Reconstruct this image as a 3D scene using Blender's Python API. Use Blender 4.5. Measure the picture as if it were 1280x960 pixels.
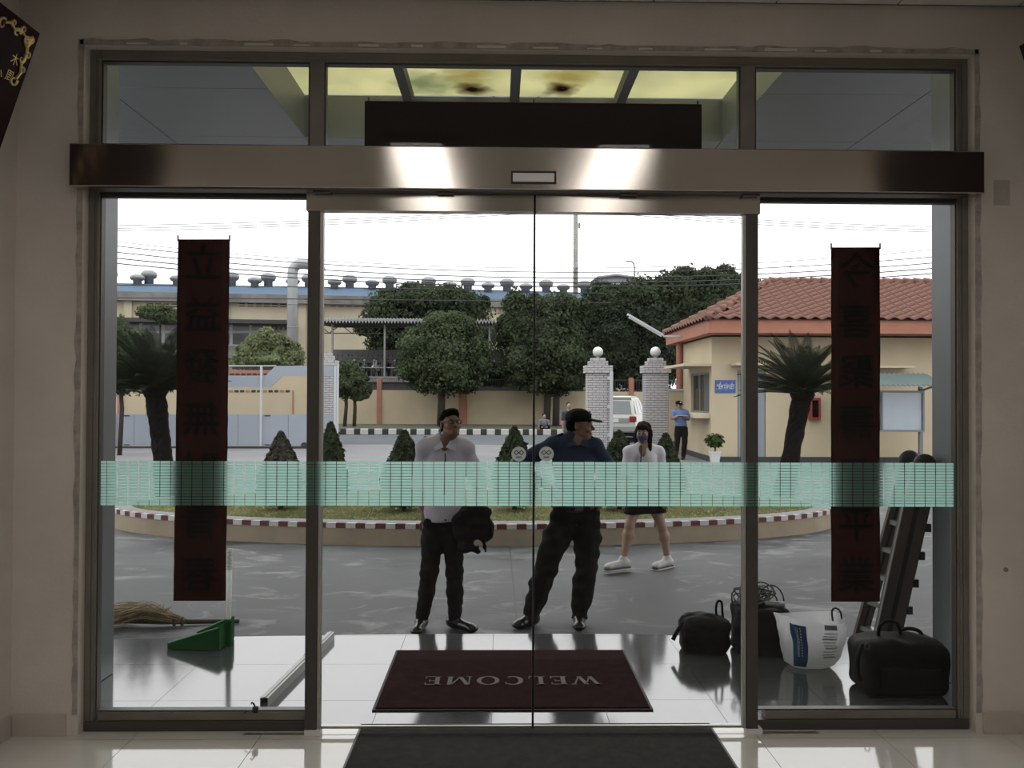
import bpy, bmesh, math, random
import numpy as np
from mathutils import Vector, Matrix, Euler
random.seed(7)
for o in list(bpy.data.objects): bpy.data.objects.remove(o)
SC = bpy.context.scene
COL = SC.collection
PI = math.pi

# ---------------------------------------------------------------- camera
F = 1030.0
CAM_Z = 1.65
YAW, PITCH, ROLL = math.radians(0.93), math.radians(0.72), math.radians(0.23)
cam_d = bpy.data.cameras.new('camera'); cam = bpy.data.objects.new('camera', cam_d); COL.objects.link(cam)
CR = (Matrix.Rotation(-YAW, 3, 'Z') @ Matrix.Rotation(PI/2 + PITCH, 3, 'X') @ Matrix.Rotation(ROLL, 3, 'Z'))
cam.matrix_world = Matrix.Translation((0, 0, CAM_Z)) @ CR.to_4x4()
cam_d.sensor_width = 36; cam_d.lens = 36*F/1280; cam_d.clip_end = 500; cam_d.clip_start = 0.02
SC.camera = cam
def P(px, py, Y=None, Z=None, X=None):
    """photo pixel -> world point on the plane Y=, Z= or X="""
    d = CR @ Vector(((px-640)/F, -(py-480)/F, -1))
    if Y is not None: t = Y/d.y
    elif Z is not None: t = (Z-CAM_Z)/d.z
    else: t = X/d.x
    return Vector((d.x*t, d.y*t, CAM_Z + d.z*t))
def Q(p):
    v = CR.transposed() @ (Vector(p) - Vector((0, 0, CAM_Z)))
    return (640 + F*v.x/-v.z, 480 - F*v.y/-v.z)

# ---------------------------------------------------------------- world: bright overcast
W = bpy.data.worlds.new('world'); SC.world = W; W.use_nodes = True
nt = W.node_tree; nt.nodes.clear()
wo = nt.nodes.new('ShaderNodeOutputWorld'); bg = nt.nodes.new('ShaderNodeBackground')
tc = nt.nodes.new('ShaderNodeTexCoord'); sp = nt.nodes.new('ShaderNodeSeparateXYZ'); rp = nt.nodes.new('ShaderNodeValToRGB')
nt.links.new(tc.outputs['Generated'], sp.inputs[0]); nt.links.new(sp.outputs['Z'], rp.inputs[0])
nt.links.new(rp.outputs[0], bg.inputs[0]); nt.links.new(bg.outputs[0], wo.inputs[0])
e = rp.color_ramp.elements
e[0].position = 0.0; e[0].color = (0.50, 0.475, 0.485, 1)
e[1].position = 1.0; e[1].color = (1.0, 1.0, 1.0, 1)
m_ = rp.color_ramp.elements.new(0.16); m_.color = (0.60, 0.585, 0.59, 1)
m_ = rp.color_ramp.elements.new(0.5); m_.color = (0.85, 0.84, 0.84, 1)
bg.inputs[1].default_value = 3.2
vs = SC.view_settings
vs.view_transform = 'Standard'; vs.look = 'None'; vs.gamma = 1; vs.exposure = 0.0; vs.use_curve_mapping = False

# ---------------------------------------------------------------- materials
MATS = {}
ALB = 1.0      # albedo calibration of the outdoor colours, set before the yard is built
def new_mat(name):
    m = bpy.data.materials.new(name); m.use_nodes = True
    return m, m.node_tree, m.node_tree.nodes['Principled BSDF']
def mat(name, col, rough=0.6, metal=0.0, var=0.0, vscale=5.0, bump=0.0, bscale=40.0, spec=0.5, ior=1.5, col2=None, stretch=None, aniso=0.0):
    """principled with optional noise variation of the colour and noise bump (object coordinates)"""
    if name in MATS: return MATS[name]
    col = tuple(x*ALB for x in col); col2 = tuple(x*ALB for x in col2) if col2 else None
    m, t, b = new_mat(name)
    b.inputs['Base Color'].default_value = (*col, 1); b.inputs['Roughness'].default_value = rough
    b.inputs['Metallic'].default_value = metal; b.inputs['IOR'].default_value = ior
    b.inputs['Specular IOR Level'].default_value = spec
    if var > 0 or bump > 0:
        c = t.nodes.new('ShaderNodeTexCoord'); mp = t.nodes.new('ShaderNodeMapping')
        t.links.new(c.outputs['Object'], mp.inputs[0])
        if stretch: mp.inputs['Scale'].default_value = stretch
    if var > 0 or col2:
        n = t.nodes.new('ShaderNodeTexNoise'); n.inputs['Scale'].default_value = vscale; n.inputs['Detail'].default_value = 6
        n.inputs['Roughness'].default_value = 0.6
        r = t.nodes.new('ShaderNodeValToRGB'); r.color_ramp.elements[0].position = 0.3; r.color_ramp.elements[1].position = 0.7
        c2 = col2 or tuple(x*(1-var) for x in col)
        c1 = col if col2 else tuple(min(1, x*(1+var*0.5)) for x in col)
        r.color_ramp.elements[0].color = (*c2, 1); r.color_ramp.elements[1].color = (*c1, 1)
        t.links.new(mp.outputs[0], n.inputs['Vector']); t.links.new(n.outputs['Fac'], r.inputs[0]); t.links.new(r.outputs[0], b.inputs['Base Color'])
    if bump > 0:
        n2 = t.nodes.new('ShaderNodeTexNoise'); n2.inputs['Scale'].default_value = bscale; n2.inputs['Detail'].default_value = 5
        bp = t.nodes.new('ShaderNodeBump'); bp.inputs['Strength'].default_value = bump; bp.inputs['Distance'].default_value = 0.02
        t.links.new(mp.outputs[0], n2.inputs['Vector']); t.links.new(n2.outputs['Fac'], bp.inputs['Height']); t.links.new(bp.outputs[0], b.inputs['Normal'])
    MATS[name] = m
    return m
def emit(name, col, s):
    if name in MATS: return MATS[name]
    m, t, b = new_mat(name)
    b.inputs['Base Color'].default_value = (0.8, 0.8, 0.8, 1)
    b.inputs['Emission Color'].default_value = (*col, 1); b.inputs['Emission Strength'].default_value = s
    MATS[name] = m; return m
def glass(name, tint=(0.95, 0.965, 0.96), f0=0.010, rough=0.0):
    if name in MATS: return MATS[name]
    m = bpy.data.materials.new(name); m.use_nodes = True; t = m.node_tree; t.nodes.clear()
    o = t.nodes.new('ShaderNodeOutputMaterial'); mx = t.nodes.new('ShaderNodeMixShader')
    tr = t.nodes.new('ShaderNodeBsdfTransparent'); tr.inputs[0].default_value = (*tint, 1)
    gl = t.nodes.new('ShaderNodeBsdfGlossy'); gl.inputs['Roughness'].default_value = rough; gl.inputs[0].default_value = (1, 1, 1, 1)
    lw = t.nodes.new('ShaderNodeLayerWeight'); lw.inputs[0].default_value = 0.5
    pw = t.nodes.new('ShaderNodeMath'); pw.operation = 'POWER'; pw.inputs[1].default_value = 5
    ml = t.nodes.new('ShaderNodeMath'); ml.operation = 'MULTIPLY_ADD'; ml.inputs[1].default_value = 1-f0; ml.inputs[2].default_value = f0
    t.links.new(lw.outputs['Facing'], pw.inputs[0]); t.links.new(pw.outputs[0], ml.inputs[0]); t.links.new(ml.outputs[0], mx.inputs[0])
    t.links.new(tr.outputs[0], mx.inputs[1]); t.links.new(gl.outputs[0], mx.inputs[2]); t.links.new(mx.outputs[0], o.inputs[0])
    MATS[name] = m; return m
def sheet(name, col, transp=0.1, transl=0.6, diff_col=None, var=0.0, vscale=3.0, col2=None):
    """thin scattering sheet: film, leaf, milky roof panel"""
    if name in MATS: return MATS[name]
    col = tuple(x*ALB for x in col); col2 = tuple(x*ALB for x in col2) if col2 else None; diff_col = tuple(x*ALB for x in diff_col) if diff_col else None
    m = bpy.data.materials.new(name); m.use_nodes = True; t = m.node_tree; t.nodes.clear()
    o = t.nodes.new('ShaderNodeOutputMaterial')
    tl = t.nodes.new('ShaderNodeBsdfTranslucent'); tl.inputs[0].default_value = (*col, 1)
    df = t.nodes.new('ShaderNodeBsdfDiffuse'); df.inputs[0].default_value = (*(diff_col or col), 1)
    a = t.nodes.new('ShaderNodeMixShader'); a.inputs[0].default_value = transl
    t.links.new(df.outputs[0], a.inputs[1]); t.links.new(tl.outputs[0], a.inputs[2])
    if var > 0:
        c = t.nodes.new('ShaderNodeTexCoord'); n = t.nodes.new('ShaderNodeTexNoise'); n.inputs['Scale'].default_value = vscale; n.inputs['Detail'].default_value = 5
        r = t.nodes.new('ShaderNodeValToRGB'); r.color_ramp.elements[0].position = 0.35; r.color_ramp.elements[1].position = 0.65
        r.color_ramp.elements[0].color = (*(col2 or tuple(x*(1-var) for x in col)), 1); r.color_ramp.elements[1].color = (*col, 1)
        t.links.new(c.outputs['Object'], n.inputs['Vector']); t.links.new(n.outputs['Fac'], r.inputs[0])
        t.links.new(r.outputs[0], tl.inputs[0])
        if not diff_col: t.links.new(r.outputs[0], df.inputs[0])
    last = a
    if transp > 0:
        tr = t.nodes.new('ShaderNodeBsdfTransparent'); tr.inputs[0].default_value = (*[min(1, 0.3+x*0.7) for x in col], 1)
        b = t.nodes.new('ShaderNodeMixShader'); b.inputs[0].default_value = transp
        t.links.new(a.outputs[0], b.inputs[1]); t.links.new(tr.outputs[0], b.inputs[2]); last = b
    t.links.new(last.outputs[0], o.inputs[0])
    MATS[name] = m; return m

# ---------------------------------------------------------------- objects
def link(o, parent=None):
    COL.objects.link(o)
    if parent is not None: o.parent = parent
    return o
def tag(o, label=None, cat=None, group=None, kind=None):
    if label: o['label'] = label
    if cat: o['category'] = cat
    if group: o['group'] = group
    if kind: o['kind'] = kind
    return o
def thing(name, label, cat, loc=(0, 0, 0), rz=0.0, group=None, kind=None):
    o = bpy.data.objects.new(name, None); o.empty_display_size = 0.1
    link(o); o.location = loc; o.rotation_euler = (0, 0, rz)
    return tag(o, label, cat, group, kind)
def copy_tree(o, parent=None):
    c = o.copy(); link(c); c.parent = parent
    for ch in list(o.children): copy_tree(ch, c)
    return c
def mesh_obj(name, verts, faces, material, parent=None, smooth=False, loc=None):
    me = bpy.data.meshes.new(name); me.from_pydata([tuple(v) for v in verts], [], [tuple(f) for f in faces]); me.update()
    if material: me.materials.append(material)
    if smooth: me.polygons.foreach_set('use_smooth', [True]*len(me.polygons))
    o = bpy.data.objects.new(name, me); link(o, parent)
    if loc is not None: o.location = loc
    return o
def inst(name, src, parent, loc=(0, 0, 0), rot=(0, 0, 0), scale=(1, 1, 1), material=None):
    """another object on the same mesh data"""
    o = bpy.data.objects.new(name, src.data); link(o, parent); o.location = loc; o.rotation_euler = rot; o.scale = scale
    return o
class MB:
    def __init__(s): s.v = []; s.f = []
    def add(s, vs, fs):
        n = len(s.v); s.v += [Vector(v) for v in vs]; s.f += [tuple(i+n for i in f) for f in fs]; return s
    def box(s, x0, x1, y0, y1, z0, z1):
        vs = [(x, y, z) for z in (z0, z1) for y in (y0, y1) for x in (x0, x1)]
        return s.add(vs, [(0, 2, 3, 1), (4, 5, 7, 6), (0, 1, 5, 4), (2, 6, 7, 3), (0, 4, 6, 2), (1, 3, 7, 5)])
    def obox(s, c, size, M=None):
        hx, hy, hz = [d/2 for d in size]; M = M or Matrix.Identity(3); c = Vector(c)
        vs = [c + M @ Vector((x, y, z)) for z in (-hz, hz) for y in (-hy, hy) for x in (-hx, hx)]
        return s.add(vs, [(0, 2, 3, 1), (4, 5, 7, 6), (0, 1, 5, 4), (2, 6, 7, 3), (0, 4, 6, 2), (1, 3, 7, 5)])
    def bevbox(s, x0, x1, y0, y1, z0, z1, b):
        bm = bmesh.new(); bmesh.ops.create_cube(bm, size=1)
        for v in bm.verts: v.co = Vector(((x0+x1)/2+v.co.x*(x1-x0), (y0+y1)/2+v.co.y*(y1-y0), (z0+z1)/2+v.co.z*(z1-z0)))
        bmesh.ops.bevel(bm, geom=bm.edges[:], offset=b, segments=2, affect='EDGES', profile=0.5)
        bm.verts.index_update()
        s.add([v.co.copy() for v in bm.verts], [[v.index for v in f.verts] for f in bm.faces]); bm.free(); return s
    def bar(s, a, b, w, d=None, up=(0, 0, 1)):
        """rectangular bar from a to b"""
        a, b = Vector(a), Vector(b); d = d or w; z = (b-a).normalized(); u = Vector(up)
        if abs(z.dot(u)) > 0.98: u = Vector((0, 1, 0))
        x = u.cross(z).normalized(); y = z.cross(x)
        vs = [p + x*sx*w/2 + y*sy*d/2 for p in (a, b) for sy in (-1, 1) for sx in (-1, 1)]
        return s.add(vs, [(0, 2, 3, 1), (4, 5, 7, 6), (0, 1, 5, 4), (2, 6, 7, 3), (0, 4, 6, 2), (1, 3, 7, 5)])
    def tube(s, path, r, n=8, cap=True, closed=False):
        path = [Vector(p) for p in path]; rs = r if isinstance(r, (list, tuple)) else [r]*len(path)
        m = len(path); vs = []; fs = []; prev = None
        for i, p in enumerate(path):
            if closed: t = (path[(i+1) % m]-path[i-1]).normalized()
            else: t = (path[min(i+1, m-1)]-path[max(i-1, 0)]).normalized()
            if prev is None:
                u = Vector((0, 0, 1)) if abs(t.z) < 0.9 else Vector((1, 0, 0)); x = u.cross(t).normalized()
            else:
                x = (prev - t*prev.dot(t)).normalized()
            prev = x; y = t.cross(x)
            vs += [p + (x*math.cos(2*PI*k/n)+y*math.sin(2*PI*k/n))*rs[i] for k in range(n)]
        for i in range(m if closed else m-1):
            j = (i+1) % m
            for k in range(n): fs.append((i*n+k, i*n+(k+1) % n, j*n+(k+1) % n, j*n+k))
        if cap and not closed: fs += [tuple(range(n))[::-1], tuple((m-1)*n+k for k in range(n))]
        return s.add(vs, fs)
    def lathe(s, prof, n=16, c=(0, 0, 0), M=None):
        """profile of (r, z) about the local z axis"""
        M = M or Matrix.Identity(3); c = Vector(c); vs = []; fs = []
        for r, z in prof: vs += [c + M @ Vector((r*math.cos(2*PI*k/n), r*math.sin(2*PI*k/n), z)) for k in range(n)]
        for i in range(len(prof)-1):
            for k in range(n): fs.append((i*n+k, i*n+(k+1) % n, (i+1)*n+(k+1) % n, (i+1)*n+k))
        if prof[0][0] > 1e-5: fs.append(tuple(range(n))[::-1])
        if prof[-1][0] > 1e-5: fs.append(tuple((len(prof)-1)*n+k for k in range(n)))
        return s.add(vs, fs)
    def prism(s, poly, a, b):
        """polygon given as 3D points, extruded from offset a to offset b (vectors)"""
        n = len(poly); a = Vector(a); b = Vector(b)
        vs = [Vector(p)+a for p in poly] + [Vector(p)+b for p in poly]
        return s.add(vs, [tuple(range(n))[::-1], tuple(range(n, 2*n))] + [(k, (k+1) % n, n+(k+1) % n, n+k) for k in range(n)])
    def sphere(s, c, r, n=12, m=8):
        r = r if isinstance(r, (tuple, list)) else (r, r, r); c = Vector(c); vs = [c+Vector((0, 0, -r[2]))]; fs = []
        for i in range(1, m):
            a = PI*i/m
            vs += [c+Vector((r[0]*math.sin(a)*math.cos(2*PI*k/n), r[1]*math.sin(a)*math.sin(2*PI*k/n), -r[2]*math.cos(a))) for k in range(n)]
        vs.append(c+Vector((0, 0, r[2]))); L = len(vs)-1
        for k in range(n):
            fs.append((0, 1+(k+1) % n, 1+k)); fs.append((L, L-n+k, L-n+(k+1) % n))
        for i in range(m-2):
            for k in range(n): fs.append((1+i*n+k, 1+i*n+(k+1) % n, 1+(i+1)*n+(k+1) % n, 1+(i+1)*n+k))
        return s.add(vs, fs)
    def build(s, name, material, parent=None, smooth=False, loc=None):
        o = mesh_obj(name, s.v, s.f, material, parent, smooth, loc)
        bm = bmesh.new(); bm.from_mesh(o.data); bmesh.ops.recalc_face_normals(bm, faces=bm.faces); bm.to_mesh(o.data); bm.free()
        return o
def arc_smooth(o, deg=35):
    me = o.data; me.polygons.foreach_set('use_smooth', [True]*len(me.polygons))
    try: me.set_sharp_from_angle(angle=math.radians(deg))
    except Exception: pass
    return o
def struct(o): o['kind'] = 'structure'; return o
def text_obj(name, body, size, material, parent, loc, rot, align='CENTER', extrude=0.0, mirror=False, sx=1.0, bold=0.0, spacing=1.0, fat=0.0):
    cu = bpy.data.curves.new(name, 'FONT'); cu.body = body; cu.size = size; cu.align_x = align; cu.align_y = 'CENTER'
    cu.extrude = extrude; cu.offset = bold; cu.space_character = spacing; cu.resolution_u = 3
    tmp = bpy.data.objects.new('tmp_text', cu); COL.objects.link(tmp)
    dg = bpy.context.evaluated_depsgraph_get(); me = bpy.data.meshes.new_from_object(tmp.evaluated_get(dg))
    bpy.data.objects.remove(tmp); bpy.data.curves.remove(cu)
    if fat > 0:      # thicken the strokes with shifted copies inside the same glyph mesh
        V = [v.co.copy() for v in me.vertices]; Fc = [tuple(p.vertices) for p in me.polygons]; q = MB()
        for k, (dx_, dy_) in enumerate(((-1, 0), (1, 0), (0, -1), (0, 1), (0, 0))): q.add([v+Vector((dx_*fat, dy_*fat, k*0.0003)) for v in V], Fc)
        me = bpy.data.meshes.new(name); me.from_pydata([tuple(v) for v in q.v], [], q.f); me.update()
    me.materials.clear(); me.materials.append(material)
    o = bpy.data.objects.new(name, me); link(o, parent); o.location = loc; o.rotation_euler = rot
    o.scale = (-sx if mirror else sx, 1, 1)
    return o

# ---------------------------------------------------------------- soft shapes: distance field -> surface net
def rotm(ax, ay, az): return np.array(Euler((ax, ay, az)).to_matrix())
def cap(a, b, ra, rb=None, k=0.02): return ('cap', np.array(a, float), np.array(b, float), ra, ra if rb is None else rb, k)
def ell(c, r, R=None, k=0.02): return ('ell', np.array(c, float), np.array(r, float), R, k)
def rbox(c, h, r=0.02, R=None, k=0.02): return ('box', np.array(c, float), np.array(h, float), r, R, k)
def cut(prim): return ('cut', prim)
def plane(n, c): return ('plane', np.array(n, float), c)
def _sdf(pr, X):
    t = pr[0]
    if t == 'cap':
        _, a, b, ra, rb, k = pr; ba = b-a; h = np.clip(((X-a) @ ba)/max(1e-9, ba @ ba), 0, 1)
        return np.linalg.norm(X-a-h[..., None]*ba, axis=-1)-(ra+(rb-ra)*h)
    if t == 'ell':
        _, c, r, R, k = pr; q = X-c
        if R is not None: q = q @ R
        k0 = np.linalg.norm(q/r, axis=-1); k1 = np.linalg.norm(q/(r*r), axis=-1)+1e-9
        return k0*(k0-1)/k1
    if t == 'box':
        _, c, h, rr, R, k = pr; q = X-c
        if R is not None: q = q @ R
        q = np.abs(q)-(h-rr)
        return np.linalg.norm(np.maximum(q, 0), axis=-1)+np.minimum(q.max(axis=-1), 0)-rr
def _bounds(pr):
    t = pr[0]
    if t == 'cap':
        r = max(pr[3], pr[4]); return np.minimum(pr[1], pr[2])-r, np.maximum(pr[1], pr[2])+r
    h = pr[2]; 
    R = pr[3] if t == 'ell' else pr[4]
    if R is not None: h = np.abs(R) @ h if t == 'box' else np.sqrt((R*R) @ (h*h))
    return pr[1]-h, pr[1]+h
def soft(prims, res, noise=None):
    pos = [p for p in prims if p[0] in ('cap', 'ell', 'box')]
    bs = [_bounds(p) for p in pos]
    lo = np.min([b[0] for b in bs], axis=0)-3*res; hi = np.max([b[1] for b in bs], axis=0)+3*res
    n = np.ceil((hi-lo)/res).astype(int)+1
    D = np.full(n, 0.5, np.float32)
    ax = [lo[i]+res*np.arange(n[i]) for i in range(3)]
    def block(b, m):
        i0 = np.clip(np.floor((b[0]-m-lo)/res).astype(int), 0, n-1); i1 = np.clip(np.ceil((b[1]+m-lo)/res).astype(int)+1, 1, n)
        G = np.stack(np.meshgrid(*[ax[i][i0[i]:i1[i]] for i in range(3)], indexing='ij'), -1)
        return tuple(slice(i0[i], i1[i]) for i in range(3)), G
    for p in prims:
        if p[0] == 'plane':
            G0 = ax[0][:, None, None]*p[1][0]+ax[1][None, :, None]*p[1][1]+ax[2][None, None, :]*p[1][2]-p[2]
            D = np.maximum(D, G0.astype(np.float32)); continue
        q = p[1] if p[0] == 'cut' else p
        k = q[-1]; sl, G = block(_bounds(q), k+2*res); d = _sdf(q, G); old = D[sl]
        if p[0] == 'cut':
            h = np.maximum(k-np.abs(old+d), 0)/k; D[sl] = np.maximum(old, -d)+h*h*k/4
        else:
            h = np.maximum(k-np.abs(old-d), 0)/k; D[sl] = np.minimum(old, d)-h*h*k/4
    if noise is not None:
        G = np.stack(np.meshgrid(*ax, indexing='ij'), -1); D = D+noise(G).astype(np.float32)
    return surface_net(D, lo, res)
def surface_net(D, lo, res):
    S = D < 0
    c = np.zeros([k-1 for k in D.shape], int)
    for i in (0, 1):
        for j in (0, 1):
            for k in (0, 1): c += S[i:S.shape[0]-1+i, j:S.shape[1]-1+j, k:S.shape[2]-1+k]
    act = (c > 0) & (c < 8); idx = np.argwhere(act); ids = -np.ones(act.shape, int); ids[act] = np.arange(len(idx))
    acc = np.zeros((len(idx), 3)); cnt = np.zeros(len(idx))
    corners = [(i, j, k) for i in (0, 1) for j in (0, 1) for k in (0, 1)]
    for a in corners:
        for axn in range(3):
            if a[axn]: continue
            b = list(a); b[axn] = 1
            ia = idx+np.array(a); ib = idx+np.array(b)
            da = D[ia[:, 0], ia[:, 1], ia[:, 2]]; db = D[ib[:, 0], ib[:, 1], ib[:, 2]]
            m = (da < 0) != (db < 0); t = np.where(m, da/np.where(da-db == 0, 1, da-db), 0)
            pt = ia.astype(float); pt[:, axn] += t
            acc[m] += pt[m]; cnt[m] += 1
    V = lo+res*acc/np.maximum(cnt, 1)[:, None]
    Fs = []
    for axn in range(3):
        u, v = (axn+1) % 3, (axn+2) % 3
        s0 = [slice(None)]*3; s1 = [slice(None)]*3; s0[axn] = slice(0, -1); s1[axn] = slice(1, None)
        A = S[tuple(s0)]; B = S[tuple(s1)]
        e = np.argwhere(A != B); e = e[(e[:, u] > 0) & (e[:, v] > 0) & (e[:, u] < D.shape[u]-1) & (e[:, v] < D.shape[v]-1)]
        if not len(e): continue
        def cell(du, dv):
            q = e.copy(); q[:, u] -= du; q[:, v] -= dv; return ids[q[:, 0], q[:, 1], q[:, 2]]
        quad = np.stack([cell(1, 1), cell(0, 1), cell(0, 0), cell(1, 0)], 1)
        flip = ~A[e[:, 0], e[:, 1], e[:, 2]]
        quad[flip] = quad[flip][:, ::-1]; Fs.append(quad)
    return V, np.concatenate(Fs)
def soft_obj(name, prims, res, material, parent=None, noise=None, loc=None):
    V, Fq = soft(prims, res, noise)
    me = bpy.data.meshes.new(name)
    me.vertices.add(len(V)); me.vertices.foreach_set('co', V.astype(np.float32).ravel())
    me.loops.add(len(Fq)*4); me.loops.foreach_set('vertex_index', Fq.astype(np.int32).ravel())
    me.polygons.add(len(Fq)); me.polygons.foreach_set('loop_start', np.arange(0, len(Fq)*4, 4, dtype=np.int32))
    me.update(calc_edges=True); me.validate()
    me.polygons.foreach_set('use_smooth', np.ones(len(Fq), bool)); me.materials.append(material)
    o = bpy.data.objects.new(name, me); link(o, parent)
    if loc is not None: o.location = loc
    return o
def wob(amp, freq, seed=0):
    rs = np.random.RandomState(seed); ks = rs.normal(size=(6, 3))*freq; ph = rs.rand(6)*6.28
    def f(G): return amp*sum(np.sin(G @ ks[i]+ph[i]) for i in range(6))/2.5
    return f
LAMP = 5.0
# ================================================================ the lobby
GZ, PZ = -0.15, -0.012          # yard level, porch level
YW, YF, YS, YD, YH = 4.02, 4.075, 4.108, 4.03, 3.93   # wall face, frame face, fixed glass, sliding glass, operator face
XL, XR, CEIL, YB = -2.34, 2.64, 3.57, -6.0
M_wall = mat('wall_paint', (0.62, 0.58, 0.53), 0.75, var=0.10, vscale=2.2, bump=0.12, bscale=60)
M_ceil = mat('ceiling_board', (0.62, 0.60, 0.57), 0.8, var=0.06, bump=0.05)
M_tile = mat('lobby_tile', (0.66, 0.64, 0.61), 0.06, var=0.05, vscale=3, spec=1.0, ior=1.6)
M_grout = mat('grout', (0.20, 0.19, 0.18), 0.8)
M_base = mat('skirting_tile', (0.50, 0.45, 0.40), 0.3, var=0.1)
M_frame = mat('door_frame_paint', (0.20, 0.185, 0.16), 0.45, metal=0.35, var=0.15, vscale=6, bump=0.03)
M_framed = mat('door_frame_dark', (0.07, 0.065, 0.06), 0.4, metal=0.3)
M_dark = mat('dark_gap', (0.012, 0.012, 0.012), 0.6)
M_glass = glass('pane_glass')
M_plaster = mat('rough_plaster', (0.40, 0.36, 0.32), 0.9, var=0.35, vscale=14, bump=0.5, bscale=30)
M_chip = mat('plaster_chip', (0.62, 0.60, 0.57), 0.9)

# opening in the front wall
a = P(101, 500, Y=YW); b = P(1219, 500, Y=YW); t = P(640, 62, Y=YW)
OX0, OX1, OZ1 = a.x, b.x, t.z
m = MB()
m.box(XL-0.2, OX0, YW, YW+0.13, GZ, CEIL+0.6); m.box(OX1, XR+0.2, YW, YW+0.13, GZ, CEIL+0.6); m.box(OX0, OX1, YW, YW+0.13, OZ1, CEIL+0.6)
struct(m.build('wall_front', M_wall))
struct(MB().box(XL-0.2, XL, YB, YW, GZ, CEIL).build('wall_left', M_wall))
struct(MB().box(XR, XR+0.2, YB, YW, GZ, CEIL).build('wall_right', M_wall))
struct(MB().box(XL-0.2, XR+0.2, YB-0.2, YB, GZ, CEIL).build('wall_back', mat('reflection_dimming_finish', (0.07, 0.045, 0.032), 0.6, var=0.3, vscale=3, stretch=(6, 1, 0.5))))  # unseen wall; dark grained finish invented to dim its reflection in the glass
fl = struct(MB().box(XL-0.2, XR+0.2, YB-0.2, YW+0.13, GZ, -0.006).build('floor', M_grout))
cl = struct(MB().box(XL-0.2, XR+0.2, YB-0.2, YW, CEIL+0.012, CEIL+0.15).build('ceiling', M_dark))
# ceiling boards with thin dark joints, floor tiles with thin grout joints
TS = 0.6
def grid(x0, x1, y0, y1, ox, oy, s, g):
    out = []
    i = math.floor((x0-ox)/s)
    while ox+i*s < x1:
        j = math.floor((y0-oy)/s)
        while oy+j*s < y1:
            a0, a1 = max(x0, ox+i*s+g), min(x1, ox+(i+1)*s-g); b0, b1 = max(y0, oy+j*s+g), min(y1, oy+(j+1)*s-g)
            if a1-a0 > 0.02 and b1-b0 > 0.02: out.append((a0, a1, b0, b1))
            j += 1
        i += 1
    return out
for a0, a1, b0, b1 in grid(XL, XR, YB, YW, 0.06, 3.97, TS, 0.0015)+grid(OX0, OX1, YW, YW+0.13, 0.06, 3.97, TS, 0.0015):
    MB().box(a0, a1, b0, b1, -0.02, 0).build('floor_tile', M_tile, fl)
for a0, a1, b0, b1 in grid(XL, XR, YB, YW-0.01, 0.15, 3.99, 0.6, 0.004):
    MB().box(a0, a1, b0, b1, CEIL, CEIL+0.02).build('ceiling_board', M_ceil, cl)
# skirting tiles
def skirting(name, along, fixed, lo, hi, side):
    root = None
    k = 0; s = lo
    o = thing(name, None, None, (0, 0, 0), kind='structure')
    while s < hi-0.01:
        e2 = min(hi, s+0.3)
        q = MB()
        if along == 'y': q.bevbox(min(fixed, fixed+side*0.012), max(fixed, fixed+side*0.012), s+0.001, e2-0.001, 0.0, 0.105, 0.002)
        else: q.bevbox(s+0.001, e2-0.001, fixed-0.012, fixed, 0.0, 0.105, 0.002)
        q.build('skirting_tile', M_base, o); s = e2
    return o
skirting('baseboard_left', 'y', XL, YB, YW-0.012, 1)
skirting('baseboard_right', 'y', XR, YB, YW-0.012, -1)
skirting('baseboard_front', 'x', YW, XL+0.012, OX0-0.05, 1)
skirting('baseboard_front_2', 'x', YW, OX1+0.03, XR-0.012, 1)
# rough plaster margin round the opening
m = MB()
def wavy(p0, p1, w, n=40, horizontal=False):
    pts = []
    for i in range(n+1):
        f_ = i/n; q = Vector(p0).lerp(Vector(p1), f_); pts.append((q, w*(0.75+0.5*random.random())))
    vs = []; 
    for q, ww in pts:
        d = Vector((0, 0, ww)) if horizontal else Vector((ww, 0, 0))
        vs += [q, q+d, q+Vector((0, -0.006, 0)), q+d+Vector((0, -0.006, 0))]
    fs = []
    for i in range(n):
        k = i*4; fs += [(k+2, k+3, k+7, k+6), (k+1, k+5, k+7, k+3), (k, k+2, k+6, k+4)]
    m.add(vs, fs)
wavy((OX0-0.001, YW, 0.1), (OX0-0.001, YW, OZ1+0.025), -0.026); wavy((OX1+0.001, YW, 0.1), (OX1+0.001, YW, OZ1+0.025), 0.026)
wavy((OX0-0.02, YW, OZ1+0.001), (OX1+0.02, YW, OZ1+0.001), 0.028, 70, True)
struct(m.build('trim_1', M_plaster))
m = MB()
for k in range(14):
    x = OX0+0.15+(OX1-OX0-0.4)*k/14+random.uniform(0, 0.06); w = random.uniform(0.03, 0.16)
    m.box(x, x+w, YW-0.0105, YW-0.0085, OZ1+0.003, OZ1+random.uniform(0.009, 0.017))
struct(m.build('trim_2', M_chip))

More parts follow.
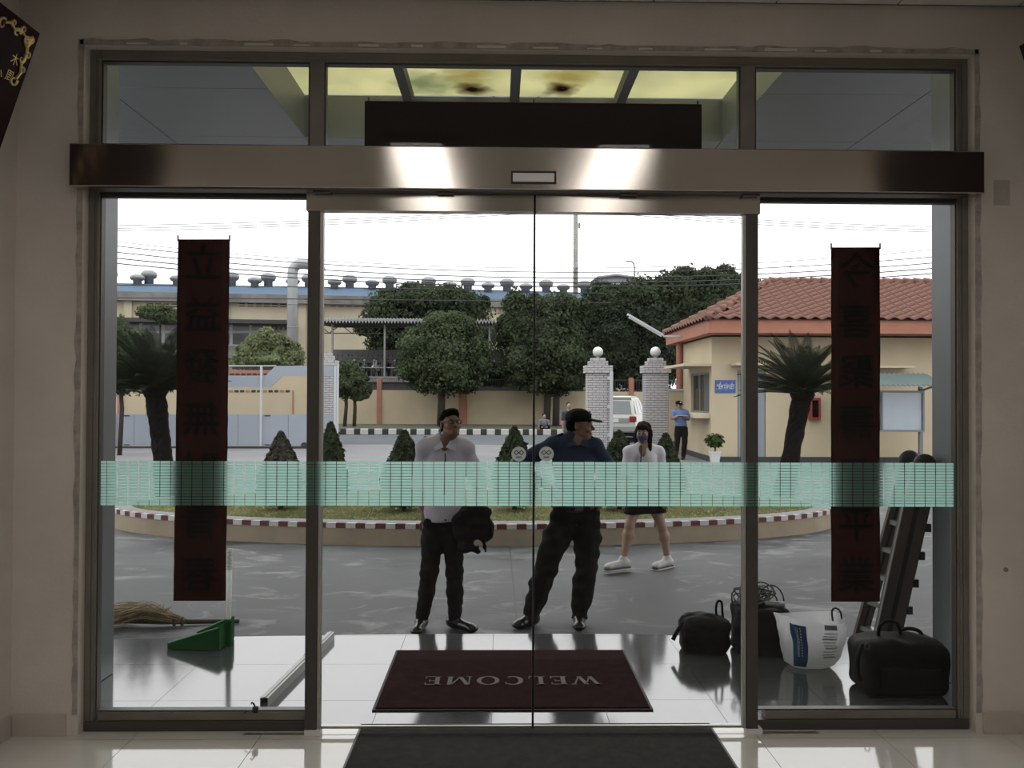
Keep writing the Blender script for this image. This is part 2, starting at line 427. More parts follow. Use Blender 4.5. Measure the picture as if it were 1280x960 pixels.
# ---- outer frame of the entrance
FX0, FX1 = P(107, 500, Y=YF).x, P(1213, 500, Y=YF).x
GX0, GX1 = P(122, 500, Y=YF).x, P(1197, 500, Y=YF).x          # clear glass limits of the sidelights
ZT0, ZT1 = P(660, 185, Y=YF).z, P(660, 80, Y=YF).z            # transom glass
ZS0, ZS1 = P(300, 890, Y=YF).z, P(660, 248, Y=YF).z           # sidelight glass
fr = thing('trim_3', None, None, (0, 0, 0), kind='structure')
dpt = 0.07
MB().bevbox(OX0, GX0, YF, YF+dpt, 0, OZ1, 0.003).build('frame_post', M_frame, fr)
MB().bevbox(GX1, OX1, YF, YF+dpt, 0, OZ1, 0.003).build('frame_post', M_frame, fr)
MB().bevbox(GX0, GX1, YF, YF+dpt, ZT1, OZ1, 0.003).build('frame_head', M_frame, fr)
MB().box(GX0, GX1, YF+0.001, YF+dpt-0.001, ZS1, ZT0).build('frame_crossbar', M_framed, fr)
# thin raised beads on the posts
for x in (OX0+0.028, OX0+0.045, OX1-0.028, OX1-0.045):
    MB().box(x-0.004, x+0.004, YF-0.006, YF+0.002, 0.02, OZ1-0.03).build('frame_bead', M_frame, fr)
MB().box(OX0+0.03, OX1-0.03, YF-0.006, YF+0.002, OZ1-0.035, OZ1-0.028).build('frame_bead', M_frame, fr)
# transoms
TM = [(P(387, 130, Y=YF).x, P(405, 130, Y=YF).x), (P(926, 130, Y=YF).x, P(944, 130, Y=YF).x)]
for i, (x0, x1) in enumerate(TM):
    MB().bevbox(x0, x1, YF, YF+dpt, ZT0, ZT1+0.01, 0.003).build('frame_mullion', M_frame, fr)
def window(name, x0, x1, z0, z1, bead=0.012):
    w = thing(name, None, None, ((x0+x1)/2, YS, z0), kind='structure')
    c = Vector(((x0+x1)/2, YS, z0))
    q = MB(); y0, y1 = YF+0.010-YS, YF+0.05-YS; hx = (x1-x0)/2; h = z1-z0
    q.box(-hx, -hx+bead, y0, y1, 0, h); q.box(hx-bead, hx, y0, y1, 0, h); q.box(-hx+bead, hx-bead, y0, y1, 0, bead); q.box(-hx+bead, hx-bead, y0, y1, h-bead, h)
    q.build('window_frame', M_framed, w)
    MB().box(-hx+0.003, hx-0.003, -0.004, 0.004, 0.003, h-0.003).build('pane', M_glass, w)
    return w
window('window_1', GX0, TM[0][0], ZT0, ZT1, 0.008)
window('window_2', TM[0][1], TM[1][0], ZT0, ZT1, 0.008)
window('window_3', TM[1][1], GX1, ZT0, ZT1, 0.008)
SX0, SX1 = P(388, 600, Y=YF).x, P(942, 600, Y=YF).x            # inner ends of the sidelights
window('window_4', GX0, SX0, ZS0, ZS1, 0.006)
window('window_5', SX1, GX1, ZS0, ZS1, 0.006)
for x0, x1, n in ((OX0+0.01, SX0, 'sill'), (SX1, OX1-0.01, 'sill')):
    MB().bevbox(x0, x1, YF-0.012, YF+dpt, 0, ZS0*0.55, 0.003).build(n, M_framed, fr)
    MB().bevbox(x0+0.06, x1-0.0 if x1 < 0 else x1-0.06, YF-0.002, YF+dpt, ZS0*0.55, ZS0, 0.003).build(n, M_frame, fr)

# ---- brushed stainless operator box
def brushed(name, base, rough, an):
    m, t, b = new_mat(name); b.inputs['Base Color'].default_value = (*base, 1); b.inputs['Metallic'].default_value = 1
    b.inputs['Roughness'].default_value = rough
    c = t.nodes.new('ShaderNodeTexCoord'); mp = t.nodes.new('ShaderNodeMapping'); mp.inputs['Scale'].default_value = (0.7, 60, 200)
    n = t.nodes.new('ShaderNodeTexNoise'); n.inputs['Scale'].default_value = 3; n.inputs['Detail'].default_value = 3
    bp = t.nodes.new('ShaderNodeBump'); bp.inputs['Strength'].default_value = an; bp.inputs['Distance'].default_value = 0.002
    t.links.new(c.outputs['Object'], mp.inputs[0]); t.links.new(mp.outputs[0], n.inputs['Vector']); t.links.new(n.outputs['Fac'], bp.inputs['Height']); t.links.new(bp.outputs[0], b.inputs['Normal'])
    b.inputs['Anisotropic'].default_value = 0.92; b.inputs['Anisotropic Rotation'].default_value = 0.25
    tg = t.nodes.new('ShaderNodeTangent'); tg.direction_type = 'RADIAL'; tg.axis = 'Z'; t.links.new(tg.outputs[0], b.inputs['Tangent'])
    return m
M_steel = brushed('brushed_steel', (0.56, 0.53, 0.49), 0.155, 0.02)
HX0, HX1 = P(86, 210, Y=YH).x, P(1231, 215, Y=YH).x
HZ0, HZ1 = P(660, 237, Y=YH).z, P(660, 184, Y=YH).z
hd = thing('door_operator_box', 'long brushed stainless steel box above the glass sliding doors', 'door operator', ((HX0+HX1)/2, YH, HZ0))
hx = (HX1-HX0)/2; hh = HZ1-HZ0
MB().bevbox(-hx, hx, 0, YW-YH-0.001, 0, hh, 0.004).build('housing', M_steel, hd)
MB().box(-hx+0.09, hx-0.09, 0.01, YW-YH-0.004, -0.006, -0.001).build('under_rail', M_framed, hd)
sx = P(667, 222, Y=YH); dx = sx.x-(HX0+HX1)/2
s = MB(); w_, h_ = 0.108, 0.030
zc = sx.z-HZ0
s.box(dx-w_, dx+w_, -0.008, 0, zc+h_-0.008, zc+h_); s.box(dx-w_, dx+w_, -0.008, 0, zc-h_, zc-h_+0.008); s.box(dx-w_, dx-w_+0.008, -0.008, 0, zc-h_+0.008, zc+h_-0.008); s.box(dx+w_-0.008, dx+w_, -0.008, 0, zc-h_+0.008, zc+h_-0.008)
sn = s.build('sensor_frame', M_dark, hd)
MB().box(dx-w_+0.009, dx+w_-0.009, -0.004, 0.0, zc-h_+0.009, zc+h_-0.009).build('sensor_window', mat('sensor_white', (0.75, 0.74, 0.76), 0.25), hd)
for f_ in (-0.98, -0.42, 0.42, 0.98):
    MB().box(f_*1.06+0.02+dx-0.04, f_*1.06+0.02+dx+0.04, 0.03, 0.06, -0.014, -0.006).build('hanger_bracket', M_framed, hd)

# ---- the two sliding leaves
def leaf(name, x0, x1, outer):
    zt1, zt0 = P(660, 240, Y=YD).z, P(660, 267, Y=YD).z
    o = thing(name, None, None, ((x0+x1)/2, YD, 0.0), kind='structure'); hx = (x1-x0)/2; zb = 0.028
    MB().bevbox(-hx-(0.008 if outer < 0 else -0.003), hx+(0.008 if outer > 0 else -0.003), -0.03, 0.025, zt0, HZ0-0.005, 0.003).build('top_rail', M_steel2, o)
    sw = 0.056; s0 = -hx if outer < 0 else hx-sw
    MB().bevbox(s0, s0+sw, -0.022, 0.022, zb, zt0, 0.002).build('stile', M_framed, o)
    e0 = s0+sw if outer < 0 else s0-0.018
    MB().bevbox(e0, e0+0.018, -0.014, 0.016, zb, zt0, 0.002).build('glazing_bead', M_alu, o)
    g0, g1 = (e0+0.018, hx-0.004) if outer < 0 else (-hx+0.004, e0)
    MB().box(g0, g1, -0.005, 0.005, zb, zt0).build('pane', M_glass, o)
    c0 = hx-0.004 if outer < 0 else -hx-0.004
    MB().box(c0, c0+0.008, -0.009, 0.009, zb, HZ0-0.007).build('edge_seal', M_seal, o)
    MB().box(g0, g1, -0.008, 0.008, zb, zb+0.012).build('bottom_edge', M_alu, o)
    MB().box(s0, s0+sw+0.02, -0.028, 0.028, 0.001, zb).build('floor_guide', mat('guide_white', (0.7, 0.7, 0.68), 0.5), o)
    return o
M_steel2 = brushed('brushed_steel_rail', (0.50, 0.47, 0.43), 0.19, 0.02)
M_alu = mat('aluminium', (0.42, 0.42, 0.40), 0.38, metal=0.8)
M_seal = mat('edge_seal', (0.10, 0.10, 0.10), 0.3)
LX0, LXC, LX1 = P(384, 600, Y=YD).x, P(667, 600, Y=YD).x, P(946, 600, Y=YD).x
leaf('door_1', LX0, LXC-0.001, -1); leaf('door_2', LXC+0.001, LX1, 1)
# floor track
struct(MB().box(LX0-0.3, LX1+0.3, YD-0.012, YD+0.012, -0.004, 0.0015).build('trim_4', M_alu))

# ---- green frosted film band, a grid of small cells with clear gaps
M_film = sheet('frosted_mint_film', (0.64, 1.0, 0.93), transp=0.015, transl=0.86, diff_col=(0.40, 0.62, 0.53))
def film(label, x0, x1, y, extra=None):
    z1 = P(660, 577.5, Y=y).z; z0 = P(660, 632.5, Y=y).z
    pitch = 0.0522; rows = 15; g = 0.0017; gh = 0.0011; rh = (z1-z0)/rows
    vs = []; fs = []
    k = math.floor(x0/pitch)
    while k*pitch < x1:
        a0, a1 = max(x0, k*pitch+g), min(x1, (k+1)*pitch-g)
        if a1-a0 > 0.004:
            for r in range(rows):
                n = len(vs); b0, b1 = z0+r*rh+gh, z0+(r+1)*rh-gh
                if r == 0: b0 = z0
                if r == rows-1: b1 = z1
                vs += [(a0, y, b0), (a1, y, b0), (a1, y, b1), (a0, y, b1)]; fs.append((n, n+1, n+2, n+3))
        k += 1
    o = mesh_obj('window_film', vs, fs, M_film)
    return tag(o, label, 'window film', 'mint film bands across the glass')
film('mint green frosted film band on the sidelight beside the dustpan', GX0+0.002, LX0-0.004, YS-0.0055)
film('mint green frosted film band on the sliding leaf before the pale-shirted man', LX0+0.002, LXC-0.006, YD-0.0235)
film('mint green frosted film band on the sliding leaf before the masked woman', LXC+0.006, LX1-0.002, YD-0.0235)
film('mint green frosted film band on the sidelight beside the ladder', LX1+0.004, GX1-0.002, YS-0.0055)

# ---- round warning stickers on the leaves
M_stk = sheet('sticker_grey', (0.75, 0.78, 0.76), transp=0.1, transl=0.6, diff_col=(0.5, 0.5, 0.5))
M_stkd = mat('sticker_ink', (0.03, 0.035, 0.035), 0.6)
for k, (px, who) in enumerate(((648.5, 'left of'), (683, 'right of'))):
    c = P(px, 567.5, Y=YD-0.007)
    st = thing('door_sticker', 'round grey sticker with a looped emblem on the door leaf, %s the centre gap' % who, 'sticker', c, group='round stickers on the sliding doors')
    MB().lathe([(0.036, 0.0), (0.036, 0.0012)], 32, (0, 0, 0), Matrix.Rotation(PI/2, 3, 'X')).build('disc', M_stk, st)
    q = MB()
    for sx_ in (-1, 1):
        pts = [Vector((sx_*0.012+0.0125*math.cos(a_)*(1.0 if abs(math.cos(a_)) > .2 else 1), -0.0022, 0.007+0.0105*math.sin(a_))) for a_ in [2*PI*i/4 for i in range(4)]]
        pp = []
        for i in range(4):
            for j in range(5): pp.append(pts[i].lerp(pts[(i+1) % 4], j/5))
        q.tube(pp, 0.0023, 6, closed=True)
    q.box(-0.015, 0.015, -0.0026, -0.0014, -0.016, -0.012)
    q.box(-0.011, 0.011, -0.0026, -0.0014, -0.021, -0.0185)
    q.build('emblem', M_stkd, st)

# ---- lobby lamps (their reflections show on the steel box)
M_lamp = emit('lamp_diffuser', (1.0, 0.93, 0.87), LAMP)
M_white = mat('white_enamel', (0.75, 0.75, 0.74), 0.4)
lamps = []
for i, (x, y, desc) in enumerate([(sx_, sy_, 0) for sx_ in (-0.62, 0.93) for sy_ in (1.1, -1.0, -3.1)]):
    L = thing('ceiling_light', 'flat rectangular white lobby ceiling lamp', 'lamp', (x, y, CEIL), group='lobby ceiling lamps')
    MB().bevbox(-0.24, 0.24, -1.04, 1.04, -0.06, -0.001, 0.01).build('lamp_body', M_white, L)
    MB().box(-0.19, 0.19, -1.02, 1.02, -0.068, -0.061).build('diffuser', M_lamp, L)

# ---- wall marks
c = P(1252, 241, Y=YW)
tag(MB().bevbox(c.x-0.04, c.x+0.04, YW-0.003, YW, c.z-0.062, c.z+0.062, 0.001).build('wall_patch', mat('patch_grey', (0.40, 0.37, 0.32), 0.8, var=0.1, vscale=30)), 'small blank rectangular patch on the wall beside the steel box end', 'wall patch')
c = P(1257, 712, Y=YW)
tag(MB().lathe([(0.011, 0), (0.010, 0.006), (0.004, 0.009), (0.0, 0.009)], 12, (c.x, YW, c.z), Matrix.Rotation(PI/2, 3, 'X')).build('wall_plug', mat('plug', (0.22, 0.19, 0.17), 0.6)), 'small round plug in the wall beside the ladder sidelight', 'wall plug')

# ---- leaning lacquer plaques
M_lacq = mat('maroon_lacquer', (0.020, 0.006, 0.007), 0.6, spec=0.15, var=0.3)
M_gold = mat('gold_relief', (0.62, 0.47, 0.20), 0.4, metal=0.8)
def plaque(side, yfar, ztop, label):
    tx = P(50, 42, Y=yfar) if side < 0 else P(1274, 58, Y=yfar)
    wallx = XL if side < 0 else XR
    top = Vector((tx.x, yfar, tx.z)); bot = Vector((wallx-side*0.022, yfar, tx.z-0.79))
    H = (top-bot).length; Wd = 1.15
    zax = (top-bot).normalized(); yax = Vector((0, 1, 0)); xax = yax.cross(zax).normalized()
    if xax.x*(-side) < 0: xax = -xax
    # local frame: u along -Y (toward the viewer's side), v up the board, n out of the board
    u = Vector((0, -1, 0)); n = xax
    r = thing('plaque', label, 'plaque', top, group=None)
    T = Matrix((u, zax, n)).transposed()
    def L(a, b_, c_): return T @ Vector((a, b_-H, c_))
    def slab(m, a0, a1, b0, b1, c0, c1):
        vs = [L(a, b_, c_) for c_ in (c0, c1) for b_ in (b0, b1) for a in (a0, a1)]
        m.add(vs, [(0, 2, 3, 1), (4, 5, 7, 6), (0, 1, 5, 4), (2, 6, 7, 3), (0, 4, 6, 2), (1, 3, 7, 5)])
    q = MB(); slab(q, 0, Wd, 0, H, -0.02, 0); q.build('board', M_lacq, r)
    def scroll(cx, cy, fx, fy):
        q = MB()
        def curl(x, y, r0, turns, start, n_=22, hand=1, th=0.006):
            pts = []
            for i in range(n_+1):
                f_ = i/n_; rr = r0*(1-0.75*f_); an = start+hand*turns*2*PI*f_
                pts.append((x+rr*math.cos(an), y+rr*math.sin(an)))
            q.tube([L(cx+fx*p[0], cy+fy*p[1], 0.004) for p in pts], [th*(1-0.5*i/n_) for i in range(n_+1)], 6)
        def stem(pts, th=0.007):
            q.tube([L(cx+fx*p[0], cy+fy*p[1], 0.003) for p in pts], th, 6)
        for sw in (0, 1):
            def S(p): return (p[0], p[1]) if sw == 0 else (p[1], p[0])
            base = [(0.03, 0.03), (0.07, 0.045), (0.11, 0.03), (0.15, 0.045), (0.19, 0.03), (0.225, 0.045)]
            stem([S(p) for p in base])
            for (x, y, r0, st, hd_) in ((0.06, 0.055, 0.024, 3.4, 1), (0.10, 0.022, 0.018, 1.0, -1), (0.135, 0.052, 0.024, 3.4, 1), (0.17, 0.024, 0.016, 1.0, -1), (0.235, 0.058, 0.026, 4.4, 1)):
                xx, yy = S((x, y)); curl(xx, yy, r0, 0.9, st if sw == 0 else PI/2-st, hand=hd_ if sw == 0 else -hd_)
        curl(0.035, 0.035, 0.022, 1.2, 0); curl(0.062, 0.062, 0.02, 1.1, 2)
        q.build('corner_scroll', M_gold, r)
    scroll(0.012, H-0.012, 1, -1); scroll(0.012, 0.012, 1, 1); scroll(Wd-0.012, H-0.012, -1, -1); scroll(Wd-0.012, 0.012, -1, 1)
    return r, L, H, Wd, T
rp_, L_, H_, W_, T_ = plaque(-1, 3.70, 3.2, 'dark maroon lacquer plaque with gold corner scrolls leaning from the wall beside the transom')
def plaque_text(body, size, u_, v_, spacing):
    for i, ch in enumerate(body):
        o = text_obj('gold_character', ch, size, M_gold, rp_, L_(u_, v_-i*spacing, 0.002), (0, 0, 0))
        ux = T_ @ Vector((-1, 0, 0)); vx = T_ @ Vector((0, 1, 0)); nx = ux.cross(vx)
        o.rotation_euler = Matrix((ux, vx, nx)).transposed().to_euler()
plaque_text('木周', 0.055, 0.10, H_-0.17, 0.075)
plaque_text('公司開張', 0.06, 0.17, H_-0.27, 0.085)
plaque_text('金玉', 0.085, 0.26, H_-0.24, 0.12)
plaque(1, 3.70, 3.2, 'dark maroon lacquer plaque leaning from the wall above the ladder sidelight')

# ---- black entrance mat inside the door
pts = [P(451, 906, Z=0.0), P(887, 905, Z=0.0)]
mx0, mx1, my1 = pts[0].x, pts[1].x, (pts[0].y+pts[1].y)/2
mt = thing('entrance_mat', 'plain black rubber-edged mat lying inside the sliding doors', 'mat', ((mx0+mx1)/2, my1, 0))
hw = (mx1-mx0)/2
MB().bevbox(-hw+0.012, hw-0.012, -1.2, -0.012, 0.0, 0.010, 0.003).build('pile', mat('mat_black', (0.030, 0.029, 0.026), 0.95, var=0.4, vscale=18, bump=0.6, bscale=400), mt)
M_rub = mat('mat_rubber_edge', (0.035, 0.035, 0.033), 0.45)
q = MB(); q.bevbox(-hw, hw, -0.012, 0, 0.0, 0.006, 0.002); q.bevbox(-hw, -hw+0.012, -1.2, -0.012, 0, 0.006, 0.002); q.bevbox(hw-0.012, hw, -1.2, -0.012, 0, 0.006, 0.002)
q.build('border', M_rub, mt)
# ---- small black door lock on the sidelight sill
c = P(319, 886, Y=YF-0.01)
lk = thing('door_bolt', 'small black bolt with a wire loop on the sidelight sill near the aluminium bar', 'door bolt', (c.x, YF+0.01, ZS0))
MB().bevbox(-0.012, 0.014, -0.03, -0.008, 0.002, 0.03, 0.004).build('bolt_body', M_dark, lk)
MB().tube([(0, -0.02, 0.028), (-0.008, -0.02, 0.045), (-0.016, -0.02, 0.05), (-0.02, -0.02, 0.042)], 0.004, 6).build('lever', M_dark, lk)
MB().tube([(-0.01, -0.022, 0.006), (-0.03, -0.03, 0.012), (-0.045, -0.02, 0.006), (-0.05, -0.03, 0.002)], 0.0025, 6).build('wire', M_dark, lk)

# ================================================================ porch and canopy
M_ptile = mat('porch_granite', (0.085, 0.088, 0.092), 0.10, var=0.25, vscale=4, spec=1.0, ior=1.85, bump=0.012, bscale=4)
def porch_edge(x): return 5.74-0.016*(x-0.15)**2
pf = MB()
n = 24; xs = [-3.6+7.5*i/n for i in range(n+1)]
pf.prism([(xs[0], YW+0.135, 0)]+[(x, porch_edge(x), 0) for x in xs]+[(xs[-1], YW+0.135, 0)], (0, 0, GZ-0.3), (0, 0, PZ-0.006))
pfo = struct(pf.build('porch_floor', mat('porch_concrete', (0.16, 0.16, 0.16), 0.8)))
def clip_poly(a0, a1, b0, b1):
    if b0 >= min(porch_edge(a0), porch_edge(a1)): return None
    if b1 <= min(porch_edge(a0), porch_edge(a1)): return [(a0, b0), (a1, b0), (a1, b1), (a0, b1)]
    top = [(a0+(a1-a0)*i/4, min(b1, porch_edge(a0+(a1-a0)*i/4))) for i in range(5)]
    return [(a0, b0), (a1, b0)]+top[::-1]
for a0, a1, b0, b1 in grid(-3.6, 3.9, YW+0.135, 6.2, -0.03, 4.50, 0.6, 0.0012):
    pl = clip_poly(a0, a1, b0, b1)
    if pl: MB().prism([(x, y, 0) for x, y in pl], (0, 0, PZ-0.02), (0, 0, PZ)).build('porch_tile', M_ptile, pfo)
# grey clad piers on both sides of the entrance
M_clad = mat('grey_cladding', (0.17, 0.18, 0.20), 0.35, metal=0.2, var=0.08)
PXL, PXR = -2.30, 2.60
PXL = P(142, 840, Y=4.95).x; PXR = P(1165, 600, Y=4.95).x
for nm, x, s in (('pier_left', PXL, -1), ('pier_right', PXR, 1)):
    o = thing(nm, None, None, (x, 4.16, PZ), kind='structure')
    for (y0, y1) in ((0.0, 0.505), (0.515, 0.79)):
        q = MB().bevbox(min(0, s*1.2), max(0, s*1.2), y0, y1, 0.002, 4.2-PZ, 0.004); q.build('cladding_panel', M_clad, o)
    MB().box(min(s*0.006, s*1.1), max(s*0.006, s*1.1), 0.42, 0.57, 0.001, 4.19-PZ).build('joint', M_dark, o)
# canopy: soffit panels round a skylight
CZ, SZ = 4.20, 4.62
KX0, KX1, KY0, KY1 = -1.94, 2.23, 4.75, 8.20
CX0, CX1, CY0, CY1 = -6.4, 6.7, YW+0.30, 9.0
M_soff = mat('soffit_panel', (0.19, 0.20, 0.21), 0.4, var=0.06)
M_soffd = mat('soffit_joint', (0.05, 0.05, 0.05), 0.7)
cn = struct(thing('canopy', None, None, (0, 0, 0)))
ysp = [CY0, 5.55, 6.9, KY1+0.0, CY1]
def soffit(x0, x1, y0, y1):
    MB().bevbox(x0+0.004, x1-0.004, y0+0.004, y1-0.004, CZ, CZ+0.04, 0.003).build('soffit_panel', M_soff, cn)
for y0, y1 in zip(ysp[:-1], ysp[1:]):
    for x0, x1 in ((CX0, -4.8), (-4.8, -3.3), (-3.3, KX0), (KX1, 3.6), (3.6, 5.1), (5.1, CX1)): soffit(x0, x1, y0, y1)
for x0, x1 in ((KX0, -0.9), (-0.9, 0.145), (0.145, 1.19), (1.19, KX1)):
    soffit(x0, x1, KY1, CY1); soffit(x0, x1, CY0, KY0)
q = MB()
q.box(CX0, KX0-0.02, CY0, CY1, CZ+0.045, CZ+0.09); q.box(KX1+0.02, CX1, CY0, CY1, CZ+0.045, CZ+0.09); q.box(KX0-0.02, KX1+0.02, KY1+0.02, CY1, CZ+0.045, CZ+0.09); q.box(KX0-0.02, KX1+0.02, CY0, KY0-0.02, CZ+0.045, CZ+0.09)
q.build('soffit_back', M_soffd, cn)
MB().box(KX0-0.03, KX0, KY0, KY1, CZ+0.002, SZ).build('skylight_side', M_soff, cn); MB().box(KX1, KX1+0.03, KY0, KY1, CZ+0.002, SZ).build('skylight_side', M_soff, cn)
MB().box(KX0, KX1, KY1, KY1+0.03, CZ+0.002, SZ).build('skylight_side', M_soff, cn); MB().box(KX0, KX1, KY0-0.03, KY0, CZ+0.002, SZ).build('skylight_side', M_soff, cn)
M_sky = sheet('skylight_sheet', (0.62, 0.60, 0.42), transp=0.0, transl=0.8, var=0.25, vscale=1.3, col2=(0.50, 0.49, 0.35))
M_beam = mat('skylight_beam', (0.10, 0.10, 0.10), 0.6)
bx_ = [KX0-0.02, -0.9, 0.145, 1.19, KX1+0.02]
for x0, x1 in zip(bx_[:-1], bx_[1:]):
    MB().box(x0+0.002, x1-0.002, KY0-0.03, KY1+0.03, SZ+0.02, SZ+0.026).build('skylight_panel', M_sky, cn)
for x in bx_[1:-1]:
    MB().box(x-0.045, x+0.045, KY0, KY1, SZ-0.10, SZ+0.018).build('skylight_beam', M_beam, cn)
def stain_skylight(m, spots):
    t = m.node_tree; c = t.nodes.new('ShaderNodeTexCoord'); prev = None
    tl = [n for n in t.nodes if n.type == 'BSDF_TRANSLUCENT'][0]; df = [n for n in t.nodes if n.type == 'BSDF_DIFFUSE'][0]
    src = tl.inputs[0].links[0].from_socket
    nz = t.nodes.new('ShaderNodeTexNoise'); nz.inputs['Scale'].default_value = 6; nz.inputs['Detail'].default_value = 4; t.links.new(c.outputs['Object'], nz.inputs['Vector'])
    for (x, y, rad, col) in spots:
        d = t.nodes.new('ShaderNodeVectorMath'); d.operation = 'SUBTRACT'; d.inputs[1].default_value = (x, y, SZ+0.02); t.links.new(c.outputs['Object'], d.inputs[0])
        L = t.nodes.new('ShaderNodeVectorMath'); L.operation = 'LENGTH'; t.links.new(d.outputs[0], L.inputs[0])
        ad = t.nodes.new('ShaderNodeMath'); ad.operation = 'MULTIPLY_ADD'; ad.inputs[1].default_value = rad*1.2; t.links.new(nz.outputs['Fac'], ad.inputs[0]); t.links.new(L.outputs['Value'], ad.inputs[2])
        mr = t.nodes.new('ShaderNodeMapRange'); mr.inputs['From Min'].default_value = rad*0.7; mr.inputs['From Max'].default_value = rad*1.6; mr.inputs['To Min'].default_value = 1; mr.inputs['To Max'].default_value = 0
        t.links.new(ad.outputs[0], mr.inputs[0])
        mx = t.nodes.new('ShaderNodeMix'); mx.data_type = 'RGBA'; mx.inputs['B'].default_value = (*col, 1); t.links.new(mr.outputs[0], mx.inputs['Factor']); t.links.new(src, mx.inputs['A']); src = mx.outputs['Result']
    t.links.new(src, tl.inputs[0]); t.links.new(src, df.inputs[0])
sp_ = []
for px, sgn in ((590, 1), (703, -1)):
    c = P(px, 112, Z=SZ+0.02); sp_ += [(c.x-sgn*0.03, c.y-0.35, 0.36, (0.42, 0.38, 0.20)), (c.x, c.y, 0.20, (0.10, 0.055, 0.015))]
c = P(530, 105, Z=SZ+0.02); sp_.append((c.x, c.y, 0.35, (0.33, 0.36, 0.24)))
stain_skylight(M_sky, sp_)
M_rust = mat('rust_debris', (0.10, 0.06, 0.02), 0.9, var=0.5, vscale=20)
M_grime = mat('grime', (0.22, 0.20, 0.10), 0.9)
def blot(c, r, material, seed, n=20):
    rs = random.Random(seed); q = MB(); 
    ring = [(r*(0.7+0.5*rs.random())*math.cos(2*PI*i/n), r*(0.6+0.4*rs.random())*math.sin(2*PI*i/n)) for i in range(n)]
    q.prism([(c[0]+x, c[1]+y, 0) for x, y in ring], (0, 0, SZ+0.0272), (0, 0, SZ+0.036)); return q.build('leaf_litter', material, cn)
for px in (590, 703):
    c = P(px, 114, Z=SZ); blot((c.x, c.y), 0.06, M_rust, px)
# steel tie rods under the skylight
for (p0, p1) in (((590, 90), (622, 126)), ((700, 95), (668, 126))):
    a_ = P(*p0, Z=SZ+0.08); b_ = P(*p1, Z=SZ+0.08)
    MB().tube([a_, b_], 0.012, 6).build('tie_rod', M_beam, cn)
q = MB()
q.box(CX0-0.05, CX1+0.05, CY1, CY1+0.06, CZ-0.02, CZ+0.75); q.box(CX0-0.05, CX0, CY0, CY1, CZ-0.02, CZ+0.75); q.box(CX1, CX1+0.05, CY0, CY1, CZ-0.02, CZ+0.75)
q.build('fascia', M_clad, cn)
for x in (CX0+0.3, CX1-0.3):
    MB().lathe([(0.16, GZ), (0.16, CZ)], 20, (x, CY1-0.35, 0)).build('canopy_column', M_clad, cn)

# ---- banners hung on the outside of the glass
M_red = mat('red_banner_cloth', (0.032, 0.007, 0.006), 0.9, spec=0.1, var=0.15, vscale=8)
M_red2 = mat('maroon_banner_board', (0.014, 0.005, 0.005), 0.8, var=0.2, vscale=6)
M_ink = mat('banner_ink', (0.004, 0.003, 0.003), 0.95, spec=0.05)
M_wire = mat('thin_wire', (0.03, 0.03, 0.03), 0.5)
def hbanner(px0, px1, py0, py1, y, chars, label):
    tl, tr_, br, bl = [P(*p, Y=y) for p in ((px0[0], py0), (px1[0], py0), (px1[1], py1), (px0[1], py1))]
    r = thing('couplet_banner', label, 'banner', tl.lerp(tr_, 0.5), group='vertical couplet banners')
    o0 = tl.lerp(tr_, 0.5); N = 28; vs = []; fs = []
    rs = random.Random(px0[0])
    for i in range(N+1):
        f_ = i/N; a_ = tl.lerp(bl, f_); b_ = tr_.lerp(br, f_)
        for j in range(7):
            q = a_.lerp(b_, j/6)+Vector((rs.uniform(-0.0012, 0.0012) if j in (0, 6) else 0, 0.002*math.sin(f_*9+px0[0])+0.001*math.sin(j+f_*20), 0))
            vs.append(q-o0)
    for i in range(N):
        for j in range(6): fs.append((i*7+j, i*7+j+1, (i+1)*7+j+1, (i+1)*7+j))
    c = mesh_obj('cloth', vs, fs, M_red, r, True)
    sd = c.modifiers.new('thick', 'SOLIDIFY'); sd.thickness = 0.003; sd.offset = 1
    ang = math.atan2((bl-tl).x, -(bl-tl).z)
    for i, ch in enumerate(chars):
        f_ = (i+0.52)/len(chars); q = tl.lerp(bl, f_).lerp(tr_.lerp(br, f_), 0.5)-o0
        text_obj('character', ch, 0.19, M_ink, r, q+Vector((0, -0.0105, 0)), (PI/2, 0, 0), mirror=True, fat=0.003)
        if i: MB().box(-0.118, 0.118, -0.0085, -0.0075, -0.001, 0.001).build('fold_line', M_ink, r, loc=tl.lerp(bl, i/len(chars)).lerp(tr_.lerp(br, i/len(chars)), 0.5)-o0)
    for s_ in (tl, tr_):
        MB().box(-0.003, 0.003, -0.003, 0.003, -0.01, 0.02).build('hook', M_wire, r, loc=s_-o0)
    return r
hbanner((222.5, 217), (287, 282), 299, 751, YS+0.02, '立益發無財青春', 'dark red vertical couplet banner with brushed characters behind the glass near the dustpan')
hbanner((1039, 1039), (1100, 1100), 309, 752, YS+0.02, '今喜聚壽年平業', 'dark red vertical couplet banner with brushed characters behind the glass near the ladder')
bb = [P(456, 126, Y=YS+0.03), P(877, 131, Y=YS+0.03), P(660, 186, Y=YS+0.03)]
r = thing('transom_banner', 'wide dark maroon banner board standing behind the middle transom glass', 'banner', ((bb[0].x+bb[1].x)/2, YS+0.03, bb[2].z))
hw = (bb[1].x-bb[0].x)/2; hh = (bb[0].z+bb[1].z)/2-bb[2].z
MB().box(-hw, hw, -0.004, 0.004, -0.03, hh).build('board', M_red2, r)
for x in (-hw+0.02, 0, hw-0.02): MB().box(x-0.004, x+0.004, -0.004, 0.004, hh, hh+0.018).build('hook', M_wire, r)
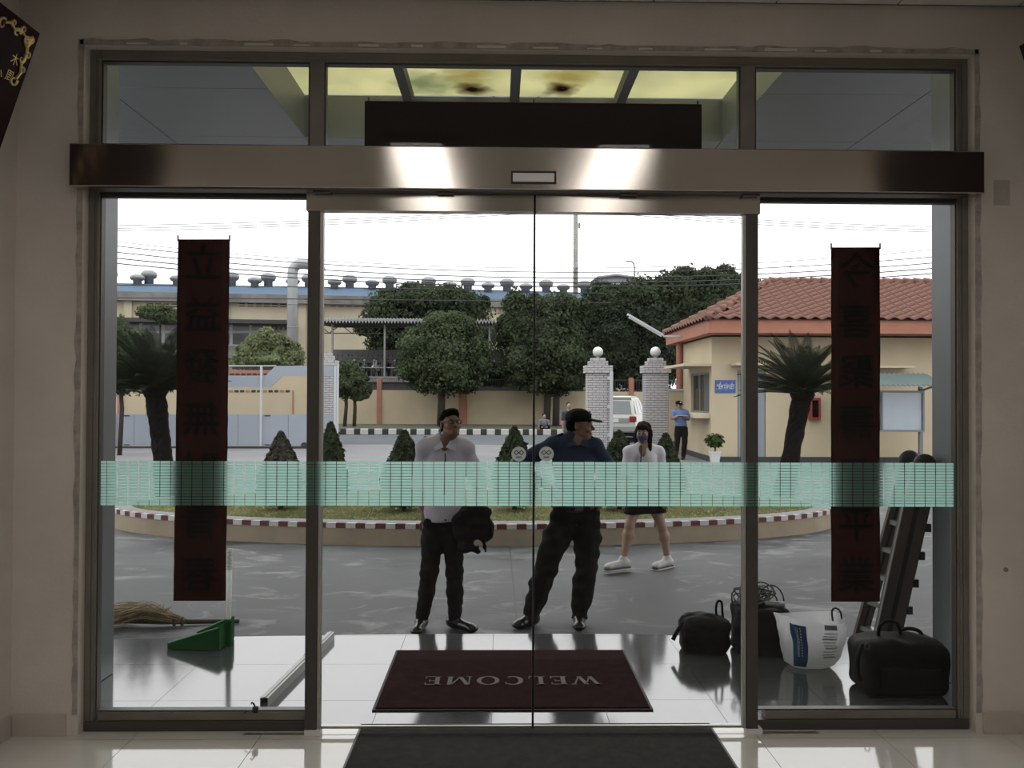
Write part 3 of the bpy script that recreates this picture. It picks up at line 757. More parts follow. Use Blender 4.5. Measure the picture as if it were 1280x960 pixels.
# ================================================================ the yard
ALB = 0.60
M_conc = mat('pale_concrete', (0.25, 0.245, 0.255), 0.85, var=0.2, vscale=0.5, spec=0.2)
def asphalt_mat():
    m, t, b = new_mat('worn_asphalt')
    c = t.nodes.new('ShaderNodeTexCoord'); mp = t.nodes.new('ShaderNodeMapping'); mp.inputs['Scale'].default_value = (0.6, 1.0, 1)
    t.links.new(c.outputs['Object'], mp.inputs[0])
    n1 = t.nodes.new('ShaderNodeTexNoise'); n1.inputs['Scale'].default_value = 1.3; n1.inputs['Detail'].default_value = 8; n1.inputs['Roughness'].default_value = 0.62; n1.inputs['Distortion'].default_value = 0.6
    n2 = t.nodes.new('ShaderNodeTexNoise'); n2.inputs['Scale'].default_value = 2.2; n2.inputs['Detail'].default_value = 7; n2.inputs['Roughness'].default_value = 0.7; n2.inputs['Distortion'].default_value = 1.2
    n3 = t.nodes.new('ShaderNodeTexNoise'); n3.inputs['Scale'].default_value = 90; n3.inputs['Detail'].default_value = 3
    for n in (n1, n2, n3): t.links.new(mp.outputs[0], n.inputs['Vector'])
    r1 = t.nodes.new('ShaderNodeValToRGB'); r1.color_ramp.elements[0].position = 0.36; r1.color_ramp.elements[1].position = 0.66
    r1.color_ramp.elements[0].color = (0.032, 0.033, 0.036, 1); r1.color_ramp.elements[1].color = (0.098, 0.098, 0.101, 1)
    r2 = t.nodes.new('ShaderNodeValToRGB'); r2.color_ramp.elements[0].position = 0.54; r2.color_ramp.elements[1].position = 0.70
    r2.color_ramp.elements[0].color = (0, 0, 0, 1); r2.color_ramp.elements[1].color = (0.75, 0.75, 0.75, 1)
    mx = t.nodes.new('ShaderNodeMix'); mx.data_type = 'RGBA'; mx.inputs['B'].default_value = (0.24, 0.24, 0.235, 1)
    t.links.new(n1.outputs['Fac'], r1.inputs[0]); t.links.new(n2.outputs['Fac'], r2.inputs[0])
    t.links.new(r2.outputs[0], mx.inputs['Factor']); t.links.new(r1.outputs[0], mx.inputs['A']); t.links.new(mx.outputs['Result'], b.inputs['Base Color'])
    rr = t.nodes.new('ShaderNodeMapRange'); rr.inputs['From Min'].default_value = 0.35; rr.inputs['From Max'].default_value = 0.65; rr.inputs['To Min'].default_value = 0.42; rr.inputs['To Max'].default_value = 0.75
    t.links.new(n1.outputs['Fac'], rr.inputs[0]); t.links.new(rr.outputs[0], b.inputs['Roughness'])
    bp = t.nodes.new('ShaderNodeBump'); bp.inputs['Strength'].default_value = 0.35; bp.inputs['Distance'].default_value = 0.01
    t.links.new(n3.outputs['Fac'], bp.inputs['Height']); t.links.new(bp.outputs[0], b.inputs['Normal'])
    b.inputs['Specular IOR Level'].default_value = 0.22
    return m
M_asph = asphalt_mat()
M_road = mat('road_asphalt', (0.125, 0.135, 0.15), 0.9, spec=0.2, var=0.15, vscale=0.7)
M_earth = mat('verge_earth', (0.07, 0.075, 0.04), 0.9, var=0.5, vscale=1.5)
struct(MB().box(-150, 150, 3.0, 260, GZ-0.4, GZ-0.003).build('ground', M_conc))
struct(MB().box(-14, 14, YW+0.3, 14.2, GZ-0.1, GZ).build('yard_asphalt', M_asph))
struct(MB().box(-60, 60, 29.5, 36.4, GZ-0.1, GZ).build('road', M_road))
ver = struct(MB().box(-60, 60, 36.55, 46, GZ-0.1, GZ+0.12).build('verge', M_earth))
# expansion joint in the asphalt
a_ = P(637, 683, Z=GZ); b_ = P(646, 778, Z=GZ)
q = MB(); n = 14
for i in range(n):
    u0 = a_.lerp(b_, i/n); u1 = a_.lerp(b_, (i+1)/n); u0.x += random.uniform(-0.006, 0.006)
    q.box(min(u0.x, u1.x)-0.006, max(u0.x, u1.x)+0.006, u1.y, u0.y, GZ-0.02, GZ+0.002)
q.box(a_.x-0.35, a_.x, a_.y-0.01, a_.y+0.012, GZ-0.02, GZ+0.002)
q.build('pavement_joint', M_dark, bpy.data.objects['yard_asphalt'])

# ---- oval planter island
IC, IA, IB = Vector((-0.32, 11.62)), 5.02, 1.86
def isl(t_, s=0.0): return Vector((IC.x+(IA-s)*math.cos(t_), IC.y+(IB-s)*math.sin(t_)))
isd = thing('planter_island', 'oval grass island with beige rim wall and red and white kerb', 'planter', (IC.x, IC.y, GZ))
def ring(s0, s1, z0, z1, n=96):
    q = MB(); vs = []; fs = []
    for i in range(n):
        t_ = 2*PI*i/n; o_, n_ = isl(t_, s0)-IC, isl(t_, s1)-IC
        vs += [(o_.x, o_.y, z0), (o_.x, o_.y, z1), (n_.x, n_.y, z1), (n_.x, n_.y, z0)]
    for i in range(n):
        k, l = i*4, ((i+1) % n)*4
        for a in range(4): fs.append((k+a, l+a, l+(a+1) % 4, k+(a+1) % 4))
    return q.add(vs, fs)
M_rim = mat('island_wall_paint', (0.42, 0.34, 0.24), 0.8, var=0.2, vscale=3)
M_ktop = mat('kerb_concrete', (0.27, 0.27, 0.28), 0.8, var=0.2, vscale=6)
M_kr = mat('kerb_red', (0.14, 0.022, 0.022), 0.7, var=0.2, vscale=9); M_kw = mat('kerb_white', (0.66, 0.65, 0.63), 0.7, var=0.15, vscale=9)
ring(0.01, 0.20, 0, 0.205).build('rim_wall', M_rim, isd)
ring(0.045, 0.27, 0.205, 0.262).build('kerb_top', M_ktop, isd)
N = 190
per = np.cumsum([0]+[(isl(2*PI*(i+1)/4000)-isl(2*PI*i/4000)).length for i in range(4000)])
tt = [2*PI*np.searchsorted(per, per[-1]*i/N)/4000 for i in range(N+1)]
for i in range(N):
    t0, t1 = tt[i], tt[i+1]-0.0006
    q = [(isl(t0, 0.0)-IC), (isl(t1, 0.0)-IC), (isl(t1, 0.05)-IC), (isl(t0, 0.05)-IC)]
    MB().prism([(p.x, p.y, 0) for p in q], (0, 0, 0.203), (0, 0, 0.262)).build('kerb_block', M_kr if i % 2 else M_kw, isd)
q = MB(); vs = [(0, 0, 0.255)]; fs = []; n = 64
for k, (s, z) in enumerate(((0.9, 0.255), (0.5, 0.25), (0.26, 0.23))):
    vs += [(*(isl(2*PI*i/n, s if k else 1.2)-IC), z) for i in range(n)]
fs = [(0, 1+i, 1+(i+1) % n) for i in range(n)]
for k in range(2):
    for i in range(n): fs.append((1+k*n+i, 1+(k+1)*n+i, 1+(k+1)*n+(i+1) % n, 1+k*n+(i+1) % n))
q.add(vs, fs).build('lawn_soil', mat('lawn_soil', (0.22, 0.22, 0.10), 0.95, var=0.4, vscale=2), isd, True)
# leaf-card meshes
def cards(name, C, Nn, size, material, parent, aspect=0.6, rs=None, droop=0.0):
    rs = rs or np.random.RandomState(1); n = len(C)
    Nn = Nn/np.linalg.norm(Nn, axis=1, keepdims=True); r = rs.normal(size=(n, 3)); r[:, 2] -= droop
    U = np.cross(Nn, r); U /= np.linalg.norm(U, axis=1, keepdims=True)+1e-9; Vv = np.cross(Nn, U)
    s = (size*(0.6+0.8*rs.rand(n)))[:, None]
    V = np.stack([C-Vv*s*0.5, C+U*s*aspect*0.5, C+Vv*s*0.5, C-U*s*aspect*0.5], 1).reshape(-1, 3)
    me = bpy.data.meshes.new(name); me.vertices.add(4*n); me.vertices.foreach_set('co', V.astype(np.float32).ravel())
    me.loops.add(4*n); me.loops.foreach_set('vertex_index', np.arange(4*n, dtype=np.int32)); me.polygons.add(n)
    me.polygons.foreach_set('loop_start', np.arange(0, 4*n, 4, dtype=np.int32)); me.update(calc_edges=True); me.materials.append(material)
    o = bpy.data.objects.new(name, me); link(o, parent); return o
M_grass = sheet('grass_blades', (0.50, 0.48, 0.25), transp=0, transl=0.35, var=0.35, vscale=1.2, col2=(0.28, 0.31, 0.13))
rs = np.random.RandomState(3); n = 26000
th = rs.rand(n)*2*PI; rad = np.sqrt(rs.rand(n))
C = np.stack([(IA-0.28)*rad*np.cos(th), (IB-0.28)*rad*np.sin(th), 0.255+0.012*rs.rand(n)], 1)
g = cards('lawn_grass', C, np.stack([rs.normal(size=n), rs.normal(size=n), 0.25*rs.normal(size=n)], 1), 0.06, M_grass, isd, 0.25, rs)
g['kind'] = 'stuff'

# ---- conical clipped shrubs on the island
M_thuja = sheet('thuja_green', (0.115, 0.145, 0.085), transp=0, transl=0.25, var=0.4, vscale=5)
M_thuja2 = sheet('thuja_brown', (0.17, 0.16, 0.13), transp=0, transl=0.25, var=0.4, vscale=5)
M_bark = mat('bark', (0.055, 0.045, 0.038), 0.9, var=0.4, vscale=12, bump=0.6, bscale=25)
LZ = GZ+0.258
def cone_shrub(px, pytop, hw, Y, label, material, seed):
    base = P(px, 600, Y=Y); top = P(px, pytop, Y=Y); s_ = Y/F; R0 = hw*s_; H0 = top.z-LZ
    o = thing('conical_shrub', label, 'shrub', (base.x, Y, LZ), group='conical shrubs on the island')
    rs = np.random.RandomState(seed); n = 5200
    f_ = rs.rand(n)**1.25; prof = np.clip(np.interp(f_, [0, 0.1, 0.3, 0.6, 0.85, 1], [0.72, 0.95, 1.0, 0.72, 0.36, 0.05]), 0, 1)
    th = rs.rand(n)*2*PI; lump = 1+0.10*np.sin(5*th+9*f_)+0.07*np.sin(11*th-14*f_)
    rr = R0*prof*lump*(0.82+0.22*rs.rand(n)); z = 0.09+f_*(H0-0.09)
    C = np.stack([rr*np.cos(th), rr*np.sin(th), z], 1)
    Nn = np.stack([np.cos(th), np.sin(th), 0.3+0*th], 1)+0.7*rs.normal(size=(n, 3))
    fo = cards('foliage', C, Nn, 0.075, material, o, 0.5, rs); fo['kind'] = 'stuff'
    MB().lathe([(R0*0.5, 0.14), (R0*0.78, 0.3*H0), (R0*0.5, 0.6*H0), (R0*0.2, 0.85*H0), (0, 0.95*H0)], 14).build('foliage_core', material, o, True)
    MB().tube([(0, 0, -0.035), (0.01, 0, 0.09), (0, 0, 0.2)], [0.035, 0.03, 0.025], 8).build('stem', M_bark, o)
    return o
cone_shrub(351, 541, 25, 11.05, 'brownish conical shrub before the grey gate panel', M_thuja2, 1)
cone_shrub(413, 529, 20, 11.5, 'dark conical shrub beside the end post of the gate', M_thuja, 2)
cone_shrub(505, 539, 26, 10.9, 'wide dark conical shrub beside the man in the pale shirt', M_thuja, 3)
cone_shrub(531, 548, 14, 12.7, 'slim small conical shrub behind the shoulder of the pale-shirted man', M_thuja, 4)
cone_shrub(643, 535, 26, 11.0, 'dark conical shrub behind the elbow of the guard in dark uniform', M_thuja, 5)
cone_shrub(774, 540, 28, 11.0, 'dark bushy conical shrub between the guard and the masked woman', M_thuja, 6)
cone_shrub(832, 543, 22, 11.6, 'dark conical shrub behind the masked woman toward the guardhouse', M_thuja, 7)

# ---- cycads
M_frond = sheet('cycad_frond', (0.036, 0.046, 0.030), transp=0, transl=0.2)
M_cytr = mat('cycad_trunk', (0.018, 0.016, 0.015), 0.95, spec=0.05, var=0.5, vscale=20, bump=0.8, bscale=18)
def frond_mesh(L, bend, seed):
    rs = random.Random(seed); N = 34; q = MB(); pts = []
    x = z = 0.0; ang = 0.0
    for i in range(N+1):
        pts.append(Vector((x, 0, z))); a_ = -bend*(i/N)**1.3; x += math.cos(a_)*L/N; z += math.sin(a_)*L/N
    q.tube(pts[::3]+[pts[-1]], [0.012*(1-0.8*i/12) for i in range(len(pts[::3])+1)], 5)
    for i in range(3, N+1):
        f_ = i/N; ll = 0.17*math.sin(PI*min(1, 0.18+0.85*f_))**0.7+0.02; t_ = (pts[i]-pts[i-1]).normalized(); up = Vector((-t_.z, 0, t_.x))
        for s_ in (-1, 1):
            d = (t_*0.75+Vector((0, s_, 0))*0.9+up*0.38).normalized(); w = t_*0.011
            b = pts[i]; e_ = b+d*ll*rs.uniform(0.9, 1.05)-up*0.015; mid = b+d*ll*0.5+up*0.006
            q.add([b-w*0.6, b+w*0.6, mid+w, mid-w, e_], [(0, 1, 2, 3), (3, 2, 4)])
    return q
def cycad(bx, by, tx, ty, wtr, crown_r, Y, label, seed, nf=76):
    base = P(bx, 600, Y=Y); zt = P(tx, ty, Y=Y); base.z = LZ-0.03
    o = thing('cycad', label, 'cycad', base, group='cycads on the island')
    top = zt-base; H = top.z; rs = random.Random(seed); q = MB(); n = 18; M_ = 26; vs = []; fs = []
    for i in range(M_+1):
        f_ = i/M_; c = Vector((top.x*f_+0.05*math.sin(f_*3)*(-1 if tx < bx else 1)*0, 0, H*f_)); r0 = wtr*(1.0-0.12*f_+0.06*math.cos(f_*7))
        for k in range(n):
            a_ = 2*PI*k/n+(i % 2)*PI/n; rr = r0*(1+rs.uniform(-0.07, 0.10)); vs.append(c+Vector((rr*math.cos(a_), rr*math.sin(a_), 0)))
    for i in range(M_):
        for k in range(n): fs.append((i*n+k, i*n+(k+1) % n, (i+1)*n+(k+1) % n, (i+1)*n+k))
    fs.append(tuple(M_*n+k for k in range(n)))
    q.add(vs, fs).build('trunk', M_cytr, o)
    protos = []
    for k, (L, bend) in enumerate(((crown_r*1.08, 0.45), (crown_r*1.04, 0.3), (crown_r*1.0, 0.6))):
        protos.append(frond_mesh(L, bend, k+seed).build('frond', M_frond, o))
    for i in range(nf):
        p = protos[i] if i < 3 else inst('frond', protos[i % 3], o)
        layer = (i+0.5)/nf; el = math.radians(11+60*layer**1.5+rs.uniform(-6, 6)); az = i*2.39996+rs.uniform(-0.15, 0.15)
        p.location = top+Vector((0.05*math.cos(az), 0.05*math.sin(az), -0.02+0.10*layer)); p.rotation_euler = (rs.uniform(-0.2, 0.2), -el, az)
    # ring of old leaf bases hiding the crown underside
    MB().lathe([(wtr*0.95, H-0.12), (wtr*1.25, H-0.02), (wtr*0.9, H+0.12), (0, H+0.2)], 16, (top.x, 0, 0)).build('crown_heart', M_cytr, o, True)
    return o
cycad(979, 618, 1003, 492, 0.150, 0.90, 12.7, 'dark cycad with a leaning trunk in front of the guardhouse wall', 11)
cycad(209, 618, 194, 487, 0.155, 0.98, 12.7, 'dark cycad with a leaning trunk in front of the grey gate', 12, 84)

# ================================================================ sliding gate and walls beyond the yard
M_gate = mat('gate_grey_blue', (0.37, 0.41, 0.48), 0.5, var=0.06, vscale=1)
M_gatew = mat('gate_white', (0.62, 0.64, 0.67), 0.5)
M_beige = mat('beige_wall', (0.62, 0.515, 0.355), 0.85, var=0.10, vscale=0.8)
M_orange = mat('orange_paint', (0.47, 0.19, 0.12), 0.75, var=0.12, vscale=3)
M_rbr = mat('red_brick_band', (0.42, 0.20, 0.14), 0.85)
GY = 27.2
def gp(px, py, Y=GY): return P(px, py, Y=Y)
gt = thing('sliding_gate', 'long grey-blue steel sliding gate with a stepped upper panel', 'gate', (gp(260, 561).x, GY, GZ))
go = Vector((gp(260, 561).x, GY, GZ))
def gslab(name, poly, material, d=0.05, dy=0.0, parent=None, org=None, Y=GY):
    org = org or go
    pts = [P(x, y, Y=Y)-org for x, y in poly]
    return MB().prism(pts, (0, dy, 0), (0, dy+d, 0)).build(name, material, parent or gt)
xs = [60, 108, 167, 226, 297, 360, 421]
for x0, x1 in zip(xs[:-1], xs[1:]): gslab('panel', [(x0+0.5, 518), (x1, 518), (x1, 557), (x0+0.5, 557)], M_gate)
gslab('upper_panel', [(60, 470), (332, 469.5), (344, 457.5), (418, 456.5), (418, 470), (353, 470), (338, 484), (60, 484)], M_gate)
gslab('top_rail', [(60, 456.5), (345, 456.5), (345, 458), (60, 458)], M_gatew, 0.04)
gslab('bottom_beam', [(60, 558), (421, 558), (421, 561.5), (60, 561.5)], M_dark, 0.3, -0.1)
for x in (86, 145, 327, 419.5, 422.5): gslab('post', [(x-1.3, 457), (x+1.3, 457), (x+0.6, 557.5), (x-2.0, 557.5)], M_gatew, 0.05, -0.055)
for x in (158, 334): 
    for y in (519.5, 556): gslab('latch', [(x-3, y-0.6), (x+4, y-0.6), (x+4, y+0.6), (x-3, y+0.6)], M_dark, 0.02, -0.02)
for x in (120, 380):
    c = gp(x, 563)-go
    MB().lathe([(0.10, -0.04), (0.10, 0.04)], 16, (c.x, 0.02, 0.10), Matrix.Rotation(PI/2, 3, 'X')).build('roller', M_dark, gt)
# beige wall behind the gate
BY = 32.0
bw = thing('boundary_wall', 'beige boundary wall with a row of vent slots behind the grey gate', 'wall', (P(230, 540, Y=BY).x, BY, GZ)); bo = Vector((P(230, 540, Y=BY).x, BY, GZ))
def bslab(name, poly, material, d=0.2, dy=0.0): return gslab(name, poly, material, d, dy, bw, bo, BY)
bslab('wall_face', [(40, 468), (404, 468), (404, 551.5), (40, 551.5)], M_beige)
bslab('coping', [(40, 462.5), (345, 462.5), (345, 468), (40, 468)], M_rbr, 0.3, -0.04)
for i in range(11):
    x = 286+i*7.1; bslab('vent_slot', [(x, 487.6), (x+5.2, 487.6), (x+5.2, 490.4), (x, 490.4)], M_rbr if i % 3 == 0 else M_dark, 0.02, -0.012)
for i in range(7):
    x = 290+i*7.1; bslab('vent_slot', [(x, 459.3), (x+5, 459.3), (x+5, 461.6), (x, 461.6)], M_dark, 0.2, -0.012)
for i in range(8):
    x = 288+i*7.1; bslab('vent_slot', [(x, 466.7), (x+5, 466.7), (x+5, 469), (x, 469)], mat('slot_brown', (0.10, 0.04, 0.03), 0.9), 0.02, -0.06)
bslab('drain_pipe', [(365.6, 488), (367, 488), (367, 540), (365.6, 540)], M_rbr, 0.03, -0.035)
bslab('orange_post', [(148.5, 480), (152.5, 480), (152.5, 548), (148.5, 548)], M_orange, 0.1, -0.12)
# long far wall with fence
FY = 46.0
fw = thing('roadside_wall', 'long beige roadside wall with orange posts and a dark railing on top', 'wall', (P(600, 533, Y=FY).x, FY, GZ)); fo_ = Vector((P(600, 533, Y=FY).x, FY, GZ))
def fslab(name, poly, material, d=0.2, dy=0.0): return gslab(name, poly, material, d, dy, fw, fo_, FY)
fslab('wall_face', [(380, 487), (862, 490), (862, 534), (380, 534)], M_beige)
for x, w, t_ in ((474, 5.5, 472), (579, 10, 470), (684, 6, 472), (789, 6, 472)):
    fslab('post', [(x-w/2, t_+1.5), (x-w/4, t_), (x+w/4, t_), (x+w/2, t_+1.5), (x+w/2, 534), (x-w/2, 534)], M_orange, 0.35, -0.08)
M_rail = mat('railing_dark', (0.05, 0.05, 0.055), 0.6)
for y in (472.5, 485.5): fslab('rail', [(380, y), (862, y+2.5), (862, y+3.3), (380, y+0.8)], M_rail, 0.05, 0.08)
q = MB()
for i in range(150):
    x = 400+i*3.0; a_ = P(x, 473.5+(x-380)*2.5/482, Y=FY+0.1)-fo_; b_ = P(x, 487, Y=FY+0.1)-fo_
    q.box(a_.x-0.012, a_.x+0.012, 0.09, 0.115, b_.z-0.1, a_.z)
b_ = q.build('baluster', M_rail, fw); b_['kind'] = 'stuff'
# far kerb, black and white blocks
kb = thing('road_kerb', 'black and white painted kerb along the far side of the road', 'kerb', (0, 36.4, GZ)); kx = P(425, 540, Y=36.4).x; k = 0
M_kd = mat('kerb_dark', (0.035, 0.035, 0.035), 0.8, var=0.4, vscale=4)
proto = {}
while kx < P(800, 540, Y=36.4).x:
    w = 0.36 if k % 2 else 0.26
    if w not in proto: proto[w] = MB().bevbox(0, w-0.01, 0, 0.15, 0, 0.26, 0.02).build('kerb_block', M_kw if k % 2 else M_kd, kb); proto[w].location.x = kx
    else: inst('kerb_block', proto[w], kb, (kx, 0, 0))
    kx += w; k += 1

# ---- white brick gate pillars
M_brw = mat('white_brick', (0.62, 0.60, 0.61), 0.8, var=0.12, vscale=8); M_mort = mat('mortar_dark', (0.10, 0.095, 0.10), 0.9)
M_ball = mat('lamp_globe', (0.80, 0.80, 0.78), 0.35)
def brick_shell(q, hw, z0, z1, bh=0.078, bl=0.24, g=0.014, proud=0.018):
    n = max(1, round((z1-z0)/bh)); h = (z1-z0)/n
    for r in range(n):
        za, zb = z0+r*h+g/2, z0+(r+1)*h-g/2; off = (r % 2)*bl/2
        for side in range(4):
            x = -hw-off
            while x < hw:
                a_, b_ = max(-hw, x+g/2), min(hw, x+bl-g/2)
                if b_-a_ > 0.03:
                    if side == 0: q.box(a_, b_, -hw-proud, -hw, za, zb)
                    elif side == 1: q.box(-b_, -a_, hw, hw+proud, za, zb)
                    elif side == 2: q.box(-hw-proud, -hw, -b_, -a_, za, zb)
                    else: q.box(hw, hw+proud, a_, b_, za, zb)
                x += bl
def pillar(px, Y, label, ytop=447.5, ball=True, hw=0.335):
    c = P(px, 560, Y=Y); zt = P(px, ytop, Y=Y).z-GZ; o = thing('gate_pillar', label, 'pillar', (c.x, Y, GZ), group='white brick gate pillars')
    z1 = P(px, 466.5+(ytop-447.5), Y=Y).z-GZ; z2 = P(px, 457+(ytop-447.5), Y=Y).z-GZ
    MB().box(-hw, hw, -hw, hw, 0, z1).box(-hw-0.07, hw+0.07, -hw-0.07, hw+0.07, z1, z2).box(-hw+0.06, hw-0.06, -hw+0.06, hw-0.06, z2, zt-0.1).box(-hw+0.13, hw-0.13, -hw+0.13, hw-0.13, zt-0.1, zt).build('core', M_mort, o)
    q = MB(); brick_shell(q, hw, 0, z1); brick_shell(q, hw+0.07, z1, z2); brick_shell(q, hw-0.06, z2, zt-0.1); brick_shell(q, hw-0.13, zt-0.1, zt)
    b_ = q.build('brickwork', M_brw, o); b_['kind'] = 'stuff'
    if ball:
        MB().lathe([(0.07, zt), (0.05, zt+0.03), (0.05, zt+0.05)], 12).build('lamp_neck', M_brw, o)
        MB().sphere((0, 0, zt+0.19), 0.165, 20, 14).build('globe', M_ball, o, True)
    return o
pillar(747, 26.0, 'white brick gate pillar with a round globe, standing behind the guard in dark uniform')
pillar(819, 26.0, 'white brick gate pillar with a round globe, nearer to the guardhouse')
pillar(407, 29.0, 'white brick pillar behind the end post of the grey gate', 441, False, 0.30)
gpst = thing('gate_post', 'white steel post against the brick pillar beside the parked car', 'post', (P(764, 560, Y=25.48).x, 25.48, GZ))
h_ = P(763, 465, Y=25.8).z-GZ
MB().bevbox(-0.05, 0.05, -0.05, 0.05, 0, h_, 0.01).build('shaft', M_gatew, gpst)
for f_ in (0.2, 0.55, 0.9): MB().bevbox(-0.12, -0.04, -0.03, 0.03, h_*f_, h_*f_+0.1, 0.01).build('hinge', M_gatew, gpst)
# low wall between pillar and guardhouse
c0, c1 = P(832, 486, Y=25.6), P(862, 486, Y=25.6)
c0.x = P(819, 560, Y=26.0).x+0.335+0.018-0.01; c1.x = P(889.5, 500, Y=22.2).x+0.012      # from the pillar's face to the guardhouse wall
c0_top = c0.z-GZ
lw_ = thing('low_wall', 'short beige wall with white coping between brick pillar and guardhouse', 'wall', (c0.x, 25.6, GZ))
MB().box(0, c1.x-c0.x, 0, 0.2, 0, c0.z-GZ-0.06).build('wall_face', M_beige, lw_); MB().box(0, c1.x-c0.x, -0.03, 0.23, c0.z-GZ-0.06, c0.z-GZ).build('coping', M_gatew, lw_)

# ================================================================ guardhouse
GHY = 22.2; EY = 21.3
gh = thing('guardhouse', 'beige guardhouse with a red tiled hip roof and orange eaves', 'building', (P(1000, 575, Y=GHY).x, GHY, GZ)); gho = Vector(gh.location)
wx0 = P(889.5, 500, Y=GHY).x-gho.x; wx1 = 17.0-gho.x; wdep = 3.6
ze0, ze1 = P(1000, 416.5, Y=EY).z-GZ, P(1000, 400, Y=EY).z-GZ
ex0 = P(886, 405, Y=EY).x-gho.x; ex1 = wx1+0.7; ey0 = EY-GHY; ey1 = wdep+0.9
M_gw = mat('guardhouse_wall', (0.68, 0.575, 0.395), 0.85, var=0.08, vscale=1)
dx0, dx1 = P(922, 500, Y=GHY).x-gho.x, P(957, 500, Y=GHY).x-gho.x
dz = P(940, 463, Y=GHY).z-GZ
q = MB(); T = 0.2
q.box(wx0, dx0, 0, T, 0.14, ze0); q.box(dx1, wx1, 0, T, 0.14, ze0); q.box(dx0, dx1, 0, T, dz, ze0)        # front wall with the doorway
wz0, wz1 = P(880, 516, Y=GHY+1).z-GZ, P(880, 466, Y=GHY+1).z-GZ
wy0, wy1 = 0.25, 2.4
q.box(wx0, wx0+T, T, wy0, 0.14, ze0); q.box(wx0, wx0+T, wy1, wdep, 0.14, ze0); q.box(wx0, wx0+T, wy0, wy1, 0.14, wz0); q.box(wx0, wx0+T, wy0, wy1, wz1, ze0)
q.box(wx0, wx1, wdep, wdep+T, 0.14, ze0); q.box(wx1-T, wx1, T, wdep, 0.14, ze0)
q.build('wall', M_gw, gh)
M_plin = mat('dark_plinth', (0.045, 0.048, 0.055), 0.8)
MB().box(wx0-0.05, wx1+0.05, -0.06, wdep+0.05, 0, 0.14).build('plinth', M_plin, gh)
MB().box(wx0, wx1, 0.0, wdep, ze0-0.04, ze0).build('ceiling_slab', M_gw, gh)
q = MB(); q.box(ex0, ex1, ey0, ey0+0.10, ze0, ze1); q.box(ex0, ex0+0.10, ey0+0.10, ey1, ze0, ze1); q.box(ex0, ex1, ey1, ey1+0.1, ze0, ze1); q.box(ex1-0.1, ex1, ey0+0.1, ey1, ze0, ze1); q.box(ex0+0.1, ex1-0.1, ey0+0.1, ey1, ze0, ze0+0.06)
q.build('eaves_fascia', M_orange, gh)
# side service window: frame, bars, panes, counter, awning slab
M_wf = mat('window_frame_grey', (0.26, 0.27, 0.29), 0.5); M_glassd = glass('dark_pane', (0.35, 0.37, 0.38), 0.05)
wn = MB(); wn.box(wx0+0.06, wx0+0.12, wy0, wy0+0.06, wz0, wz1).box(wx0+0.06, wx0+0.12, wy1-0.06, wy1, wz0, wz1).box(wx0+0.06, wx0+0.12, wy0, wy1, wz1-0.06, wz1).box(wx0+0.06, wx0+0.12, wy0, wy1, wz0, wz0+0.05)
for f_ in (0.27, 0.62): wn.box(wx0+0.065, wx0+0.115, wy0+(wy1-wy0)*f_-0.03, wy0+(wy1-wy0)*f_+0.03, wz0, wz1)
wn = wn.build('service_window', M_wf, gh)
for f0, f1 in ((0.03, 0.25), (0.29, 0.60), (0.64, 0.97)):
    MB().box(wx0+0.085, wx0+0.095, wy0+(wy1-wy0)*f0, wy0+(wy1-wy0)*f1, wz0+0.05, wz1-0.06).build('pane', M_glassd, wn)
qg = MB()
for i in range(9): qg.box(wx0+0.03, wx0+0.045, wy0+0.1+i*0.07, wy0+0.115+i*0.07, wz0+0.05, wz1-0.05)
qg.build('grille', M_wf, wn)
MB().bevbox(wx0-0.412, wx0+0.02, wy0-0.1, wy1+0.05, wz0-0.14, wz0, 0.02).build('counter', mat('counter_cream', (0.68, 0.60, 0.44), 0.6), gh)
az = P(870, 459, Y=GHY+1).z-GZ
MB().box(wx0-0.75, wx0, wy0-0.25, wy1+0.3, az, az+0.07).build('window_hood', M_gw, gh)
q = MB(); az2 = P(1120, 460, Y=GHY-0.4).z-GZ
MB().box(dx0-0.2, dx1+0.3, -0.6, 0, dz+0.12, dz+0.18).build('door_hood', M_gw, gh)
MB().box(P(1046, 460, Y=GHY-0.5).x-gho.x, P(1143, 460, Y=GHY-0.5).x-gho.x, -0.55, 0, az2, az2+0.06).build('window_hood', M_gw, gh)
dd = MB().box(dx0+0.02, dx0+0.08, 0.02, 0.14, 0.14, dz).box(dx1-0.22, dx1-0.02, 0.02, 0.10, 0.14, dz-0.02).box(dx0+0.08, dx1-0.22, 0.02, 0.14, dz-0.08, dz-0.02).build('doorway_frame', mat('door_blue_grey', (0.30, 0.34, 0.38), 0.5), gh)
MB().box(dx0+0.08, dx1-0.22, 0.10, 0.14, 0.14, dz-0.08).build('door_leaf', mat('door_dark', (0.10, 0.105, 0.11), 0.5), dd)
# roof: hip, tiles laid one by one
ry = (ey0+ey1)/2; rz_ = P(1000, 353.5, Y=GHY+ry).z-GZ; ap0 = P(961, 354, Y=GHY+ry).x-gho.x; ap1 = ex1-(ap0-ex0)
E0, E1, E2, E3 = Vector((ex0-0.06, ey0-0.06, ze1)), Vector((ex1+0.06, ey0-0.06, ze1)), Vector((ex1+0.06, ey1+0.06, ze1)), Vector((ex0-0.06, ey1+0.06, ze1))
A0, A1 = Vector((ap0, ry, rz_)), Vector((ap1, ry, rz_))
M_rt = mat('roof_tile_red', (0.28, 0.145, 0.115), 0.85, spec=0.2, var=0.3, vscale=2.5); M_rd = mat('roof_under', (0.10, 0.045, 0.04), 0.9)
rf = MB().add([E0, E1, E2, E3, A0, A1], [(0, 1, 5, 4), (1, 2, 5), (2, 3, 4, 5), (3, 0, 4), (0, 3, 2, 1)]).build('roof', M_rd, gh)
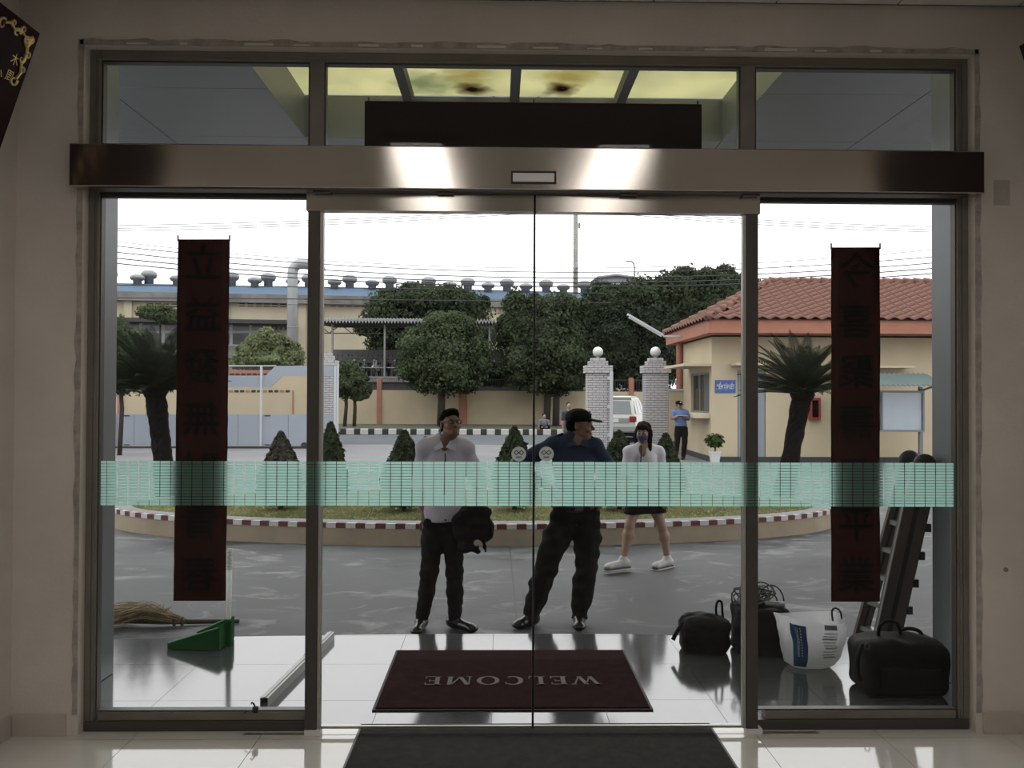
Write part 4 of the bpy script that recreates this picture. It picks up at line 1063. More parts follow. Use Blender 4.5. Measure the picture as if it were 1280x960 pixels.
def tile_mesh(w, l):
    q = MB(); n = 7; vs = []; fs = []
    for j in range(2):
        for i in range(n):
            f_ = i/(n-1); z = 0.035*math.sin(f_*2*PI*1.0+0.6)+0.05; y = -l*0.06 if j == 0 else l*1.04
            vs.append(((f_-0.5)*w*1.02, y, z+(0.035 if j == 0 else 0.0)))
    for i in range(n): vs.append((vs[i][0], vs[i][1], vs[i][2]-0.035))
    for i in range(n-1):
        fs.append((i, i+1, n+i+1, n+i)); fs.append((2*n+i, 2*n+i+1, i+1, i))
    return q.add(vs, fs)
TW, TL = 0.345, 0.262
tproto = tile_mesh(TW, TL).build('roof_tile', M_rt, rf, True)
first = [True]; cnt = 0; far_tiles = []
def lay(e0, e1, apexes):
    global cnt
    ax = (e1-e0).normalized(); mid = (apexes[0]+apexes[-1])/2; up = mid-e0; up = up-ax*up.dot(ax); SL = up.length; up.normalize(); nn = ax.cross(up)
    W0 = (e1-e0).length; rows = int(round(SL/TL)); tl = SL/rows
    l0 = (apexes[0]-e0).dot(ax); l1 = (apexes[-1]-e0).dot(ax)
    R = Matrix((ax, up, nn)).transposed()
    for r in range(rows):
        f_ = (r+0.5)/rows; xa, xb = l0*f_, W0+(l1-W0)*f_
        k = math.floor(xa/TW)
        while (k+0.5)*TW < xb:
            if (k+0.5)*TW > xa:
                c = e0+ax*((k+0.5)*TW)+up*(r*tl)
                if (c+gho).x > 12.7: far_tiles.append((c, R)); k += 1; continue
                if first[0]: o = tproto; first[0] = False
                else: o = inst('roof_tile', tproto, rf)
                o.location = c; o.rotation_euler = R.to_euler(); cnt += 1
            k += 1
lay(E0, E1, [A0, A1]); lay(E3, E0, [A0])
q = MB(); tv = [v.co.copy() for v in tproto.data.vertices]; tf = [tuple(p.vertices) for p in tproto.data.polygons]
for c, R in far_tiles: q.add([c+R @ v for v in tv], tf)
ff = q.build('roof_tile_field', M_rt, rf, True); ff['kind'] = 'stuff'
print('roof tiles', cnt)
rt2 = MB()
def ridge(a, b, n):
    pr = None
    for i in range(n):
        p0 = a.lerp(b, i/n); p1 = a.lerp(b, (i+1.08)/n)
        o = MB().tube([p0+Vector((0, 0, 0.06)), p1+Vector((0, 0, 0.035))], [0.115, 0.09], 10).build('ridge_tile', M_rt, rf, True)
ridge(A0, A1, 24); ridge(E0, A0, 11); ridge(E3, A0, 11)
# downpipe at the far corner, orange
MB().tube([(wx0-0.105, wdep-0.1, c0_top-0.008), (wx0-0.105, wdep-0.1, ze0)], 0.10, 10).build('downpipe', M_orange, gh)
# tube lamp on a bracket at the eaves
a_, b_ = P(784.5, 393, Y=GHY+2.2), P(829, 419, Y=GHY+2.4)
tl_ = thing('tube_lamp', 'slanting white tube lamp on an arm at the guardhouse eaves', 'lamp', b_)
MB().bar((0, 0, 0), a_-b_, 0.09, 0.06).build('lamp_tray', M_gatew, tl_); MB().tube([(a_-b_)*0.05+Vector((0, 0, -0.06)), (a_-b_)*0.96+Vector((0, 0, -0.06))], 0.03, 8).build('tube', M_ball, tl_)
MB().bar((0, 0, -0.03), Vector((ex0+gho.x-0.005, b_.y, b_.z-0.02))-b_, 0.05).build('bracket', M_gatew, tl_)
# blue sign
s0, s1 = P(894, 475, Y=GHY-0.03), P(919.5, 491, Y=GHY-0.03)
sg = thing('wall_sign', 'blue sign with white lettering on the guardhouse corner', 'sign', ((s0.x+s1.x)/2, GHY-0.03, s1.z))
hw, hh = (s1.x-s0.x)/2, s0.z-s1.z
MB().bevbox(-hw, hw, 0, 0.028, 0, hh, 0.004).build('sign_board', mat('sign_blue', (0.055, 0.13, 0.42), 0.5), sg)
text_obj('lettering', 'ĐIỂM TẬP KẾT', 0.17, mat('sign_white', (0.8, 0.8, 0.8), 0.6), sg, (0, -0.004, hh*0.45), (PI/2, 0, 0), sx=0.43, bold=0.003)
# red hose cabinet
c0, c1 = P(1012, 497, Y=GHY-0.1), P(1025.5, 525, Y=GHY-0.1)
fc = thing('fire_hose_cabinet', 'red fire hose cabinet with a glazed door on the guardhouse wall', 'cabinet', ((c0.x+c1.x)/2, GHY, c1.z))
hw, hh = (c1.x-c0.x)/2, c0.z-c1.z; M_fr = mat('fire_red', (0.33, 0.035, 0.03), 0.5)
q = MB(); q.box(-hw, hw, -0.03, 0, 0, hh); q.box(-hw, -hw+0.06, -0.14, -0.03, 0, hh); q.box(hw-0.06, hw, -0.14, -0.03, 0, hh); q.box(-hw+0.06, hw-0.06, -0.14, -0.03, 0, 0.07); q.box(-hw+0.06, hw-0.06, -0.14, -0.03, hh-0.07, hh)
q.build('case', M_fr, fc); MB().box(-hw+0.06, hw-0.06, -0.125, -0.115, 0.07, hh-0.07).build('door_pane', M_glassd, fc)
MB().lathe([(0.09, 0), (0.09, 0.05)], 16, (0, -0.05, hh*0.62), Matrix.Rotation(PI/2, 3, 'X')).build('hose_reel', M_gatew, fc)
# notice board with green awning
NY = 20.6
nb = thing('notice_board', 'glazed notice board on posts under a green corrugated awning', 'notice board', (P(1104, 580, Y=NY).x, NY, GZ)); no_ = Vector(nb.location)
def npt(px, py): 
    v = P(px, py, Y=NY)-no_; return v.x, v.z
(xa, za), (xb, zb) = npt(1050, 488), npt(1156, 540)
M_ng = mat('board_frame', (0.23, 0.25, 0.27), 0.4, metal=0.4)
MB().box(xa, xb, 0.0, 0.12, zb, zb+0.05).box(xa, xb, 0, 0.12, za-0.05, za).box(xa, xa+0.05, 0, 0.12, zb+0.05, za-0.05).box(xb-0.05, xb, 0, 0.12, zb+0.05, za-0.05).box((xa+xb)/2-0.02, (xa+xb)/2+0.02, 0, 0.1, zb+0.05, za-0.05).box(xa, xb, 0.12, 0.14, zb, za).build('frame', M_ng, nb)
M_pap = mat('paper_white', (0.60, 0.63, 0.66), 0.8, var=0.12, vscale=3)
wp = (xb-xa-0.1)/2
MB().box(xa+0.05, xa+0.05+wp-0.03, 0.07, 0.10, zb+0.05, za-0.05).build('pin_panel', M_pap, nb); MB().box(xb-0.05-wp+0.03, xb-0.05, 0.07, 0.10, zb+0.05, za-0.05).build('pin_panel', M_pap, nb)
MB().box(xa+0.05, xb-0.05, 0.03, 0.036, zb+0.05, za-0.05).build('pane', glass('board_glass', (0.9, 0.93, 0.95), 0.06), nb)
MB().box(xa-0.01, xa+0.08, 0.14, 0.22, 0, za+0.1).build('post', M_ng, nb); MB().box(xb-0.06, xb+0.03, 0.14, 0.22, 0, za+0.1).build('post', M_ng, nb)
(xc, zc), (xd, zd) = npt(1046, 466), npt(1168, 482)
q = MB(); n = 60; vs = []; fs = []
for i in range(n+1):
    x = xc+(xd-xc)*i/n; dzz = 0.025*math.sin(i*PI/1.5)
    vs += [(x, -0.55, zd+dzz), (x, 0.4, zc+dzz), (x, -0.55, zd+dzz-0.012), (x, 0.4, zc+dzz-0.012)]
for i in range(n): k = i*4; fs += [(k, k+4, k+5, k+1), (k+2, k+3, k+7, k+6), (k, k+2, k+6, k+4)]
q.add(vs, fs).build('awning_sheet', mat('awning_green', (0.13, 0.185, 0.18), 0.8, var=0.15, vscale=3), nb)
MB().bar((xb-0.01, 0.18, za), (xb-0.01, -0.5, zd-0.02), 0.04).build('awning_arm', M_ng, nb); MB().bar((xa+0.03, 0.18, za), (xa+0.03, -0.5, zd-0.02), 0.04).build('awning_arm', M_ng, nb)
# potted shrub
pc = P(893.5, 576, Y=21.4)
pp = thing('potted_shrub', 'leafy shrub in a white pot at the guardhouse corner', 'potted plant', (pc.x, 21.4, GZ))
MB().lathe([(0.13, 0), (0.17, 0.30), (0.19, 0.30), (0.19, 0.34), (0.16, 0.34), (0.155, 0.30), (0, 0.30)], 4, (0, 0, 0), Matrix.Rotation(PI/4, 3, 'Z')).build('pot', M_ball, pp)
rs = np.random.RandomState(5); n = 420; C = rs.normal(size=(n, 3)); C /= np.linalg.norm(C, axis=1, keepdims=True); C = C*np.array([0.27, 0.25, 0.20])*(0.5+0.5*rs.rand(n, 1))+[0, 0, 0.62]
f_ = cards('leaves', C, C-[0, 0, 0.4], 0.13, sheet('ficus_leaf', (0.05, 0.085, 0.03), 0, 0.25), pp, 0.5, rs); f_['kind'] = 'stuff'
MB().tube([(0, 0, 0.28), (0.02, 0, 0.45), (0, 0, 0.6)], 0.02, 6).build('stem', M_bark, pp)
# ================================================================ factory, sheds, trees, lines, car
M_fwall = mat('factory_wall', (0.62, 0.55, 0.40), 0.85, var=0.12, vscale=0.3)
M_fcon = mat('factory_weathered_concrete', (0.26, 0.25, 0.24), 0.9, var=0.5, vscale=0.6)
M_blue = mat('blue_roof_sheet', (0.115, 0.175, 0.26), 0.9, spec=0.1, var=0.12, vscale=0.4)
M_galv = mat('galvanised', (0.34, 0.34, 0.35), 0.45, metal=0.5, var=0.2, vscale=3)
FA = math.radians(7.0); f0 = P(140, 366, Y=76.0)
fac = thing('factory_building', 'long factory hall with a blue sheet roof and a row of roof ventilators', 'building', (f0.x, 76.0, GZ), FA)
Rf = Matrix.Rotation(FA, 3, 'Z')
def fl_(px, py, dy=0.0):
    """pixel -> factory-local x, z on the local plane y=dy"""
    n = Rf @ Vector((0, 1, 0)); o = Vector(fac.location)+n*dy
    d = P(px, py, Y=1.0)-Vector((0, 0, CAM_Z)); c = Vector((0, 0, CAM_Z))
    t_ = (o-c).dot(n)/d.dot(n); p = Rf.transposed() @ (c+d*t_-Vector(fac.location)); return p.x, p.z
xe = fl_(830, 380)[0]; x_0 = fl_(60, 370)[0]
zE = fl_(140, 376)[1]; zP = fl_(140, 365)[1]; zR = fl_(140, 352, 7)[1]; zW = fl_(140, 397)[1]
MB().box(x_0, xe, 0, 16, 0, zE).build('wall', M_fwall, fac)
MB().box(x_0, xe, -0.7, 0.6, zE, zP).build('parapet', M_fcon, fac)
q = MB(); n = 120
q.add([(x_0, 0.6, zP-0.1), (xe, 0.6, zP-0.1), (xe, 8, zR), (x_0, 8, zR), (x_0, 16, zP-0.1), (xe, 16, zP-0.1)], [(0, 1, 2, 3), (3, 2, 5, 4), (0, 3, 4), (1, 5, 2)]); q.build('roof', M_blue, fac)
M_lv = mat('louvre_dark', (0.05, 0.05, 0.05), 0.8)
for (a, b) in ((132, 140), (183, 223), (298, 359), (412, 470), (505, 560), (600, 655)):
    (xa, za), (xb, zb) = fl_(a, 377, -0.02), fl_(b, 384, -0.02)
    o = MB().box(xa, xb, -0.03, 0.1, zb, za-0.15).build('louvre_vent', M_lv, fac)
    q = MB(); k = int((xb-xa)/0.75)+1
    for i in range(k+1): q.box(xa+(xb-xa)*i/k-0.09, xa+(xb-xa)*i/k+0.09, -0.10, -0.02, zb, za-0.15)
    q.box(xa, xb, -0.10, -0.02, (za+zb)/2-0.15, (za+zb)/2-0.02); q.build('louvre_bars', M_fwall, o)
for px in (160, 282, 378, 398, 480, 619, 640):
    xa, za = fl_(px, 376, -0.2); MB().box(xa-0.35, xa+0.35, -0.25, 0, 0, zE).build('pilaster', M_fwall, fac)
# lean-to canopy and glazed front of the hall
(xa, za), (xb, zb) = fl_(110, 396, -3), fl_(361, 400, -3)
MB().box(xa, xb, -3, 0, za-0.35, za).build('lean_to_roof', mat('leanto_dark', (0.05, 0.05, 0.05), 0.8), fac)
M_mul = mat('mullion_pale', (0.5, 0.5, 0.5), 0.6); M_wg = mat('window_dark_glass', (0.075, 0.08, 0.09), 0.15)
cols = [118, 147, 176, 204, 231, 260, 289, 313, 338]; rws = [401, 415, 432]
for a, b in zip(cols[:-1], cols[1:]):
    for c, d in zip(rws[:-1], rws[1:]):
        (p0, z0), (p1, z1) = fl_(a, d, -1), fl_(b, c, -1)
        w_ = MB().box(p0, p1, -1.02, -0.95, z0, z1).build('window', M_mul, fac); MB().box(p0+0.14, p1-0.14, -1.07, -1.02, z0+0.12, z1-0.12).build('pane', M_wg, w_)
(p0, z0), (p1, z1) = fl_(110, 446, -1), fl_(345, 432, -1); MB().box(p0, p1, -1, 0, z0, z1).build('dado_wall', M_fcon, fac)
q = MB()
for a in (342, 348, 354, 360):
    (p0, z0), (p1, z1) = fl_(a-3, 412, -2), fl_(a+3, 400, -2); q.bar((p0, -2, z0), (p1, -2, z1), 0.15); q.bar((p1, -2, z0), (p0+(p1-p0)*0.6, -2, z1), 0.15)
q.build('truss', M_lv, fac)
# ventilators
def vent(h, r):
    return MB().lathe([(r*0.62, 0), (r*0.62, h*0.42), (r*0.95, h*0.5), (r*1.12, h*0.68), (r*1.0, h*0.85), (r*0.55, h*0.98), (0, h)], 16)
vt = vent(1.55, 0.72); vtall = vt.build('turbine_vent', M_galv, fac, True); vl = vent(1.1, 0.66).build('turbine_vent', M_galv, fac, True)
tall = [136, 185.5, 236, 289, 335, 386, 437, 487, 536, 585, 634, 683, 731]; low = [169, 219, 265, 317, 365, 417.5, 465, 513, 563, 611, 659, 706]
for i, px in enumerate(tall):
    o = vtall if i == 0 else inst('turbine_vent', vtall, fac); x, z = fl_(px, 352, 8); o.location = (x, 8.2, zR-0.15)
for i, px in enumerate(low):
    o = vl if i == 0 else inst('turbine_vent', vl, fac); x, z = fl_(px, 352, 6.5); o.location = (x, 7.2, zR-0.3)
# gooseneck exhaust duct
YDU = 72.0
dk = thing('exhaust_duct', 'thick pale gooseneck exhaust duct rising in front of the factory roof', 'duct', P(365, 493, Y=YDU)*1.0); dk.location.z = GZ
do = Vector(dk.location); s_ = YDU/F; base = P(365, 445, Y=YDU)-do; topz = (P(365, 335, Y=YDU)-do).z
pts = [Vector((base.x, 0, 0.0)), Vector((base.x, 0, topz-0.5))]
for i in range(9):
    a_ = PI-PI/2*i/8*1.0; pts.append(Vector((base.x+0.8+0.8*math.cos(a_), 0, topz-0.4+0.8*math.sin(a_))))
pts += [Vector((base.x+1.7, 0, topz+0.4)), Vector((base.x+2.2, 0, topz+0.2)), Vector((base.x+2.5, 0, topz-0.3))]
MB().tube(pts, 0.44, 14).build('duct_pipe', mat('duct_pale', (0.50, 0.51, 0.53), 0.4, metal=0.3, var=0.1, vscale=1), dk, True)
for z in (5, 7.5, 9.5): MB().lathe([(0.46, z), (0.48, z+0.04), (0.46, z+0.08)], 14, (base.x, 0, 0)).build('joint_band', M_galv, dk)

# far pale building on the right
fb = thing('pale_hall', 'pale grey hall with a shallow gable behind the trees', 'building', (P(770, 380, Y=110).x, 110, GZ)); fbo = Vector(fb.location)
pl = [P(x, y, Y=110)-fbo for x, y in ((738, 380), (738, 353), (746, 347), (770, 344), (793, 347), (802, 353), (802, 380))]
for p in pl[:1]+pl[-1:]: p.z = 0
MB().prism(pl, (0, 0, 0), (0, 20, 0)).build('hall_body', mat('pale_cladding', (0.42, 0.44, 0.46), 0.6), fb)
MB().prism([P(x, y, Y=109.8)-fbo for x, y in ((737, 353), (746, 346), (770, 343), (793, 346), (803, 353), (793, 348), (770, 345), (746, 348))], (0, -0.5, 0), (0, 20, 0)).build('roof', M_galv, fb)

# ---- two-level motorbike shed behind the wall
SY = 52.0
def s3(px, py, Y=SY): return P(px, py, Y=Y)
so = s3(560, 560); so.z = GZ
sh = thing('motorbike_shed', 'raised open motorbike shed with a corrugated roof and thin posts', 'shed', so)
dz_ = s3(560, 471).z-GZ
xa, xb = s3(395, 471).x-so.x, s3(712, 471).x-so.x
MB().box(xa, xb, -0.5, 5.5, dz_-0.35, dz_).build('deck', M_fcon, sh); MB().box(xa, xb, 5.3, 5.5, 0, s3(560, 432).z-GZ).build('back_wall', mat('shed_wall_grey', (0.20, 0.195, 0.19), 0.9, var=0.2, vscale=0.5), sh); MB().box(xa, xb, -0.3, 0.1, 0, dz_-0.35).build('retaining_wall', M_lv, sh)
zr = s3(560, 405).z-GZ; q = MB(); n = 160; vs = []; fs = []
for i in range(n+1):
    x = xa+(xb-xa)*i/n; d = 0.10*math.cos(i*PI)
    vs += [(x, -1.2, zr+d), (x, 5.5, zr+0.25+d), (x, -1.2, zr+d+0.16), (x, 5.5, zr+0.41+d)]
for i in range(n): k = i*4; fs += [(k, k+4, k+5, k+1), (k+2, k+3, k+7, k+6), (k, k+2, k+6, k+4)]
q.add(vs, fs).build('roof_sheet', M_galv, sh)
for px in (417, 482, 547, 612, 677, 708):
    x = s3(px, 440).x-so.x; MB().tube([(x, -0.4, dz_), (x, -0.4, zr-0.1)], 0.07, 8).build('post', M_galv, sh)
q = MB(); zt, zb = zr-0.1, zr-0.55; k = 0; x = xa+0.2
q.bar((xa, -0.4, zb-0.1), (s3(480, 420).x-so.x, -0.4, zb-0.1), 0.06)
while x < s3(480, 420).x-so.x:
    q.bar((x, -0.4, zb-0.1 if k % 2 else zt), (x+0.7, -0.4, zt if k % 2 else zb-0.1), 0.05); x += 0.7; k += 1
q.build('roof_truss', M_lv, sh)
MB().tube([(xa, -0.35, dz_+0.55), (xb, -0.35, dz_+0.55)], 0.03, 6).build('guard_rail', M_galv, sh)

# ---- motorbikes
M_tyre = mat('tyre', (0.02, 0.02, 0.02), 0.8); M_chr = mat('chrome', (0.18, 0.18, 0.18), 0.5, metal=0.8)
def motorbike(col):
    o = thing('motorbike', 'x', 'motorbike'); Mb = mat('bike_'+col[0], col[1], 0.3)
    for x in (-0.60, 0.62):
        pts = [(x+0.25*math.cos(2*PI*i/18), 0, 0.28+0.25*math.sin(2*PI*i/18)) for i in range(18)]
        w_ = MB().tube(pts, 0.042, 6, closed=True).build('wheel', M_tyre, o, True)
        q = MB()
        for i in range(6): q.bar((x, 0, 0.28), (x+0.22*math.cos(PI*i/3), 0, 0.28+0.22*math.sin(PI*i/3)), 0.018)
        q.lathe([(0.05, -0.05), (0.05, 0.05)], 10, (x, 0, 0.28), Matrix.Rotation(PI/2, 3, 'X')); q.build('spokes', M_chr, w_)
    MB().prism([(x, 0, z) for x, z in ((-0.85, 0.72), (-0.5, 0.55), (-0.25, 0.33), (0.2, 0.30), (0.33, 0.42), (0.42, 0.95), (0.30, 0.98), (0.17, 0.60), (-0.1, 0.62), (-0.3, 0.74), (-0.8, 0.84))], (0, -0.11, 0), (0, 0.11, 0)).build('body_shell', Mb, o)
    MB().bevbox(-0.72, -0.06, -0.12, 0.12, 0.74, 0.84, 0.04).build('seat', M_tyre, o)
    q = MB(); q.tube([(0.40, 0, 0.95), (0.62, 0, 0.28)], 0.035, 8); q.build('fork', M_chr, o)
    MB().prism([(x, 0, z) for x, z in ((0.38, 0.48), (0.68, 0.58), (0.86, 0.50), (0.84, 0.56), (0.66, 0.66), (0.4, 0.60))], (0, -0.06, 0), (0, 0.06, 0)).build('mudguard', Mb, o)
    hb = MB().tube([(0.26, -0.26, 1.03), (0.34, -0.17, 1.0), (0.38, 0, 1.0), (0.34, 0.17, 1.0), (0.26, 0.26, 1.03)], 0.02, 6).build('handlebar', M_tyre, o)
    for s_ in (-1, 1):
        MB().tube([(0.32, s_*0.17, 1.0), (0.33, s_*0.19, 1.2)], 0.008, 5).sphere((0.33, s_*0.20, 1.24), (0.015, 0.06, 0.045), 8, 6).build('mirror', M_tyre, hb)
    MB().sphere((0.46, 0, 0.93), (0.07, 0.09, 0.08), 10, 8).build('headlamp', mat('headlamp_clear', (0.25, 0.25, 0.25), 0.2), o, True)
    MB().tube([(-0.2, -0.15, 0.3), (-0.85, -0.17, 0.38)], 0.045, 8).build('exhaust', M_chr, o)
    return o
cols_ = [('white', (0.55, 0.55, 0.55)), ('black', (0.03, 0.03, 0.03)), ('red', (0.28, 0.03, 0.03)), ('grey', (0.13, 0.13, 0.14))]
protos_ = {c[0]: motorbike(c) for c in cols_}; used_ = set()
bl = {'white': 'white motorbike parked on the raised shed deck', 'black': 'black motorbike parked on the raised shed deck', 'red': 'red motorbike parked on the raised shed deck', 'grey': 'dark grey motorbike parked on the raised shed deck'}
for px, c, az in ((417, 'black', 84), (430, 'grey', 85), (443, 'black', 83), (455.5, 'grey', 85), (468, 'white', 82), (481, 'black', 85), (494, 'black', 83), (507, 'red', 84), (606, 'red', 83), (619, 'grey', 85), (632, 'black', 84), (645, 'black', 85)):
    o = protos_[c] if c not in used_ else copy_tree(protos_[c]); used_.add(c)
    x = s3(px, 460).x; o.location = (x, SY+0.85+random.uniform(-0.1, 0.1), GZ+dz_+0.012); o.rotation_euler = (0, 0, math.radians(180+az)); o.scale = (1.08, 1.0, 1.08)
    o['label'] = bl[c]; o['group'] = c+' motorbikes in the shed'

# ---- trees
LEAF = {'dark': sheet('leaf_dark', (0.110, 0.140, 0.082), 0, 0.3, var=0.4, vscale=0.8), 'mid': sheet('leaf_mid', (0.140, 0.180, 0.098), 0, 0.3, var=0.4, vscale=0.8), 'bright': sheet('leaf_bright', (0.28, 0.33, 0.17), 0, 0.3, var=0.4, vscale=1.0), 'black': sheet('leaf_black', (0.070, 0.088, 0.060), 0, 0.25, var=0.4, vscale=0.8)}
def tree(label, Y, trunk_px, base_z, blobs, kind, seed, leaf=0.32, dens=1.0, trunks=1, tr=0.16, flat=0.8):
    """blobs: (px, py, rx_px, ry_px, dy) ellipsoids of foliage at about distance Y"""
    b = P(trunk_px, 500, Y=Y); b.z = base_z
    o = thing('tree', label, 'tree', b, group='trees beyond the yard'); rs = np.random.RandomState(seed); Cs = []; Ns = []; s_ = Y/F
    cores = MB()
    for (px, py, rx, ry, dy) in blobs:
        c = P(px, py, Y=Y)-b; c.y += dy; R = np.array([rx*s_, flat*max(rx, ry)*s_, ry*s_]); n = int(dens*2900*(rx*ry/1600.0)**0.9)+500
        d = rs.normal(size=(n, 3)); d /= np.linalg.norm(d, axis=1, keepdims=True)
        lump = 1+0.16*np.sin(d @ rs.normal(size=3)*4+1)+0.12*np.sin(d @ rs.normal(size=3)*7)+0.08*np.sin(d @ rs.normal(size=3)*12)
        r = lump*(0.72+0.33*rs.rand(n)); Cs.append(np.array(c)+d*R*r[:, None]); Ns.append(d+0.8*rs.normal(size=(n, 3)))
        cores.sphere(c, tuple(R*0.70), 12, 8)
        for j in range(14):
            u = rs.normal(size=3); u[2] = u[2]*0.8+0.15; u /= np.linalg.norm(u); sc_ = 0.22+0.26*rs.rand(); m2 = int(n*0.13)
            d2 = rs.normal(size=(m2, 3)); d2 /= np.linalg.norm(d2, axis=1, keepdims=True)
            Cs.append(np.array(c)+u*R*(0.85+0.22*rs.rand())+d2*R*sc_*(0.55+0.5*rs.rand(m2, 1))); Ns.append(d2+u*0.5+0.7*rs.normal(size=(m2, 3)))
    f_ = cards('foliage', np.concatenate(Cs), np.concatenate(Ns), leaf*0.68, LEAF[kind], o, 0.55, rs, 0.3); f_['kind'] = 'stuff'
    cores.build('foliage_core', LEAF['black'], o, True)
    bx = blobs[0]; cz = (P(bx[0], bx[1], Y=Y)-b)
    for k in range(trunks):
        off = (k-(trunks-1)/2)*0.5
        MB().tube([(off, 0, -0.05), (off*0.9+0.06, 0, cz.z*0.45), (cz.x*0.6+off*0.8, 0, cz.z*0.75), (cz.x+off, 0, cz.z)], [tr*1.15, tr, tr*0.8, tr*0.4], 9).build('trunk', M_bark, o, True)
    return o
VZ = GZ+0.12
tree('broad dark tree standing behind the shed roof beside the factory', 64, 540, GZ, [(535, 395, 62, 38, 0), (490, 400, 38, 32, -1), (580, 400, 34, 34, 1), (540, 440, 70, 40, 0)], 'dark', 21, 0.42, 1.3)
tree('leafy green tree with a curved trunk on the verge behind the pale-shirted man', 43.5, 551, VZ, [(553, 440, 46, 38, 0), (530, 455, 28, 28, 0), (580, 455, 30, 32, 0), (560, 412, 30, 22, 0), (552, 470, 42, 22, 0)], 'mid', 22, 0.26, 1.5, tr=0.19)
tree('small tree with two thin trunks growing on the verge beside the gate', 42.5, 437, VZ, [(438, 477, 20, 15, 0), (428, 486, 14, 12, 0), (449, 488, 14, 11, 0), (436, 462, 14, 10, 0)], 'mid', 23, 0.2, 1.5, 2, 0.09)
tree('dark tree growing on the verge in front of the power pole', 44, 689, VZ, [(675, 425, 46, 46, 0), (700, 395, 34, 30, 1), (655, 400, 28, 32, 0), (690, 455, 50, 30, 0), (655, 455, 26, 30, 0)], 'dark', 24, 0.30, 1.4, 2, 0.17)
tree('spreading dark tree behind the two brick pillars', 48.2, 765, GZ, [(770, 430, 55, 42, 0), (815, 430, 30, 44, 0), (745, 455, 45, 34, 0), (800, 465, 45, 28, 0)], 'black', 25, 0.34, 1.3, flat=0.42)
tree('tall dark tree rising behind the tube lamp', 53.5, 800, GZ, [(790, 385, 48, 32, 0), (760, 395, 30, 34, 0), (825, 390, 30, 40, 0), (795, 420, 56, 30, 0)], 'dark', 26, 0.40, 1.2)
tree('round dark tree rising behind the guardhouse roof', 61, 885, GZ, [(878, 368, 46, 32, 0), (850, 385, 34, 40, 0), (920, 372, 30, 28, 0), (885, 410, 60, 36, 0)], 'dark', 27, 0.38, 1.4)
tree('bright green rounded tree growing behind the stepped gate panel', 36, 336, GZ, [(338, 432, 26, 17, 0), (320, 445, 24, 16, 0), (355, 445, 22, 16, 0), (338, 452, 38, 14, 0)], 'bright', 28, 0.20, 1.9)
tree('dark leafy tree behind the cycad at the gate', 24, 150, GZ, [(150, 440, 36, 36, 0), (128, 425, 30, 26, 0), (150, 470, 46, 22, 0), (115, 460, 34, 34, 0), (195, 465, 30, 20, 0)], 'dark', 29, 0.16, 1.6, tr=0.06)
tree('small dark tree in front of the factory windows', 62, 200, GZ, [(200, 391, 24, 9, 0), (212, 396, 18, 8, 0)], 'mid', 30, 0.35, 1.2, tr=0.1)
tree('low reddish dark bush behind the roadside railing', 48.6, 650, GZ, [(648, 462, 22, 18, 0), (620, 470, 26, 14, 0)], 'black', 31, 0.25, 1.4)

# ---- power pole, lines, street lamp
PY_ = 46.6
pb = P(719, 500, Y=PY_+4); pole = thing('power_pole', 'tall grey concrete power pole rising above the trees', 'pole', (pb.x, PY_+4, GZ))
zt = P(719, 235, Y=PY_+4).z-GZ
MB().lathe([(0.19, 0), (0.13, zt)], 10).build('shaft', mat('pole_concrete', (0.27, 0.26, 0.25), 0.9, var=0.2, vscale=2), pole, True)
z1 = P(719, 282, Y=PY_+4).z-GZ
MB().lathe([(0.06, -0.15), (0.09, -0.1), (0.06, -0.05), (0.09, 0), (0.06, 0.05), (0.09, 0.1), (0.05, 0.15)], 10, (0.22, -0.05, z1)).build('insulator', M_galv, pole)
MB().box(-0.9, 0.9, -0.18, -0.12, zt-1.1, zt-1.0).build('crossarm', M_galv, pole)
M_cab = mat('cable', (0.035, 0.035, 0.04), 0.7); M_cab2 = mat('cable_pale', (0.22, 0.22, 0.23), 0.7)
def wire(p0, p1, p2, Y, r, label, pale=False):
    xs_ = [p0[0], p1[0], p2[0]]; cf = np.polyfit(xs_, [p0[1], p1[1], p2[1]], 2); x0_, x2_ = p0[0], p2[0]
    pts = [P(x, float(np.polyval(cf, x)), Y=Y) for x in np.linspace(x0_, x2_, 25)]
    c = pts[12].copy(); o = MB().tube([p-c for p in pts], r, 5).build('power_line', M_cab2 if pale else M_cab, None, True, c)
    tag(o, label, 'cable', 'overhead cables')
LB = 'dark overhead cable sagging across the sky above the factory roof'
for i, (a_, b_, c_, d_) in enumerate(((297, 335, 308, 0.010), (303, 340, 318, 0.014), (311, 347, 326, 0.016), (319, 353, 333, 0.018), (326, 358, 340, 0.018))):
    wire((60, a_-6), (665, b_), (1240, c_-4), PY_+4-0.195-0.004*i, d_*1.9, LB, i == 0)
LB2 = 'dark cable strung low across the blue factory roof'
wire((60, 356), (400, 359), (760, 367), PY_+3.815, 0.03, LB2); wire((60, 372), (400, 374), (780, 379), PY_+3.815, 0.03, LB2)
LB3 = 'thin pale cable rising toward the top of the power pole'
for i, (a_, b_) in enumerate(((281, 266), (285, 268), (288, 271))):
    y0 = P(60, a_+3, Y=49); 
    for x0_, yy in ((60, a_+2), (1240, a_+4)):
        p0 = P(x0_, yy, Y=PY_+3.84-0.02*i); p1 = P(719+(-0.4 if x0_ < 700 else 0.4), b_-8, Y=PY_+3.84-0.02*i); c = p0.lerp(p1, 0.5)
        pts = [p0.lerp(p1, t_)-Vector((0, 0, 0.25*math.sin(PI*t_)))-c for t_ in np.linspace(0, 1, 13)]
        tag(MB().tube(pts, 0.022, 5).build('power_line', M_cab2, None, True, c), LB3, 'cable', 'pale upper cables')
